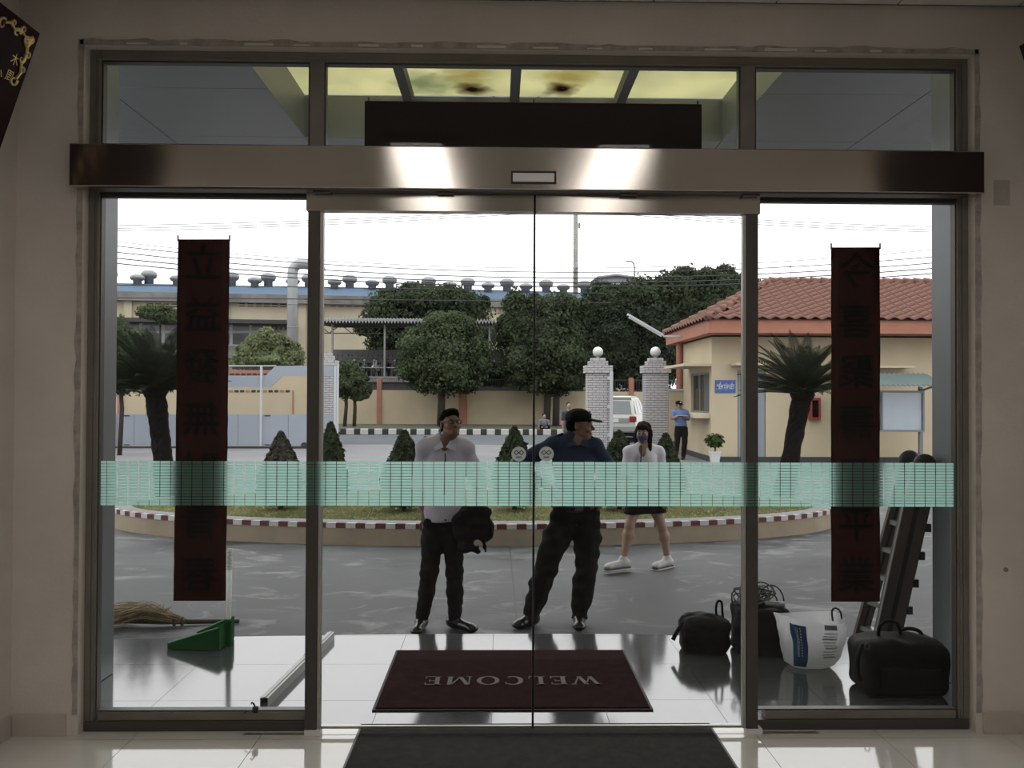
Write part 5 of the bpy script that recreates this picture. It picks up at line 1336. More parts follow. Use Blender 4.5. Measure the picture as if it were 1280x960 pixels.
sl = P(793, 500, Y=70); st = thing('street_lamp', 'thin street lamp with a curved arm above the trees', 'street lamp', (sl.x, 70, GZ)); z = P(793, 335, Y=70).z-GZ
MB().tube([(0, 0, 0), (0, 0, z), (-0.05, 0, z+0.35), (-0.25, 0, z+0.55), (-0.45, 0, z+0.6)], 0.06, 8).build('mast', M_galv, st); MB().bevbox(-0.75, -0.4, -0.1, 0.1, z+0.53, z+0.63, 0.03).build('lamp_head', M_galv, st)
# aerial mast on the guardhouse ridge
c = P(988, 352, Y=GHY+ry); ms = thing('aerial_mast', 'thin aerial mast standing on the guardhouse ridge', 'mast', (c.x, c.y, gho.z+rz_+0.13)); h_ = P(988, 333, Y=GHY+ry).z-ms.location.z
MB().tube([(0, 0, 0), (0, 0, h_)], 0.012, 6).build('rod', M_galv, ms); MB().sphere((0, 0, h_), 0.03, 8, 6).build('tip', M_galv, ms)

# ---- white car behind the pillars
CY = 31.0
cr = P(766, 553, Y=CY); car = thing('car', 'pearl white sport utility car with red tail lamps seen between brick pillars', 'car', (cr.x, CY, GZ), math.radians(-17))
M_car = mat('car_pearl_white', (0.60, 0.60, 0.57), 0.25, spec=0.8); M_cg = mat('car_glass', (0.10, 0.115, 0.12), 0.06, spec=0.8); M_bump = mat('car_lower_grey', (0.33, 0.34, 0.33), 0.35); M_tl = mat('tail_red', (0.30, 0.015, 0.012), 0.2)
# side profile (y from rear 0 to front 4.4, z), lofted in x with tumblehome
bm = MB(); prof = [(0.02, 0.45), (0.0, 0.62), (0.03, 0.98), (0.30, 1.62), (0.42, 1.70), (1.6, 1.76), (2.35, 1.70), (3.0, 1.16), (4.1, 1.02), (4.38, 0.82), (4.42, 0.45)]
def half(z): return 0.86 if z < 0.75 else (0.86-0.02*(z-0.75)/0.25 if z < 1.0 else 0.84-0.19*(z-1.0)/0.76)
vs = []; n = len(prof); fs = []
for s_ in (-1, 1): vs += [(s_*half(z), y, z) for y, z in prof]
fs += [tuple(range(n))[::-1], tuple(range(n, 2*n))]+[(k, (k+1) % n, n+(k+1) % n, n+k) for k in range(n)]
body = bm.add(vs, fs).build('body', M_car, car)
bv = body.modifiers.new('bevel', 'BEVEL'); bv.width = 0.05; bv.segments = 3; arc_smooth(body, 50)
# rear glass lies on the sloping tailgate
def tail(y0, z0, y1, z1, hx0, hx1, name, material, off=0.012, parent=None):
    d = Vector((0, y1-y0, z1-z0)).normalized(); nrm = Vector((0, -d.z, d.y))
    pts = [Vector((-hx0, y0, z0)), Vector((hx0, y0, z0)), Vector((hx1, y1, z1)), Vector((-hx1, y1, z1))]
    return MB().prism(pts, nrm*-0.02, nrm*off).build(name, material, parent or car)
tail(0.065, 1.06, 0.265, 1.56, 0.70, 0.60, 'rear_window', M_cg)
tail(0.28, 1.62, 0.36, 1.66, 0.66, 0.64, 'spoiler', M_car, 0.10)
MB().box(-0.60, 0.60, -0.012, 0.05, 0.74, 0.92).build('number_plate_panel', M_bump, car); MB().box(-0.22, 0.22, -0.02, 0.02, 0.76, 0.90).build('number_plate', M_ball, car)
MB().bevbox(-0.90, 0.90, -0.10, 0.25, 0.38, 0.66, 0.06).build('rear_bumper', M_bump, car)
for s_ in (-1, 1): MB().bevbox(min(s_*0.62, s_*0.875), max(s_*0.62, s_*0.875), -0.03, 0.16, 0.78, 1.0, 0.03).build('tail_lamp', M_tl, car)
for s_ in (-1, 1):
    for y0, y1, t0, t1 in ((0.42, 1.05, 0.55, 1.05), (1.15, 2.0, 1.15, 1.95), (2.1, 2.95, 2.1, 2.45)):
        pts = [Vector((s_*(half(1.1)+0.004), y0, 1.08)), Vector((s_*(half(1.1)+0.004), y1, 1.08)), Vector((s_*(half(1.6)+0.004), t1, 1.58)), Vector((s_*(half(1.6)+0.004), t0, 1.58))]
        MB().prism(pts, (-0.01*s_, 0, 0), (0.008*s_, 0, 0)).build('side_window', M_cg, car)
    for y in (0.85, 3.5):
        w_ = MB().lathe([(0.22, -0.11), (0.34, -0.10), (0.34, 0.10), (0.22, 0.11), (0.0, 0.09)], 20, (s_*0.78, y, 0.34), Matrix.Rotation(PI/2*s_, 3, 'Y')).build('wheel', M_tyre, car, True)
        MB().lathe([(0.20, 0.0), (0.19, 0.03), (0, 0.02)], 14, (s_*0.88, y, 0.34), Matrix.Rotation(PI/2*s_, 3, 'Y')).build('hub_cap', M_chr, w_, True)
MB().box(-0.83, 0.83, 0.1, 4.3, 0.24, 0.46).build('underbody', M_tyre, car)
# ================================================================ people
M_skin = mat('skin_tan', (0.30, 0.165, 0.105), 0.55, var=0.08, vscale=20); M_skin2 = mat('skin_light', (0.40, 0.245, 0.175), 0.55, var=0.08, vscale=20)
M_hair = mat('hair_black', (0.008, 0.007, 0.007), 0.95, spec=0.03, bump=0.2, bscale=180, stretch=(1, 1, 0.15)); M_hair2 = mat('hair_dark_brown', (0.030, 0.019, 0.016), 0.9, spec=0.08, bump=0.2, bscale=180, stretch=(1, 1, 0.15))
M_shirt = mat('shirt_lilac_white', (0.80, 0.75, 0.90), 0.9, bump=0.1, bscale=22, spec=0.2); M_trou = mat('trousers_black', (0.010, 0.010, 0.011), 0.9, bump=0.1, bscale=20, spec=0.15)
M_blk = mat('black_fabric', (0.009, 0.009, 0.010), 0.9, bump=0.1, bscale=16, spec=0.15); M_shoe = mat('black_leather', (0.012, 0.012, 0.012), 0.25)
M_navy = mat('uniform_navy', (0.045, 0.062, 0.110), 0.9, spec=0.2, bump=0.1, bscale=22); M_uni = mat('uniform_blue', (0.13, 0.21, 0.44), 0.85, bump=0.2, bscale=20)
M_eye = mat('eye_white', (0.6, 0.6, 0.58), 0.2); M_iris = mat('iris_dark', (0.02, 0.012, 0.01), 0.15); M_lip = mat('lip', (0.28, 0.11, 0.09), 0.5)
V3 = lambda *a: np.array(a, float)
def xf(prims, C, R, s):
    out = []
    for p in prims:
        c = p[1] if p[0] == 'cut' else p
        if c[0] == 'cap': n = ('cap', C+R @ (c[1]*s), C+R @ (c[2]*s), c[3]*s, c[4]*s, c[5]*s)
        elif c[0] == 'ell': n = ('ell', C+R @ (c[1]*s), c[2]*s, R if c[3] is None else R @ c[3], c[4]*s)
        else: n = ('box', C+R @ (c[1]*s), c[2]*s, c[3]*s, R if c[4] is None else R @ c[4], c[5]*s)
        out.append(('cut', n) if p[0] == 'cut' else n)
    return out
def head_prims():
    q = [ell((0, 0.018, 0.030), (0.074, 0.093, 0.084)), ell((0, -0.022, -0.028), (0.063, 0.066, 0.084), k=0.03), ell((0, -0.038, -0.082), (0.042, 0.046, 0.030), k=0.03),
         cap((-0.048, 0.0, -0.055), (-0.018, -0.056, -0.088), 0.018, k=0.02), cap((0.048, 0.0, -0.055), (0.018, -0.056, -0.088), 0.018, k=0.02),
         cap((-0.036, -0.078, 0.022), (0.036, -0.078, 0.022), 0.012, k=0.012), cap((-0.042, -0.066, -0.03), (-0.03, -0.07, -0.035), 0.018, k=0.02), cap((0.042, -0.066, -0.03), (0.03, -0.07, -0.035), 0.018, k=0.02)]
    q += [cut(ell((s*0.031, -0.096, 0.001), (0.019, 0.014, 0.011), k=0.010)) for s in (-1, 1)]
    q += [ell((s*0.031, -0.0765, 0.001), (0.0135, 0.0125, 0.0105), k=0.003) for s in (-1, 1)]
    q += [cap((0, -0.084, 0.008), (0, -0.108, -0.030), 0.0085, 0.0125, k=0.006), ell((-0.012, -0.092, -0.035), (0.010, 0.010, 0.008), k=0.008), ell((0.012, -0.092, -0.035), (0.010, 0.010, 0.008), k=0.008)]
    q += [cap((-0.020, -0.086, -0.060), (0.020, -0.086, -0.060), 0.0075, k=0.006), cap((-0.016, -0.085, -0.071), (0.016, -0.085, -0.071), 0.0085, k=0.006), cut(cap((-0.022, -0.096, -0.0655), (0.022, -0.096, -0.0655), 0.003, k=0.003))]
    for s in (-1, 1): q += [ell((s*0.079, 0.012, -0.006), (0.010, 0.022, 0.032), rotm(0.2, 0, s*0.35), k=0.008), cut(ell((s*0.088, 0.006, -0.004), (0.007, 0.011, 0.017), k=0.005))]
    return q
def eyes(par, C, R, s, res):
    for sx in (-1, 1):
        e_ = soft_obj('eye', xf([ell((sx*0.031, -0.0785, 0.001), (0.012, 0.0125, 0.0075), k=0.003)], C, R, s), 0.0022, M_eye, par)
        soft_obj('iris', xf([ell((sx*0.031, -0.0895, 0.001), (0.0055, 0.003, 0.0055), k=0.003)], C, R, s), 0.0014, M_iris, e_)
def hand_prims(w, d, n, curl=0.5, s=1.0, thumb=1, spread=0.10):
    """wrist point, pointing direction, back-of-hand normal; fingers curl away from the normal"""
    d = d/np.linalg.norm(d); n = n-d*(n @ d); n /= np.linalg.norm(n); x = np.cross(d, n)*thumb
    R = np.stack([x, d, n], 1)
    q = [('box', w+d*0.048*s, V3(0.037, 0.045, 0.013)*s, 0.012*s, R, 0.012), ('cap', w-d*0.03*s, w+d*0.02*s, 0.024*s, 0.022*s, 0.02)]
    for i, (off, L) in enumerate(((0.027, 0.070), (0.009, 0.078), (-0.009, 0.073), (-0.027, 0.057))):
        p = w+d*0.088*s+x*off*s; a = 0.25*curl; r = 0.0088*s
        for j, f in enumerate((0.45, 0.32, 0.26)):
            dd = d*math.cos(a)-n*math.sin(a)+x*off*spread/0.03*0.3; e_ = p+dd/np.linalg.norm(dd)*L*f*s
            q.append(cap(p, e_, r, r*0.93, k=0.003)); p = e_; a += 0.85*curl; r *= 0.93
    p = w+d*0.022*s+x*0.030*s
    for j, (L, dd) in enumerate(((0.040, d*0.65+x*0.75-n*0.25), (0.032, d*0.9+x*0.35-n*0.3*curl), (0.026, d*0.95+x*0.1-n*0.5*curl))):
        e_ = p+dd/np.linalg.norm(dd)*L*s; q.append(cap(p, e_, 0.0115*s-0.001*j, 0.010*s-0.001*j, k=0.008 if j == 0 else 0.003)); p = e_
    return q
def limb(a, b, r0, r1, bulge=0.0, at=0.35, k=0.03, off=(0, 0, 0)):
    m = a+(b-a)*at+np.array(off); rm = r0+(r1-r0)*at+bulge
    return [cap(a, m, r0, rm, k=k), cap(m, b, rm, r1, k=k)]
def body_base(J, sex='m', s=1.0, lg=0.80):
    """one continuous figure from a dict of joints"""
    q = []; pel = (J['hipL']+J['hipR'])/2; ch = (J['shL']+J['shR'])/2; wa = pel+(ch-pel)*0.38
    f = J['fwd']; sd = np.cross(f, V3(0, 0, 1)); R = np.stack([sd, -f, V3(0, 0, 1)], 1)
    W = 0.165 if sex == 'm' else 0.14
    q += [ell(ch-V3(0, 0, 0.13*s), V3(W, 0.105, 0.19)*s, R, k=0.05), ell(wa, V3(W*0.82, 0.095, 0.16)*s, R, k=0.05), ell(pel+V3(0, 0, 0.03), V3(W*0.98, 0.105, 0.13)*s, R, k=0.05), cap(J['shL'], J['shR'], 0.062*s, k=0.05)]
    nb = ch+V3(0, 0, 0.015); q += [cap(nb, J['head']+np.array(J['HR'] @ V3(0, 0.018, -0.05)), 0.060*s, 0.050*s, k=0.03), cap(J['shL'], nb+V3(0, 0, 0.05), 0.04*s, k=0.06), cap(J['shR'], nb+V3(0, 0, 0.05), 0.04*s, k=0.06)]
    for e in 'LR':
        q += limb(J['sh'+e], J['el'+e], 0.054*s, 0.038*s, 0.004, 0.4); q += limb(J['el'+e], J['wr'+e], 0.040*s, 0.024*s, 0.006, 0.3)
        q += limb(J['hip'+e]+V3(0, 0, 0.0), J['kn'+e], 0.086*s*lg, 0.052*s*lg, 0.006, 0.35); q += limb(J['kn'+e], J['an'+e], 0.054*s*lg, 0.034*s*lg, 0.012*lg, 0.30, off=tuple(-f*0.012))
        t_ = J['toe'+e]-J['an'+e]; q += [cap(J['an'+e], J['an'+e]+t_*0.15-V3(0, 0, 0.04), 0.036*s, 0.034*s), cap(J['an'+e]-V3(0, 0, 0.045*s), J['toe'+e], 0.034*s, 0.022*s)]
    q += xf(head_prims(), J['head'], J['HR'], J.get('hs', 1.0))
    return q
def person(label, J, res, skin, sex='m', s=1.0, hands=(None, None)):
    o = thing('person', label, 'person', J['org'])
    q = body_base(J, sex, s, 1.0 if sex == 'f' else 0.80)
    for e, h in zip('LR', hands):
        if h is None: h = (J['wr'+e]-J['el'+e], J['fwd']*1.0, 0.5)
        q += hand_prims(J['wr'+e], np.array(h[0], float), np.array(h[1], float), h[2], 0.95*s, (1 if e == 'R' else -1)*(h[3] if len(h) > 3 else 1))
    soft_obj('body', q, res, skin, o)
    return o
def joints(px0, Y, feet_py, pts):
    """photo pixel (and depth offset) of each joint -> local metres, origin on the ground between the feet"""
    o = P(px0, feet_py, Y=Y); org = Vector((o.x, Y, GZ-0.002)); J = {'org': org}
    for k_, (x, y, d) in pts.items():
        p = P(x, y, Y=Y+d)-org; J[k_] = V3(*p)
    return J
def Rz(a, tilt=0.0, roll=0.0): return np.array(Euler((tilt, roll, a)).to_matrix())
def torso_cloth(J, s, W, inf=0.014, sleeve=0.55):
    pel = (J['hipL']+J['hipR'])/2; ch = (J['shL']+J['shR'])/2; wa = pel+(ch-pel)*0.38; f = J['fwd']; sd = np.cross(f, V3(0, 0, 1)); R = np.stack([sd, -f, V3(0, 0, 1)], 1)
    q = [ell(ch-V3(0, 0, 0.13*s), V3(W+inf, 0.107+inf, 0.19)*s, R, k=0.06), ell(wa, V3(W*0.90+inf, 0.102+inf, 0.19)*s, R, k=0.06), ell(pel+V3(0, 0, 0.05), V3(W*0.96+inf, 0.108+inf, 0.15)*s, R, k=0.06), cap(J['shL'], J['shR'], 0.066*s, k=0.06)]
    nb = ch+V3(0, 0, 0.03); q += [cap(J['shL'], nb+V3(0, 0, 0.055), 0.046*s, k=0.06), cap(J['shR'], nb+V3(0, 0, 0.055), 0.046*s, k=0.06)]
    for e in 'LR':
        m = J['sh'+e]+(J['el'+e]-J['sh'+e])*min(1, sleeve*1.35)
        q.append(cap(J['sh'+e], m, 0.068*s, 0.064*s, k=0.035))
        if sleeve > 0.9: q.append(cap(J['el'+e], J['el'+e]+(J['wr'+e]-J['el'+e])*0.92, 0.052*s, 0.036*s, k=0.03))
    return q
def trouser_prims(J, s, W, r=(0.098, 0.072, 0.055), baggy=None):
    pel = (J['hipL']+J['hipR'])/2; f = J['fwd']; sd = np.cross(f, V3(0, 0, 1)); R = np.stack([sd, -f, V3(0, 0, 1)], 1)
    q = [ell(pel+V3(0, 0, 0.05), V3(W*0.97, 0.115, 0.15)*s, R, k=0.05)]
    for e in 'LR':
        q += limb(J['hip'+e], J['kn'+e], r[0]*s, r[1]*s, 0.004, 0.4, k=0.04); bot = J['an'+e]-V3(0, 0, 0.035*s); q += limb(J['kn'+e], bot, r[1]*s, r[2]*s, 0.002, 0.4, k=0.03)
        if baggy: q.append(ell(J['hip'+e]*0.25+J['kn'+e]*0.75+np.cross(f, V3(0, 0, 1))*(0.05 if (J['hip'+e]-pel) @ np.cross(f, V3(0, 0, 1)) > 0 else -0.05), V3(0.05, 0.06, 0.09), k=0.02))
    return q
def shoe_prims(an, toe, s=1.0, hgt=0.0, top=0.05):
    d = toe-an; d[2] = 0; L = np.linalg.norm(d); d /= L; z0 = toe[2]-0.02*s
    up = V3(0, 0, 1); a = V3(an[0], an[1], 0)
    heel = V3(an[0], an[1], z0+0.045*s)-d*0.045*s; ball = V3(toe[0], toe[1], z0+0.030*s)-d*0.03*s
    return [cap(heel, heel+d*0.06*s, 0.040*s, 0.040*s), cap(heel+d*0.03*s, ball, 0.042*s, 0.038*s, k=0.03), ell(ball+d*0.02*s, V3(0.044, 0.044, 0.026)*s, k=0.02), cap(V3(an[0], an[1], z0+0.06*s), V3(an[0], an[1], z0+(0.075+top)*s), 0.040*s, k=0.03), plane((0, 0, -1), -(z0-0.012*s)-0.0)]
fold = wob(0.0028, 34, 4)

# ---- man in the pale shirt
J = joints(556, 6.32, 788, {'head': (563.5, 530, -0.02), 'shR': (532, 560, 0), 'shL': (582, 561, 0.02), 'elR': (523, 610, 0.04), 'wrR': (531, 648, -0.03), 'elL': (600, 609, 0.06), 'wrL': (590, 636, -0.16),
    'hipR': (543, 652, 0), 'hipL': (567, 652, 0), 'knR': (537, 715, -0.02), 'knL': (568, 715, 0.0), 'anR': (527, 772, 0.02), 'anL': (569, 774, 0.02), 'toeR': (520, 786, -0.17), 'toeL': (592, 786, -0.10)})
J['fwd'] = V3(0.05, -1, 0)/np.linalg.norm(V3(0.05, -1, 0)); J['HR'] = Rz(math.radians(24), math.radians(-12)); J['hs'] = 0.93
for e in 'LR': J['toe'+e][2] = 0.03; J['an'+e][2] = 0.095
man = person('man in a pale shirt and black trousers looking up, black jacket over his arm', J, 0.0048, M_skin, 'm', 0.97, hands=((V3(0.10, 0.10, -1.0), V3(0.5, -0.8, 0.0), 0.5), (V3(0.10, -0.05, -1), V3(-0.6, -0.8, 0), 0.45, 1)))
eyes(man, J['head'], J['HR'], 0.93, 0.003)
ch = (J['shL']+J['shR'])/2
sh_ = soft_obj('shirt', torso_cloth(J, 0.97, 0.165, 0.012, 0.68)+[cut(ell(ch+V3(0.0, -0.10, 0.07), V3(0.045, 0.06, 0.085), k=0.01)), cut(cap(ch+V3(0.005, 0.0, 0.03), ch+V3(0.02, -0.01, 0.2), 0.058, k=0.008)), plane((0, 0, -1), -((J['hipL'][2]+J['hipR'][2])/2+0.012))], 0.0075, M_shirt, man, fold)
# collar wings, placket line
q = MB()
for s_ in (-1, 1):
    b0 = ch+V3(s_*0.064+0.005, -0.01, 0.115); b1 = ch+V3(s_*0.010, -0.112, 0.015); b2 = ch+V3(s_*0.076, -0.110, -0.010); b3 = ch+V3(s_*0.098, -0.035, 0.060)
    q.prism([Vector(b0), Vector(b1), Vector(b2), Vector(b3)], (0, -0.006, 0.0), (0, 0.004, 0.004))
q.build('collar', M_shirt, sh_)
MB().tube([Vector(ch+V3(0.004, -0.125, -0.03)), Vector(ch+V3(0.006, -0.135, -0.15)), Vector(ch+V3(0.0, -0.128, -0.34))], 0.005, 6).build('lanyard', M_navy, man)
soft_obj('trousers', trouser_prims(J, 0.97, 0.165, (0.090, 0.066, 0.050))+[plane((0, 0, 1), (J['hipL'][2]+J['hipR'][2])/2+0.03), plane((0, 0, -1), -0.045)], 0.0075, M_trou, man, wob(0.004, 40, 8))
for e in 'RL': soft_obj('shoe', shoe_prims(J['an'+e], J['toe'+e], 1.0, 0, 0.03), 0.006, M_shoe, man)
soft_obj('hair', xf([ell((0, 0.026, 0.042), (0.079, 0.096, 0.080), k=0.01), ell((0, 0.055, -0.01), (0.074, 0.062, 0.075), k=0.02), ell((0, -0.02, 0.088), (0.066, 0.066, 0.036), k=0.03), cut(ell((0, -0.120, -0.016), (0.078, 0.075, 0.080), k=0.015)), cut(ell((0, 0.0, -0.095), (0.10, 0.075, 0.06), k=0.01))], J['head'], J['HR'], 0.93), 0.005, M_hair, man, wob(0.003, 90, 2))
def glasses(par, J, s):
    def T_(v): return Vector(J['head']+J['HR'] @ (V3(*v)*s))
    q = MB()
    for sx in (-1, 1):
        q.tube([T_((sx*0.034+0.025*math.cos(a), -0.103, 0.0+0.017*math.sin(a))) for a in [2*PI*i/16 for i in range(16)]], 0.0022, 5, closed=True)
        q.tube([T_((sx*0.059, -0.102, 0.006)), T_((sx*0.080, -0.05, 0.008)), T_((sx*0.082, 0.02, 0.006))], 0.0022, 5)
    q.tube([T_((-0.010, -0.104, 0.006)), T_((0.010, -0.104, 0.006))], 0.0022, 5)
    g_ = q.build('glasses', M_dark, par)
    for sx in (-1, 1):
        pts = [T_((sx*0.034+0.024*math.cos(a), -0.103, 0.016*math.sin(a))) for a in [2*PI*i/16 for i in range(16)]]
        mesh_obj('lens', pts, [tuple(range(16))], M_glass, g_)
glasses(man, J, 0.93)
# the black jacket he carries
jc = V3(*P(594, 655, Y=6.16)); jo = Vector(P(594, 655, Y=6.16))
jk = thing('jacket', 'black crumpled jacket bundle hanging over the arm of the pale-shirted man', 'jacket', jo)
def jp(px, py, d=0): return V3(*(P(px, py, Y=6.16+d)-jo))
soft_obj('bundle', [cap(jp(583, 640), jp(600, 636), 0.05, 0.06, k=0.04), ell(jp(594, 655), (0.125, 0.075, 0.125), k=0.04), ell(jp(604, 662, 0.02), (0.075, 0.06, 0.105), k=0.03), ell(jp(585, 672), (0.075, 0.055, 0.10), k=0.03), ell(jp(575, 655), (0.06, 0.05, 0.10), k=0.03), cap(jp(603, 675), jp(606, 682), 0.03, 0.022), cap(jp(590, 682), jp(597, 690), 0.028, 0.016), cap(jp(578, 684), jp(582, 688), 0.03, 0.02)], 0.007, M_blk, jk, wob(0.013, 26, 5))
MB().tube([Vector(jp(606, 640)), Vector(jp(613, 652, -0.02)), Vector(jp(614, 668, -0.03)), Vector(jp(608, 676))], 0.013, 8).build('sleeve_strap', M_blk, jk, True)
for a_, b_ in ((597, 691), (606, 690)): MB().tube([Vector(jp(a_, 682)), Vector(jp(a_+1, b_))], [0.012, 0.007], 6).build('strap_end', M_blk, jk)

# ---- guard in dark uniform, hands on hips, head in profile
J = joints(700, 6.42, 781, {'head': (725.5, 531.5, 0.0), 'shR': (693, 557, 0.0), 'shL': (743, 559, 0.0), 'elR': (645, 579, 0.05), 'wrR': (689, 612, -0.10), 'elL': (769, 595, 0.12), 'wrL': (752, 619, -0.06),
    'hipR': (705, 648, 0), 'hipL': (733, 648, 0), 'knR': (683, 708, -0.04), 'knL': (733, 708, 0.0), 'anR': (663, 765, 0.0), 'anL': (724, 764, 0.03), 'toeR': (646, 782, -0.10), 'toeL': (724, 780, -0.16)})
J['fwd'] = V3(0.12, -1, 0)/np.linalg.norm(V3(0.12, -1, 0)); J['HR'] = Rz(math.radians(74), 0.0); J['hs'] = 0.97
for e in 'LR': J['toe'+e][2] = 0.03; J['an'+e][2] = 0.10
grd = person('security guard in dark uniform and peaked cap standing with hands on hips', J, 0.0048, M_skin, 'm', 1.0, hands=((V3(-0.7, -0.5, -0.5), V3(0.3, -0.9, 0.3), 0.6), (V3(0.75, -0.4, -0.5), V3(-0.3, -0.9, 0.3), 0.6)))
eyes(grd, J['head'], J['HR'], 0.97, 0.003)
ch = (J['shL']+J['shR'])/2; hipz = (J['hipL'][2]+J['hipR'][2])/2
us = soft_obj('uniform_shirt', torso_cloth(J, 0.97, 0.166, 0.014, 0.66)+[cut(cap(ch+V3(0.02, 0.0, 0.06), ch+V3(0.03, 0, 0.22), 0.062, k=0.008)), cut(ell(ch+V3(0.02, -0.11, 0.06), V3(0.035, 0.05, 0.06), k=0.01)), plane((0, 0, -1), -(hipz+0.06))], 0.0075, M_navy, grd, fold)
q = MB()
for s_ in (-1, 1):
    b0 = ch+V3(s_*0.064+0.02, 0.0, 0.095); b1 = ch+V3(s_*0.014+0.02, -0.115, 0.02); b2 = ch+V3(s_*0.075+0.02, -0.115, 0.0); b3 = ch+V3(s_*0.095+0.02, -0.03, 0.055)
    q.prism([Vector(b0), Vector(b1), Vector(b2), Vector(b3)], (0, -0.006, 0.0), (0, 0.004, 0.004))
q.build('collar', M_navy, us)
for e in 'LR':
    a_ = J['sh'+e]; b_ = ch+V3(0.07 if e == 'L' else -0.05, 0, 0.08)
    MB().bar(Vector(a_+V3(0, 0, 0.066)), Vector(a_*0.35+b_*0.65+V3(0, 0, 0.045)), 0.055, 0.018).build('epaulette', M_blk, us)
MB().box(-0.035, 0.035, -0.006, 0.004, -0.01, 0.012).build('name_patch', M_shirt, us, loc=Vector(ch+V3(0.10, -0.135, -0.12)))
soft_obj('trousers', trouser_prims(J, 1.02, 0.175, (0.105, 0.084, 0.066), True)+[plane((0, 0, 1), hipz+0.13), plane((0, 0, -1), -0.05)], 0.0075, M_blk, grd, wob(0.007, 32, 9))
fx = J['fwd']; sd = np.cross(fx, V3(0, 0, 1)); pc_ = (J['hipL']+J['hipR'])/2+V3(0, 0, 0.10)
belt = MB().tube([Vector(pc_+sd*0.178*math.cos(a)+fx*0.126*math.sin(a)) for a in [2*PI*i/28 for i in range(28)]], 0.018, 6, closed=True).build('belt', M_shoe, grd, True)
MB().obox(Vector(pc_+fx*0.146), (0.06, 0.012, 0.045)).build('buckle', M_chr, belt)
for e in 'RL': soft_obj('shoe', shoe_prims(J['an'+e], J['toe'+e], 1.08, 0, 0.05), 0.006, M_shoe, grd)
soft_obj('hair', xf([ell((0, 0.045, 0.0), (0.079, 0.074, 0.075), k=0.02), cut(ell((0, -0.10, -0.02), (0.12, 0.10, 0.14), k=0.01)), cut(ell((0, 0.0, -0.085), (0.10, 0.08, 0.06), k=0.01))], J['head'], J['HR'], 0.97), 0.005, M_hair, grd)
def cap_hat(par, J, s, mat_c):
    h_ = soft_obj('peaked_cap', xf([ell((0, 0.018, 0.062), (0.090, 0.108, 0.075), k=0.01), cap((-0.06, 0.03, 0.06), (0.06, 0.03, 0.06), 0.05, k=0.03), cut(rbox((0, 0.0, -0.06), (0.2, 0.2, 0.09), 0.01, k=0.01))], J['head'], J['HR'], s), 0.005, mat_c, par)
    soft_obj('brim', xf([ell((0, -0.115, 0.040), (0.072, 0.068, 0.010), rotm(0.16, 0, 0), k=0.01), cut(ell((0, 0.012, 0.04), (0.080, 0.098, 0.06), k=0.005))], J['head'], J['HR'], s), 0.004, mat_c, h_)
    c = Vector(J['head']+J['HR'] @ (V3(0.0, -0.075, 0.098)*s)); M_ = Matrix([list(r_) for r_ in J['HR']]) @ Matrix.Rotation(math.radians(62), 3, 'X')
    MB().lathe([(0.022, -0.002), (0.022, 0.012), (0.015, 0.016), (0, 0.016)], 12, c, M_).build('badge', mat('badge_silver', (0.6, 0.6, 0.6), 0.3, metal=0.5), h_)
    return h_
cap_hat(grd, J, 0.97, M_blk)

# ---- walking woman with a purple mask
J = joints(800, 8.5, 711, {'head': (804, 541, 0.0), 'shR': (787, 566, -0.04), 'shL': (823, 566, 0.05), 'elR': (782, 596, -0.06), 'wrR': (779, 618, -0.18), 'elL': (829, 597, 0.09), 'wrL': (830, 622, -0.02),
    'hipR': (798, 622, -0.02), 'hipL': (815, 622, 0.03), 'knR': (787, 657, -0.10), 'knL': (827, 659, 0.06), 'anR': (779, 699, -0.14), 'anL': (834, 700, 0.08), 'toeR': (759, 709, -0.24), 'toeL': (819, 711, -0.05)})
J['fwd'] = V3(-0.55, -0.83, 0); J['fwd'] /= np.linalg.norm(J['fwd']); J['HR'] = Rz(math.radians(-22), 0.0); J['hs'] = 0.92; J['org'].z += 0.005
for e in 'LR': J['toe'+e][2] = 0.035+(0.03 if e == 'R' else 0); J['an'+e][2] = max(0.10, J['an'+e][2])
wom = person('woman in a white blouse and dark skirt with a purple face mask walking', J, 0.0062, M_skin2, 'f', 0.88)
eyes(wom, J['head'], J['HR'], 0.92, 0.003)
ch = (J['shL']+J['shR'])/2; hipz = (J['hipL'][2]+J['hipR'][2])/2
soft_obj('blouse', torso_cloth(J, 0.88, 0.142, 0.014, 0.6)+[cut(cap(ch+V3(0, 0.0, 0.05), ch+V3(0, 0, 0.2), 0.055, k=0.008)), cut(ell(ch+V3(-0.03, -0.09, 0.04), V3(0.035, 0.05, 0.08), k=0.01)), plane((0, 0, -1), -(hipz+0.05))], 0.008, mat('blouse_white', (0.85, 0.82, 0.90), 0.85, bump=0.2, bscale=20), wom, fold)
mid = (J['knL']+J['knR'])/2
soft_obj('skirt', [ell((J['hipL']+J['hipR'])/2+V3(0, 0, 0.05), V3(0.155, 0.125, 0.14), k=0.05), cap(J['hipR'], J['hipR']*0.45+J['knR']*0.55, 0.105, 0.098, k=0.08), cap(J['hipL'], J['hipL']*0.45+J['knL']*0.55, 0.105, 0.098, k=0.08), cap((J['hipL']+J['hipR'])/2, (J['hipL']+J['hipR'])/2-V3(0, 0, 0.12), 0.11, 0.11, k=0.05), plane((0, 0, 1), hipz+0.13), plane((0, 0, -1), -(P(800, 641, Y=8.5).z-J['org'].z))], 0.008, M_trou, wom)
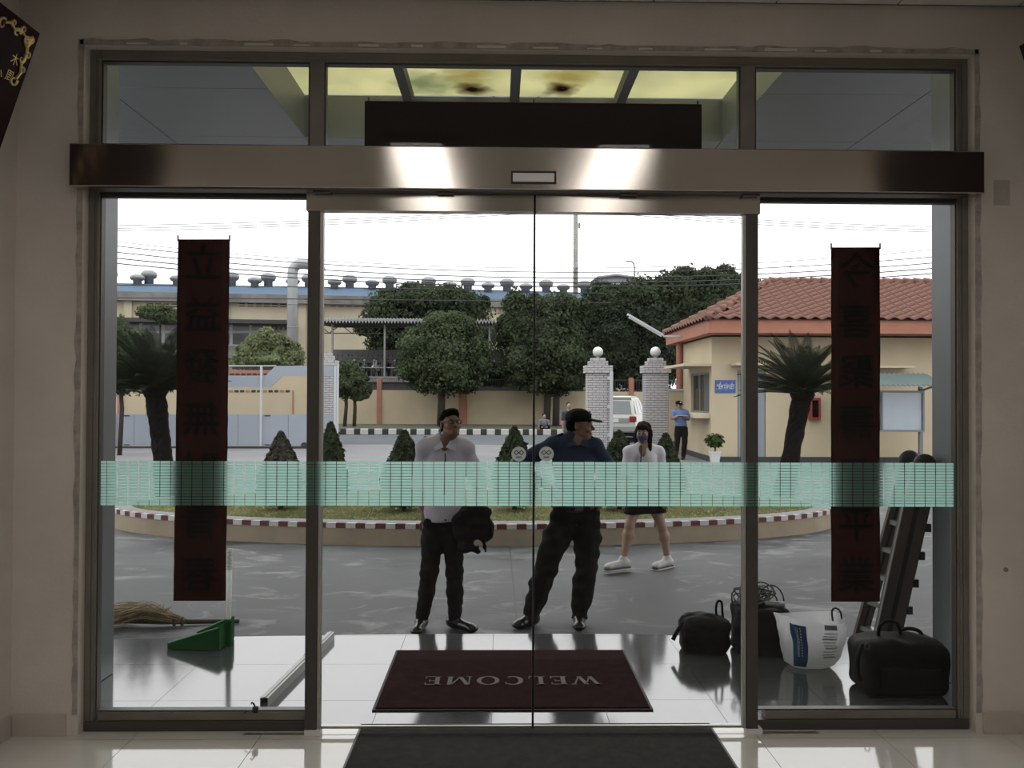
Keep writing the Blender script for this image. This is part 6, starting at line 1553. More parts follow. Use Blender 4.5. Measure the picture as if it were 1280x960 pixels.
for e in 'RL':
    d_ = J['toe'+e]-J['an'+e]
    sh_ = soft_obj('sneaker', [p for p in shoe_prims(J['an'+e], J['toe'+e], 0.98, 0, 0.02) if p[0] != 'plane']+[plane((0, 0, -1), -(J['toe'+e][2]-0.028))], 0.006, mat('sneaker_white', (0.62, 0.60, 0.58), 0.6), wom)
    d_[2] = 0; L_ = np.linalg.norm(d_); d_ /= L_; z0 = J['toe'+e][2]-0.033; a_ = V3(J['an'+e][0], J['an'+e][1], z0)
    soft_obj('sole_stripe', [cap(a_-d_*0.045+V3(0, 0, 0.012), a_+d_*(L_-0.01)+V3(0, 0, 0.012), 0.046, 0.046, k=0.01), plane((0, 0, 1), z0+0.022), plane((0, 0, -1), -(z0+0.004))], 0.005, M_dark, sh_)
    soft_obj('sole', [cap(a_-d_*0.045+V3(0, 0, 0.012), a_+d_*(L_-0.01)+V3(0, 0, 0.012), 0.049, 0.049, k=0.01), plane((0, 0, 1), z0+0.012), plane((0, 0, -1), -(z0-0.006))], 0.005, mat('sneaker_white', (0, 0, 0)), sh_)
    q = MB()
    for i in range(4):
        c = Vector(a_+d_*(0.035+0.024*i)+V3(0, 0, 0.105-0.013*i)); sd_ = Vector((-d_[1], d_[0], 0))
        q.tube([c-sd_*0.03-Vector((0, 0, 0.012)), c, c+sd_*0.03-Vector((0, 0, 0.012))], 0.005, 5)
    q.build('laces', M_kw, sh_)
soft_obj('hair', xf([ell((0, 0.030, 0.036), (0.088, 0.104, 0.092), k=0.01), ell((0, 0.075, -0.08), (0.082, 0.055, 0.12), k=0.04), cap((-0.075, 0.0, 0.0), (-0.072, -0.02, -0.20), 0.026, 0.018, k=0.03), cap((0.075, 0.0, 0.0), (0.082, -0.03, -0.24), 0.030, 0.020, k=0.03), cap((0.03, 0.08, -0.1), (0.03, 0.075, -0.30), 0.05, 0.03, k=0.03), ell((0, -0.062, 0.052), (0.068, 0.038, 0.046), k=0.02), cut(ell((0, -0.115, -0.045), (0.062, 0.072, 0.072), k=0.012))], J['head'], J['HR'], 0.92), 0.006, M_hair2, wom, wob(0.003, 70, 3))
mk = soft_obj('face_mask', xf([ell((0, -0.040, -0.050), (0.066, 0.068, 0.052), k=0.01), cap((0, -0.095, -0.035), (0, -0.088, -0.075), 0.016, k=0.03), cut(ell((0, -0.02, -0.045), (0.062, 0.066, 0.10), k=0.004)), cut(rbox((0, 0.10, -0.05), (0.2, 0.10, 0.2), 0.005, k=0.004))], J['head'], J['HR'], 0.92), 0.0042, mat('mask_purple', (0.075, 0.055, 0.19), 0.8), wom)
MB().tube([Vector(ch+V3(-0.04, -0.07, 0.07)), Vector(ch+V3(-0.055, -0.125, -0.06)), Vector(ch+V3(-0.065, -0.135, -0.22))], 0.006, 6).build('lanyard', M_navy, wom)

# ---- guard at the service window
J = joints(851, 23.0, 573, {'head': (849, 506.5, 0.0), 'shR': (843, 515, 0), 'shL': (857.5, 515.5, 0), 'elR': (840.5, 523, 0.0), 'wrR': (848, 521, -0.25), 'elL': (860, 524, 0.0), 'wrL': (853, 521, -0.25),
    'hipR': (847.5, 536, 0), 'hipL': (855.5, 536, 0), 'knR': (846.5, 553, -0.02), 'knL': (856, 553, 0), 'anR': (844.5, 568, 0.03), 'anL': (854, 569, 0.0), 'toeR': (842.5, 572, -0.14), 'toeL': (852.5, 573, -0.16)})
J['fwd'] = V3(0, -1, 0.0); J['HR'] = Rz(math.radians(15), 0.15); J['hs'] = 0.95
for e in 'LR': J['toe'+e][2] = 0.03; J['an'+e][2] = 0.10
g2 = person('guard in a light blue shirt and black cap reading papers by the service window', J, 0.008, M_skin, 'm', 0.97, hands=((V3(-0.3, -1, 0), V3(0, 0, -1), 0.12), (V3(0.3, -1, 0), V3(0, 0, -1), 0.12)))
hipz = (J['hipL'][2]+J['hipR'][2])/2; ch = (J['shL']+J['shR'])/2
soft_obj('uniform_shirt', torso_cloth(J, 0.97, 0.165, 0.014, 0.6)+[cut(cap(ch+V3(0, 0, 0.06), ch+V3(0, 0, 0.2), 0.06, k=0.01)), plane((0, 0, -1), -(hipz+0.08))], 0.011, M_uni, g2)
for e in 'LR': MB().bar(Vector(J['sh'+e]+V3(0, 0, 0.066)), Vector(J['sh'+e]*0.5+ch*0.5+V3(0, 0, 0.085)), 0.06, 0.02).build('epaulette', M_blk, g2)
soft_obj('trousers', trouser_prims(J, 0.97, 0.165, (0.098, 0.075, 0.06))+[plane((0, 0, 1), hipz+0.13), plane((0, 0, -1), -0.05)], 0.011, M_blk, g2)
for e in 'RL': soft_obj('shoe', shoe_prims(J['an'+e], J['toe'+e], 1.0, 0, 0.03), 0.010, M_shoe, g2)
soft_obj('hair', xf([ell((0, 0.045, 0.0), (0.079, 0.074, 0.075), k=0.02), cut(ell((0, -0.10, -0.02), (0.12, 0.10, 0.14), k=0.01))], J['head'], J['HR'], 0.95), 0.009, M_hair, g2)
cap_hat(g2, J, 0.95, M_blk)
w_ = (J['wrL']+J['wrR'])/2+V3(0, -0.115, 0.034)
ppr = thing('paper_sheets', 'white sheets of paper held by the guard in light blue', 'paper', J['org']+Vector(w_))
MB().obox((0, 0, 0), (0.30, 0.21, 0.006), Matrix.Rotation(-0.05, 3, 'X')).build('top_sheet', M_ball, ppr); MB().obox((0.012, 0.012, -0.008), (0.30, 0.21, 0.006), Matrix.Rotation(-0.05, 3, 'X')).build('under_sheet', M_pap, ppr)

# ---- two people far off by the roadside
J = joints(711, 28.0, 559, {'head': (711, 507, 0), 'shR': (704.5, 516, 0), 'shL': (717, 516, 0), 'elR': (703, 526, 0.02), 'wrR': (704, 535, -0.05), 'elL': (718.5, 526, 0.02), 'wrL': (718, 535, -0.05),
    'hipR': (707.5, 534, 0), 'hipL': (714, 534, 0), 'knR': (707, 546, 0), 'knL': (714, 546, 0), 'anR': (707, 555.5, 0.02), 'anL': (714, 555.5, 0.02), 'toeR': (706, 558, -0.14), 'toeL': (715, 558, -0.14)})
J['fwd'] = V3(0, -1, 0.0); J['HR'] = Rz(0.1); J['hs'] = 0.95
for e in 'LR': J['toe'+e][2] = 0.03; J['an'+e][2] = 0.10
p4_ = person('person in a dark blue top standing beside the brick pillar beyond the guard', J, 0.010, M_skin2, 'm', 0.9)
hipz = (J['hipL'][2]+J['hipR'][2])/2; ch = (J['shL']+J['shR'])/2
soft_obj('top', torso_cloth(J, 0.9, 0.155, 0.014, 0.6)+[cut(cap(ch+V3(0, 0, 0.06), ch+V3(0, 0, 0.2), 0.06, k=0.01)), plane((0, 0, -1), -(hipz+0.03))], 0.012, mat('top_navy', (0.05, 0.06, 0.11), 0.9), p4_)
soft_obj('trousers', trouser_prims(J, 0.9, 0.155, (0.09, 0.07, 0.055))+[plane((0, 0, 1), hipz+0.12), plane((0, 0, -1), -0.05)], 0.012, mat('trousers_grey', (0.10, 0.10, 0.11), 0.9), p4_)
soft_obj('hair', xf([ell((0, 0.03, 0.04), (0.082, 0.095, 0.083), k=0.01), cut(ell((0, -0.105, -0.02), (0.085, 0.085, 0.085), k=0.01)), cut(ell((0, 0, -0.095), (0.1, 0.075, 0.06), k=0.01))], J['head'], J['HR'], 0.95), 0.010, M_hair, p4_)
for e in 'RL': soft_obj('shoe', shoe_prims(J['an'+e], J['toe'+e], 0.95, 0, 0.02), 0.012, M_shoe, p4_)
J = joints(681, 37.2, 541, {'head': (680, 520.5, 0.0), 'shR': (675, 526.5, 0.02), 'shL': (685, 526.5, 0.02), 'elR': (673.5, 533, -0.05), 'wrR': (677, 534, -0.35), 'elL': (687, 533, -0.05), 'wrL': (684, 534, -0.35),
    'hipR': (678, 537.5, 0.12), 'hipL': (683.5, 537.5, 0.12), 'knR': (676, 532, -0.30), 'knL': (686, 532, -0.30), 'anR': (676.5, 540, -0.10), 'anL': (685.5, 540, -0.10), 'toeR': (675.5, 541, -0.28), 'toeL': (686.5, 541, -0.28)})
J['fwd'] = V3(0, -1, 0.0); J['HR'] = Rz(0.3, 0.1); J['hs'] = 0.95; J['org'].z = GZ+0.125
for k_ in J:
    if isinstance(J[k_], np.ndarray) and J[k_].shape == (3,) and k_ != 'fwd': J[k_] = J[k_]-V3(0, 0, 0.121)
for e in 'LR': J['toe'+e][2] = 0.03; J['an'+e][2] = 0.09
p5_ = person('person in a grey shirt squatting on the verge by the beige roadside wall', J, 0.012, M_skin2, 'm', 0.85)
ch = (J['shL']+J['shR'])/2; hipz = (J['hipL'][2]+J['hipR'][2])/2
soft_obj('shirt', torso_cloth(J, 0.85, 0.155, 0.014, 0.6)+[cut(cap(ch+V3(0, 0, 0.06), ch+V3(0, 0, 0.2), 0.06, k=0.01)), plane((0, 0, -1), -(hipz+0.06))], 0.014, mat('shirt_grey', (0.16, 0.17, 0.20), 0.9), p5_)
soft_obj('trousers', [p for p in trouser_prims(J, 0.85, 0.155, (0.085, 0.07, 0.055))]+[plane((0, 0, 1), hipz+0.25), plane((0, 0, -1), -0.05)], 0.014, M_trou, p5_)
soft_obj('hair', xf([ell((0, 0.03, 0.04), (0.082, 0.095, 0.083), k=0.01), cut(ell((0, -0.105, -0.02), (0.085, 0.085, 0.085), k=0.01))], J['head'], J['HR'], 0.95), 0.012, M_hair, p5_)
# ================================================================ things on the porch and yard
# ---- maroon WELCOME mat
Zp = PZ
c = [P(465, 889, Z=Zp), P(817, 889, Z=Zp), P(787, 814, Z=Zp), P(495, 814, Z=Zp)]
mx0, mx1, my0, my1 = c[0].x, c[1].x, (c[0].y+c[1].y)/2, (c[2].y+c[3].y)/2
wm = thing('welcome_mat', 'maroon coir doormat with raised WELCOME lettering on the porch', 'mat', ((mx0+mx1)/2, (my0+my1)/2, PZ))
hx, hy = (mx1-mx0)/2, (my1-my0)/2
M_coir = mat('maroon_coir', (0.066, 0.020, 0.023), 0.95, spec=0.1, var=0.35, vscale=14, bump=0.8, bscale=300)
MB().bevbox(-hx+0.015, hx-0.015, -hy+0.015, hy-0.015, 0.0, 0.014, 0.004).build('pile', M_coir, wm)
M_medge = mat('mat_edge', (0.03, 0.014, 0.014), 0.6)
for a_ in ((-hx, hx, -hy, -hy+0.015), (-hx, hx, hy-0.015, hy), (-hx, -hx+0.015, -hy+0.015, hy-0.015), (hx-0.015, hx, -hy+0.015, hy-0.015)): MB().bevbox(*a_, 0, 0.008, 0.002).build('edging', M_medge, wm)
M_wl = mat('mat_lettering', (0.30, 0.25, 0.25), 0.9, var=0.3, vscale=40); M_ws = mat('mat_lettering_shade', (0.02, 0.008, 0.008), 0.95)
a_ = P(530, 855, Z=Zp+0.014); b_ = P(748, 855, Z=Zp+0.014); tw = b_.x-a_.x; ty = (P(640, 862, Z=Zp).y+P(640, 847, Z=Zp).y)/2-wm.location.y; tx = (a_.x+b_.x)/2-wm.location.x
serif = MB()
# letters drawn with thick and thin strokes in a 1 x 1 cell each
def stroke(q, x0, y0, x1, y1, w):
    d = Vector((x1-x0, y1-y0)); L = d.length; n = Vector((-d.y, d.x))/max(L, 1e-6)
    # horizontal pen width
    q.append([(x0-w/2, y0), (x0+w/2, y0), (x1+w/2, y1), (x1-w/2, y1)])
def ring_poly(q, cx, cy, rx, ry, thick, thin, a0, a1, n=14):
    for i in range(n):
        t0, t1 = a0+(a1-a0)*i/n, a0+(a1-a0)*(i+1)/n
        def inner(t): return (cx+(rx-thick)*math.cos(t), cy+(ry-thin)*math.sin(t))
        q.append([(cx+rx*math.cos(t0), cy+ry*math.sin(t0)), (cx+rx*math.cos(t1), cy+ry*math.sin(t1)), inner(t1), inner(t0)])
def hbar(q, x0, x1, y, h): q.append([(x0, y-h/2), (x1, y-h/2), (x1, y+h/2), (x0, y+h/2)])
G = {}
q = []; stroke(q, 0.02, 1, 0.28, 0, 0.16); stroke(q, 0.50, 1, 0.28, 0, 0.06); stroke(q, 0.46, 1, 0.72, 0, 0.16); stroke(q, 0.96, 1, 0.72, 0, 0.06); hbar(q, -0.1, 0.14, 0.97, 0.06); hbar(q, 0.84, 1.08, 0.97, 0.06); G['W'] = (q, 1.0)
q = []; stroke(q, 0.17, 1, 0.17, 0, 0.18); hbar(q, 0, 0.66, 0.03, 0.06); hbar(q, 0, 0.64, 0.97, 0.06); hbar(q, 0.2, 0.5, 0.52, 0.06); stroke(q, 0.63, 0.97, 0.63, 0.76, 0.05); stroke(q, 0.65, 0.03, 0.65, 0.26, 0.05); stroke(q, 0.48, 0.64, 0.48, 0.40, 0.05); G['E'] = (q, 0.68)
q = []; stroke(q, 0.17, 1, 0.17, 0, 0.18); hbar(q, 0, 0.64, 0.03, 0.06); hbar(q, 0, 0.36, 0.97, 0.06); stroke(q, 0.63, 0.03, 0.63, 0.30, 0.05); G['L'] = (q, 0.66)
q = []; ring_poly(q, 0.42, 0.5, 0.42, 0.52, 0.19, 0.06, PI*0.30, PI*1.70); stroke(q, 0.70, 0.93, 0.70, 0.66, 0.05); G['C'] = (q, 0.74)
q = []; ring_poly(q, 0.46, 0.5, 0.46, 0.52, 0.18, 0.06, 0, 2*PI, 24); G['O'] = (q, 0.92)
q = []; stroke(q, 0.08, 1, 0.08, 0, 0.06); stroke(q, 0.14, 1, 0.46, 0.05, 0.17); stroke(q, 0.80, 1, 0.46, 0.05, 0.06); stroke(q, 0.86, 1, 0.86, 0, 0.18); hbar(q, -0.02, 0.2, 0.03, 0.06); hbar(q, 0.72, 1.0, 0.03, 0.06); G['M'] = (q, 0.98)
adv = [G[l][1]+0.22 for l in 'WELCOME']; tot = sum(adv)-0.22; hgt = 0.135; sc = tw/tot; x = 0.0
for l, ad in zip('WELCOME', adv):
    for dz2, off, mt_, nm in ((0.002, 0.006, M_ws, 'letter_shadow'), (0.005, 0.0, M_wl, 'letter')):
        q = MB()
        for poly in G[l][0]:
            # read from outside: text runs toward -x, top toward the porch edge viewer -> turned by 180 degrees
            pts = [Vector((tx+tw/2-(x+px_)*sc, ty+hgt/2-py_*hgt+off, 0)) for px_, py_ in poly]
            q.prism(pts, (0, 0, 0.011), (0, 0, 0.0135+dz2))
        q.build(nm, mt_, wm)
    x += ad

# ---- green dustpan with a white pole
dp = P(262, 806, Z=Zp); dpn = thing('dustpan', 'green plastic dustpan with an upright white pole standing on the porch', 'dustpan', (dp.x, dp.y, PZ))
M_gr = sheet('dustpan_green', (0.085, 0.33, 0.14), 0, 0.45, diff_col=(0.06, 0.25, 0.10)); M_pw = sheet('pole_white', (1.5, 1.5, 1.47), 0, 0.5)
s_ = dp.y/F
def dl(px, py, d=0.0):
    return Vector(((px-262)*s_, d, (811-py)*s_))
# scoop: floor, back, two flaring sides; mouth to the left
tk = 0.006
lip0, lip1, bk0, bk1 = Vector((-0.235, -0.10, 0.004)), Vector((-0.14, 0.16, 0.004)), Vector((0.10, -0.13, 0.004)), Vector((0.115, 0.13, 0.004))
up = Vector((0, 0, 0.15)); up2 = Vector((0, 0, 0.035))
def panel(m, a, b, c_, d_, t_=tk):
    n = (b-a).cross(d_-a).normalized()*t_; m.prism([a, b, c_, d_], (0, 0, 0), n); return m
q = MB(); panel(q, lip0, bk0, bk1, lip1)
panel(q, lip0, bk0, bk0+up*0.95, lip0+up2); panel(q, lip1, bk1, bk1+up, lip1+up2); panel(q, bk0, bk1, bk1+up, bk0+up)
q.build('scoop', M_gr, dpn)
q = MB(); q.tube([lip0+up2, bk0+up*0.95], 0.007, 6); q.tube([lip1+up2, bk1+up], 0.007, 6); q.build('rim', mat('dustpan_green_rim', (0.14, 0.46, 0.22), 0.35), dpn)
pb_ = Vector((0.118, 0.0, 0.03)); MB().bevbox(0.095, 0.15, -0.03, 0.03, 0.0, 0.17, 0.008).build('socket', M_gr, dpn)
zt = P(287, 686, Y=dp.y+0.0).z-PZ
MB().tube([(0.122, 0, 0.10), (0.128, 0, zt)], 0.017, 12).build('pole', M_pw, dpn, True)
q = MB()
for i in range(7): q.lathe([(0.0185, -0.004), (0.0205, 0), (0.0185, 0.004)], 12, (0.127, 0, zt-0.02-i*0.018))
q.build('grip_rings', M_pw, dpn, True)

# ---- straw broom lying on the asphalt
b0, b1 = P(146, 776, Z=GZ+0.05), P(299, 775, Z=GZ+0.03)
br = thing('straw_broom', 'straw broom with a dark stick lying on the asphalt behind the dustpan', 'broom', (b0.x, b0.y, GZ-0.010))
o0 = Vector((b0.x, b0.y, GZ)); st0 = Vector((0.0, 0, 0.05)); st1 = b1-o0; st1.z = 0.03
MB().tube([st0+Vector((-0.3, 0.02, 0.015)), st0.lerp(st1, 0.35), st1], [0.022, 0.02, 0.017], 8).build('stick', mat('broom_stick', (0.10, 0.085, 0.065), 0.8, var=0.3), br, True)
rs = random.Random(4); q = MB()
for i in range(420):
    a0 = Vector((0.48+rs.uniform(-0.05, 0.05), rs.uniform(-0.02, 0.02), 0.055+rs.uniform(-0.012, 0.02)))
    e_ = Vector((rs.uniform(-0.32, 0.06), rs.uniform(-0.12, 0.16), max(0.01, 0.05+rs.gauss(0.02, 0.035))))
    md = a0.lerp(e_, 0.55)+Vector((0, rs.uniform(-0.02, 0.02), 0.045+rs.uniform(0, 0.05)))
    q.tube([a0, md, e_], [0.003, 0.0028, 0.0014], 3, cap=False)
for i in range(40):
    a0 = Vector((rs.uniform(0.05, 0.35), rs.uniform(-0.02, 0.06), 0.10)); q.tube([a0, a0+Vector((rs.uniform(-0.06, 0.12), rs.uniform(-0.05, 0.05), rs.uniform(0.02, 0.07)))], 0.002, 3, cap=False)
f_ = q.build('bristles', mat('broom_straw', (0.36, 0.27, 0.15), 0.9, var=0.4, vscale=12), br); f_['kind'] = 'stuff'
q = MB()
for xx in (0.44, 0.50): q.tube([Vector((xx, 0.03*math.cos(a), 0.055+0.032*math.sin(a))) for a in [2*PI*i/14 for i in range(14)]], 0.006, 5, closed=True)
q.build('binding', M_dark, br)

# ---- aluminium bar lying on the porch
a0, a1 = P(330, 884, Z=Zp), P(414, 799, Z=Zp)
al = thing('aluminium_bar', 'white aluminium box profile lying on the porch beside the welcome mat', 'metal bar', ((a0.x+a1.x)/2, (a0.y+a1.y)/2, PZ)); d = (a1-a0).normalized(); n_ = Vector((-d.y, d.x, 0)); L = (a1-a0).length/2
M_alw = mat('bar_white', (0.62, 0.63, 0.62), 0.35, metal=0.2); q = MB()
for (u0, u1, z0, z1) in ((-0.022, 0.022, 0.0, 0.004), (-0.022, 0.022, 0.046, 0.05), (-0.022, -0.018, 0.004, 0.046), (0.018, 0.022, 0.004, 0.046)):
    vs = [d*t_+n_*u+Vector((0, 0, z)) for z in (z0, z1) for u in (u0, u1) for t_ in (-L, L)]
    q.add(vs, [(0, 1, 3, 2), (4, 6, 7, 5), (0, 4, 5, 1), (2, 3, 7, 6), (0, 2, 6, 4), (1, 5, 7, 3)])
q.build('profile', M_alw, al)
q = MB(); vs = [d*t_+n_*u+Vector((0, 0, z)) for z in (0.0505, 0.054) for u in (-0.006, 0.006) for t_ in (-L, L)]; q.add(vs, [(0, 1, 3, 2), (4, 6, 7, 5), (0, 4, 5, 1), (2, 3, 7, 6), (0, 2, 6, 4), (1, 5, 7, 3)]); q.build('ridge', M_alw, al)

# ---- luggage by the other side
def lp(px, py, Y, o): return V3(*(P(px, py, Y=Y)-o))
M_bagk = mat('bag_black', (0.006, 0.006, 0.007), 0.7, bump=0.08, bscale=30, spec=0.25); M_bago = mat('bag_olive_black', (0.030, 0.031, 0.027), 0.85, bump=0.08, bscale=30, spec=0.2)
# olive-black duffel
Y1 = 5.36; o1 = P(880, 818, Y=Y1); o1.z = PZ
b1_ = thing('duffel_bag', 'small dark duffel bag with a drooping strap and upright handle on the porch', 'bag', o1)
soft_obj('bag_body', [rbox((0.0, 0.0, 0.105), (0.155, 0.11, 0.105), 0.05, k=0.03), ell((-0.03, 0, 0.19), (0.115, 0.09, 0.055), k=0.04), ell((0.08, 0, 0.17), (0.09, 0.09, 0.05), k=0.04), plane((0, 0, -1), -0.003)], 0.007, M_bagk, b1_, wob(0.007, 30, 1))
soft_obj('top_flap', [ell((-0.02, -0.01, 0.195), (0.13, 0.10, 0.052), k=0.02), cut(rbox((0, 0, 0.09), (0.3, 0.3, 0.085), 0.01, k=0.01))], 0.007, M_bago, b1_, wob(0.007, 40, 6))
def strap(par, pts, w, name, material, Y, o, n=18):
    P_ = [Vector(lp(a, b, Y+c_, o)) for a, b, c_ in pts]; out = []
    for i in range(len(P_)-1):
        p0, p1, p2, p3 = P_[max(i-1, 0)], P_[i], P_[i+1], P_[min(i+2, len(P_)-1)]
        for k in range(6):
            t = k/6; out.append(0.5*((2*p1)+(p2-p0)*t+(2*p0-5*p1+4*p2-p3)*t*t+(3*p1-p0-3*p2+p3)*t**3))
    out.append(P_[-1]); return MB().tube(out, w, 7).build(name, material, par, True)
strap(b1_, [(868, 772, 0), (855, 778, -0.04), (846, 790, -0.05), (841, 800, -0.06)], 0.014, 'shoulder_strap', M_bagk, Y1, o1)
strap(b1_, [(897, 778, 0), (895, 762, -0.02), (897, 752, -0.03), (902, 753, -0.03), (903, 765, -0.02), (904, 778, 0)], 0.008, 'handle', M_bagk, Y1, o1)
strap(b1_, [(860, 785, -0.06), (855, 795, -0.09), (856, 806, -0.10), (862, 812, -0.10)], 0.011, 'side_strap', M_bagk, Y1, o1)
# dark box bag with a coil of cable on it
Y2 = 5.33; o2 = P(947, 838, Y=Y2); o2.z = PZ
b2_ = thing('tool_bag', 'dark open tool bag standing between the duffel bag and the white sack', 'bag', o2)
soft_obj('bag_body', [rbox((0.02, 0.02, 0.15), (0.165, 0.12, 0.150), 0.035, k=0.03), cut(rbox((0.02, 0.02, 0.29), (0.13, 0.09, 0.03), 0.02, k=0.01)), plane((0, 0, -1), -0.003)], 0.007, mat('bag_dark_grey', (0.020, 0.020, 0.019), 0.85, bump=0.08, bscale=25, spec=0.2), b2_, wob(0.006, 22, 2))
MB().bevbox(-0.14, 0.185, -0.105, -0.100, 0.05, 0.21, 0.002).build('front_pocket', M_bagk, b2_)
cb = thing('cable_coil', 'tangled coil of grey cable heaped on the dark tool bag', 'cable', o2+Vector((0.0, 0.0, 0.302)))
rs = random.Random(9); M_c1 = mat('cable_grey', (0.16, 0.16, 0.165), 0.5); M_c2 = mat('cable_black', (0.02, 0.02, 0.02), 0.5); M_c3 = mat('cable_silver', (0.45, 0.46, 0.48), 0.35, metal=0.4)
for k in range(12):
    cx, cz, r1, r2 = rs.uniform(-0.06, 0.03), rs.uniform(0.03, 0.09), rs.uniform(0.08, 0.14), rs.uniform(0.025, 0.06); tl_ = rs.uniform(-0.5, 0.5); ph = rs.uniform(0, 6)
    pts = []
    for i in range(26):
        a = 2*PI*i/26; v = Vector((r1*math.cos(a), 0.09*math.sin(a+ph)*0.7, r2*math.sin(a)+0.015*math.sin(3*a+ph))); v = Matrix.Rotation(tl_, 3, 'Y') @ v; v += Vector((cx, 0.02, cz)); v.z = max(0.012, v.z); v.x = max(-0.17, min(0.12, v.x)); pts.append(v)
    MB().tube(pts, 0.0052, 6, closed=True).build('cable_loop', (M_c1, M_c2, M_c1)[k % 3], cb, True)
MB().tube([(0.03, -0.06, 0.028), (0.15, -0.065, 0.022)], [0.014, 0.020], 10).build('plug', M_c3, cb, True)
MB().tube([(0.05+0.085*math.cos(PI*i/12)+0.03, -0.02, 0.02+0.115*math.sin(PI*i/12)) for i in range(13)], 0.005, 6).build('wire_hoop', M_c2, cb, True)
# white woven sack with a blue printed strip
Y3 = 5.06; o3 = P(1015, 843, Y=Y3); o3.z = PZ
b3_ = thing('woven_sack', 'white woven plastic sack with a blue printed strip and cord handles', 'sack', o3)
Hs = P(1010, 770, Y=Y3).z-PZ
def sackp(u, v, off=0.0):
    """u round, v up; narrow at the base, wide and slumped at the top"""
    s5 = Y3/F; L_ = np.interp(v, [0, 0.08, 0.25, 0.5, 0.8, 1], [-25, -33, -36, -38, -42, -44])*s5; R_ = np.interp(v, [0, 0.08, 0.25, 0.5, 0.8, 1], [18, 26, 33, 37, 39, 39])*s5
    cx = (L_+R_)/2; rx = (R_-L_)/2+off; ry = rx*np.interp(v, [0, 0.2, 1], [0.62, 0.72, 0.62])+off*0.3
    c_, s__ = math.cos(u), math.sin(u); e_ = 0.72
    x = math.copysign(abs(c_)**e_, c_)*rx; y = math.copysign(abs(s__)**e_, s__)*ry
    w = 0.008*math.sin(5*u+6*v)*v+0.006*math.sin(9*u-11*v)+0.003*math.sin(23*u+17*v)
    zt_ = Hs*(v+0.05*math.sin(u*2+0.6)*v*v+(0.03*math.cos(u)*v*v*-1)); return Vector((cx+x*(1+w*4), y*(1+w*4), max(0.002, zt_)))
def sack_surface(u0, u1, v0, v1, nu, nv, off):
    vs = [sackp(u0+(u1-u0)*i/nu, v0+(v1-v0)*j/nv, off) for j in range(nv+1) for i in range(nu+1)]
    fs = [(j*(nu+1)+i, j*(nu+1)+i+1, (j+1)*(nu+1)+i+1, (j+1)*(nu+1)+i) for j in range(nv) for i in range(nu)]
    return vs, fs
M_sack = sheet('sack_weave', (1.25, 1.25, 1.28), 0, 0.5, diff_col=(1.15, 1.15, 1.18)); M_sblue = mat('sack_blue', (0.035, 0.13, 0.32), 0.6, var=0.15, vscale=20); M_sgrey = mat('sack_print_grey', (0.55, 0.57, 0.62), 0.7)
vs, fs = sack_surface(0, 2*PI, 0, 1, 72, 24, 0.0); vs.append(Vector((0, 0, 0.003))); k = len(vs)-1; fs += [(i+1, i, k) for i in range(72)]
mesh_obj('sack_body', vs, fs, M_sack, b3_, True)
vs, fs = sack_surface(PI*1.23, PI*1.42, 0.07, 0.90, 8, 20, 0.0022); mesh_obj('blue_strip', vs, fs, M_sblue, b3_, True)
rs = random.Random(2)
q = MB()
for i in range(11):
    v0 = 0.30+i*0.052
    for (ua, ub, va, vb) in ((0, 0.035, 0, 0.010), (0, 0.035, 0.026, 0.036), (0.0, 0.008, 0, 0.036), (0.027, 0.035, 0, 0.036))[:rs.choice((2, 3, 4))]:
        p = [sackp(PI*(1.30+u_*0.9), v0+v_, 0.004) for u_, v_ in ((ua, va), (ub, va), (ub, vb), (ua, vb))]; q.add(p, [(0, 1, 2, 3)])
    p = [sackp(PI*(1.352+u_), v0+v_*0.6, 0.004) for u_, v_ in ((0, 0), (0.010, 0), (0.010, 0.05), (0, 0.05))]; q.add(p, [(0, 1, 2, 3)])
q.build('strip_lettering', M_pw, b3_)
q = MB()
for i in range(9):
    va = 0.28+i*0.062; ua = 1.52+rs.uniform(-0.01, 0.01); ub = 1.66+rs.uniform(-0.03, 0.03)
    vs, fs = sack_surface(PI*ua, PI*ub, va, va+(0.020 if i % 3 else 0.035), 6, 1, 0.0022); q.add(vs, fs)
vs, fs = sack_surface(PI*1.53, PI*1.66, 0.86, 0.97, 6, 2, 0.0022); q.add(vs, fs)
q.build('grey_print', M_sgrey, b3_)
strap(b3_, [(1041, 776, 0), (1040, 764, -0.01), (1044, 760, -0.01), (1050, 764, 0), (1053, 777, 0.02)], 0.006, 'cord_handle', M_c2, Y3, o3)
# big black bag under the ladder
Y4 = 4.64; o4 = P(1122, 885, Y=Y4); o4.z = PZ
b4_ = thing('travel_bag', 'large black travel bag with two arched handles at the ladder foot', 'bag', o4)
hh = P(1122, 792, Y=Y4).z-PZ
soft_obj('bag_body', [rbox((0.0, 0.0, hh*0.46), (0.238, 0.15, hh*0.46), 0.06, k=0.03), ell((0.0, 0, hh*0.80), (0.225, 0.13, hh*0.20), k=0.05), plane((0, 0, -1), -0.003)], 0.008, M_bagk, b4_, wob(0.007, 20, 3))
MB().bevbox(-0.17, 0.17, -0.172, -0.150, 0.06, hh*0.56, 0.008).build('front_pocket', M_bagk, b4_)
strap(b4_, [(1098, 796, 0.0), (1100, 782, -0.02), (1110, 776, -0.02), (1122, 780, -0.02), (1126, 794, 0)], 0.010, 'handle', M_bagk, Y4, o4)
strap(b4_, [(1120, 794, 0.06), (1128, 787, 0.05), (1140, 786, 0.05), (1150, 790, 0.05), (1154, 800, 0.06)], 0.011, 'handle', M_bagk, Y4, o4)
strap(b4_, [(1078, 806, -0.10), (1073, 820, -0.13), (1072, 838, -0.13), (1076, 850, -0.12)], 0.012, 'strap_loop', M_bagk, Y4, o4)
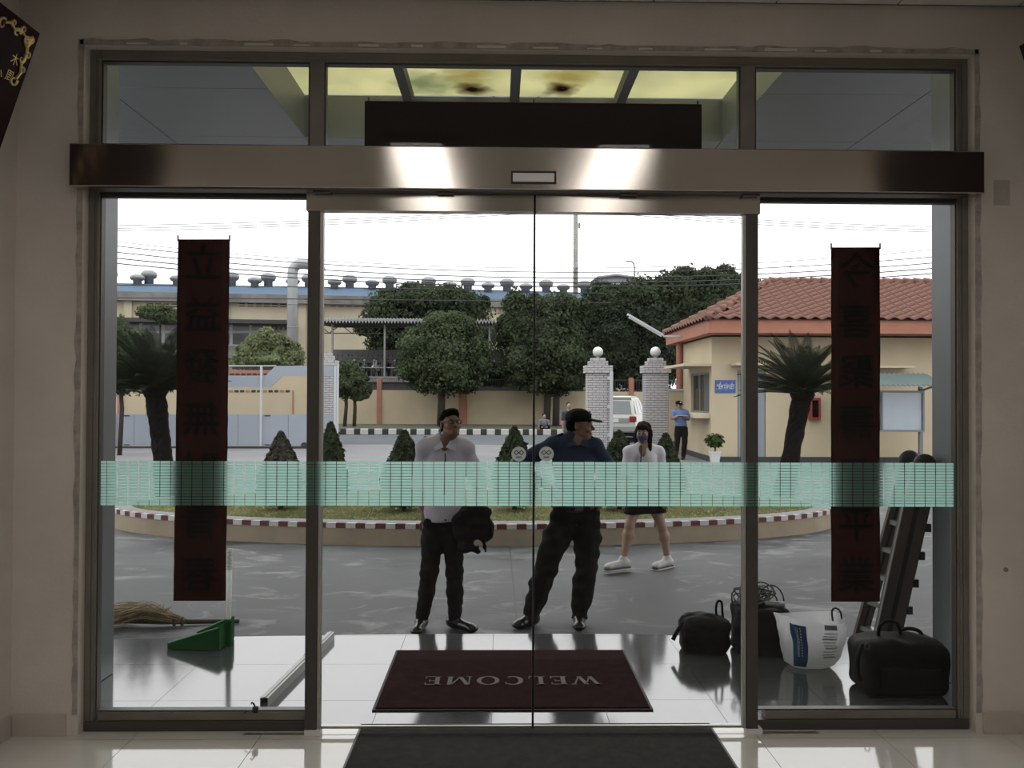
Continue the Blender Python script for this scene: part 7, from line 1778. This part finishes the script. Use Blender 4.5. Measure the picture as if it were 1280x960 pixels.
MB().tube([Vector(lp(1084+3*math.cos(a), 808+4*math.sin(a), Y4-0.14, o4)) for a in [2*PI*i/14 for i in range(14)]], 0.003, 5, closed=True).build('ring', M_chr, b4_)
# ---- folded aluminium ladder leaning on the pier
M_lad = mat('ladder_rail', (0.19, 0.155, 0.145), 0.45, metal=0.3, var=0.15); M_rung = mat('ladder_rung', (0.55, 0.55, 0.54), 0.35, metal=0.6)
f1, f2 = P(1064, 812, Z=Zp), P(1088, 818, Z=Zp)
lo = P(1085, 806, Z=Zp); top = P(1141, 574, Y=5.17); top.x = min(top.x, PXR-0.10)
ld = thing('ladder', 'folded aluminium ladder with black rounded caps leaning against the grey pier', 'ladder', (lo.x, lo.y, PZ)); lo_ = Vector((lo.x, lo.y, PZ))
def along(px0, py0, Y0, px1, py1, Y1_): return P(px0, py0, Y=Y0)-lo_, P(px1, py1, Y=Y1_)-lo_
rails = [along(1072, 812, 5.42, 1137, 575, 5.10), along(1104, 815, 5.22, 1155.8, 580, 4.90)]      # the tops rest against the inner face of the pier
for (a, b) in rails:
    a.z = max(0.02, a.z); a.z = 0.02
dirv = (rails[1][1]-rails[1][0]).normalized()
q = MB()
def channel(name, a, b, w, d_):
    m = MB(); m.bar(a, b, w, d_, up=(0, 1, 0)); r_ = m.build(name, M_lad, ld)
    m = MB(); off = Vector((0, -d_*0.5-0.001, 0)); m.bar(a+off, b+off, w*0.16, 0.006, up=(0, 1, 0)); m.build('rail_groove', M_dark, r_)
    return r_
channel('rail', rails[0][0], rails[0][1], 0.085, 0.03); channel('rail', rails[1][0], rails[1][1], 0.165, 0.035); 
for k, (a, b) in enumerate(rails[:2]):
    c_ = b; MB().sphere((c_.x, c_.y, c_.z), (0.066, 0.05, 0.062), 16, 10).build('end_cap', M_dark, ld, True)
    MB().obox((a.x, a.y, 0.015), (0.13 if k else 0.06, 0.06, 0.03)).build('foot', M_dark, ld)
for i in range(7):
    t_ = 0.10+i*0.145
    a = rails[0][0].lerp(rails[0][1], t_); b = rails[1][0].lerp(rails[1][1], t_)
    m = MB(); m.bar(a, b, 0.055, 0.028); m.build('rung', M_rung, ld)
    c_ = b+Vector((0.088 if i < 5 else 0.045, 0, 0.0)); MB().obox((c_.x+0.008, c_.y, c_.z), (0.035, 0.05, 0.05)).build('rung_clip', M_dark, ld)
for s__ in (0.083,):
    a, b = rails[1]; sdv = Vector((dirv.z, 0, -dirv.x)); MB().bar(a-sdv*s__+Vector((0, -0.012, 0)), b-sdv*s__+Vector((0, -0.012, 0)), 0.006, 0.02, up=(0, 1, 0)).build('rail_edge', M_rung, ld)
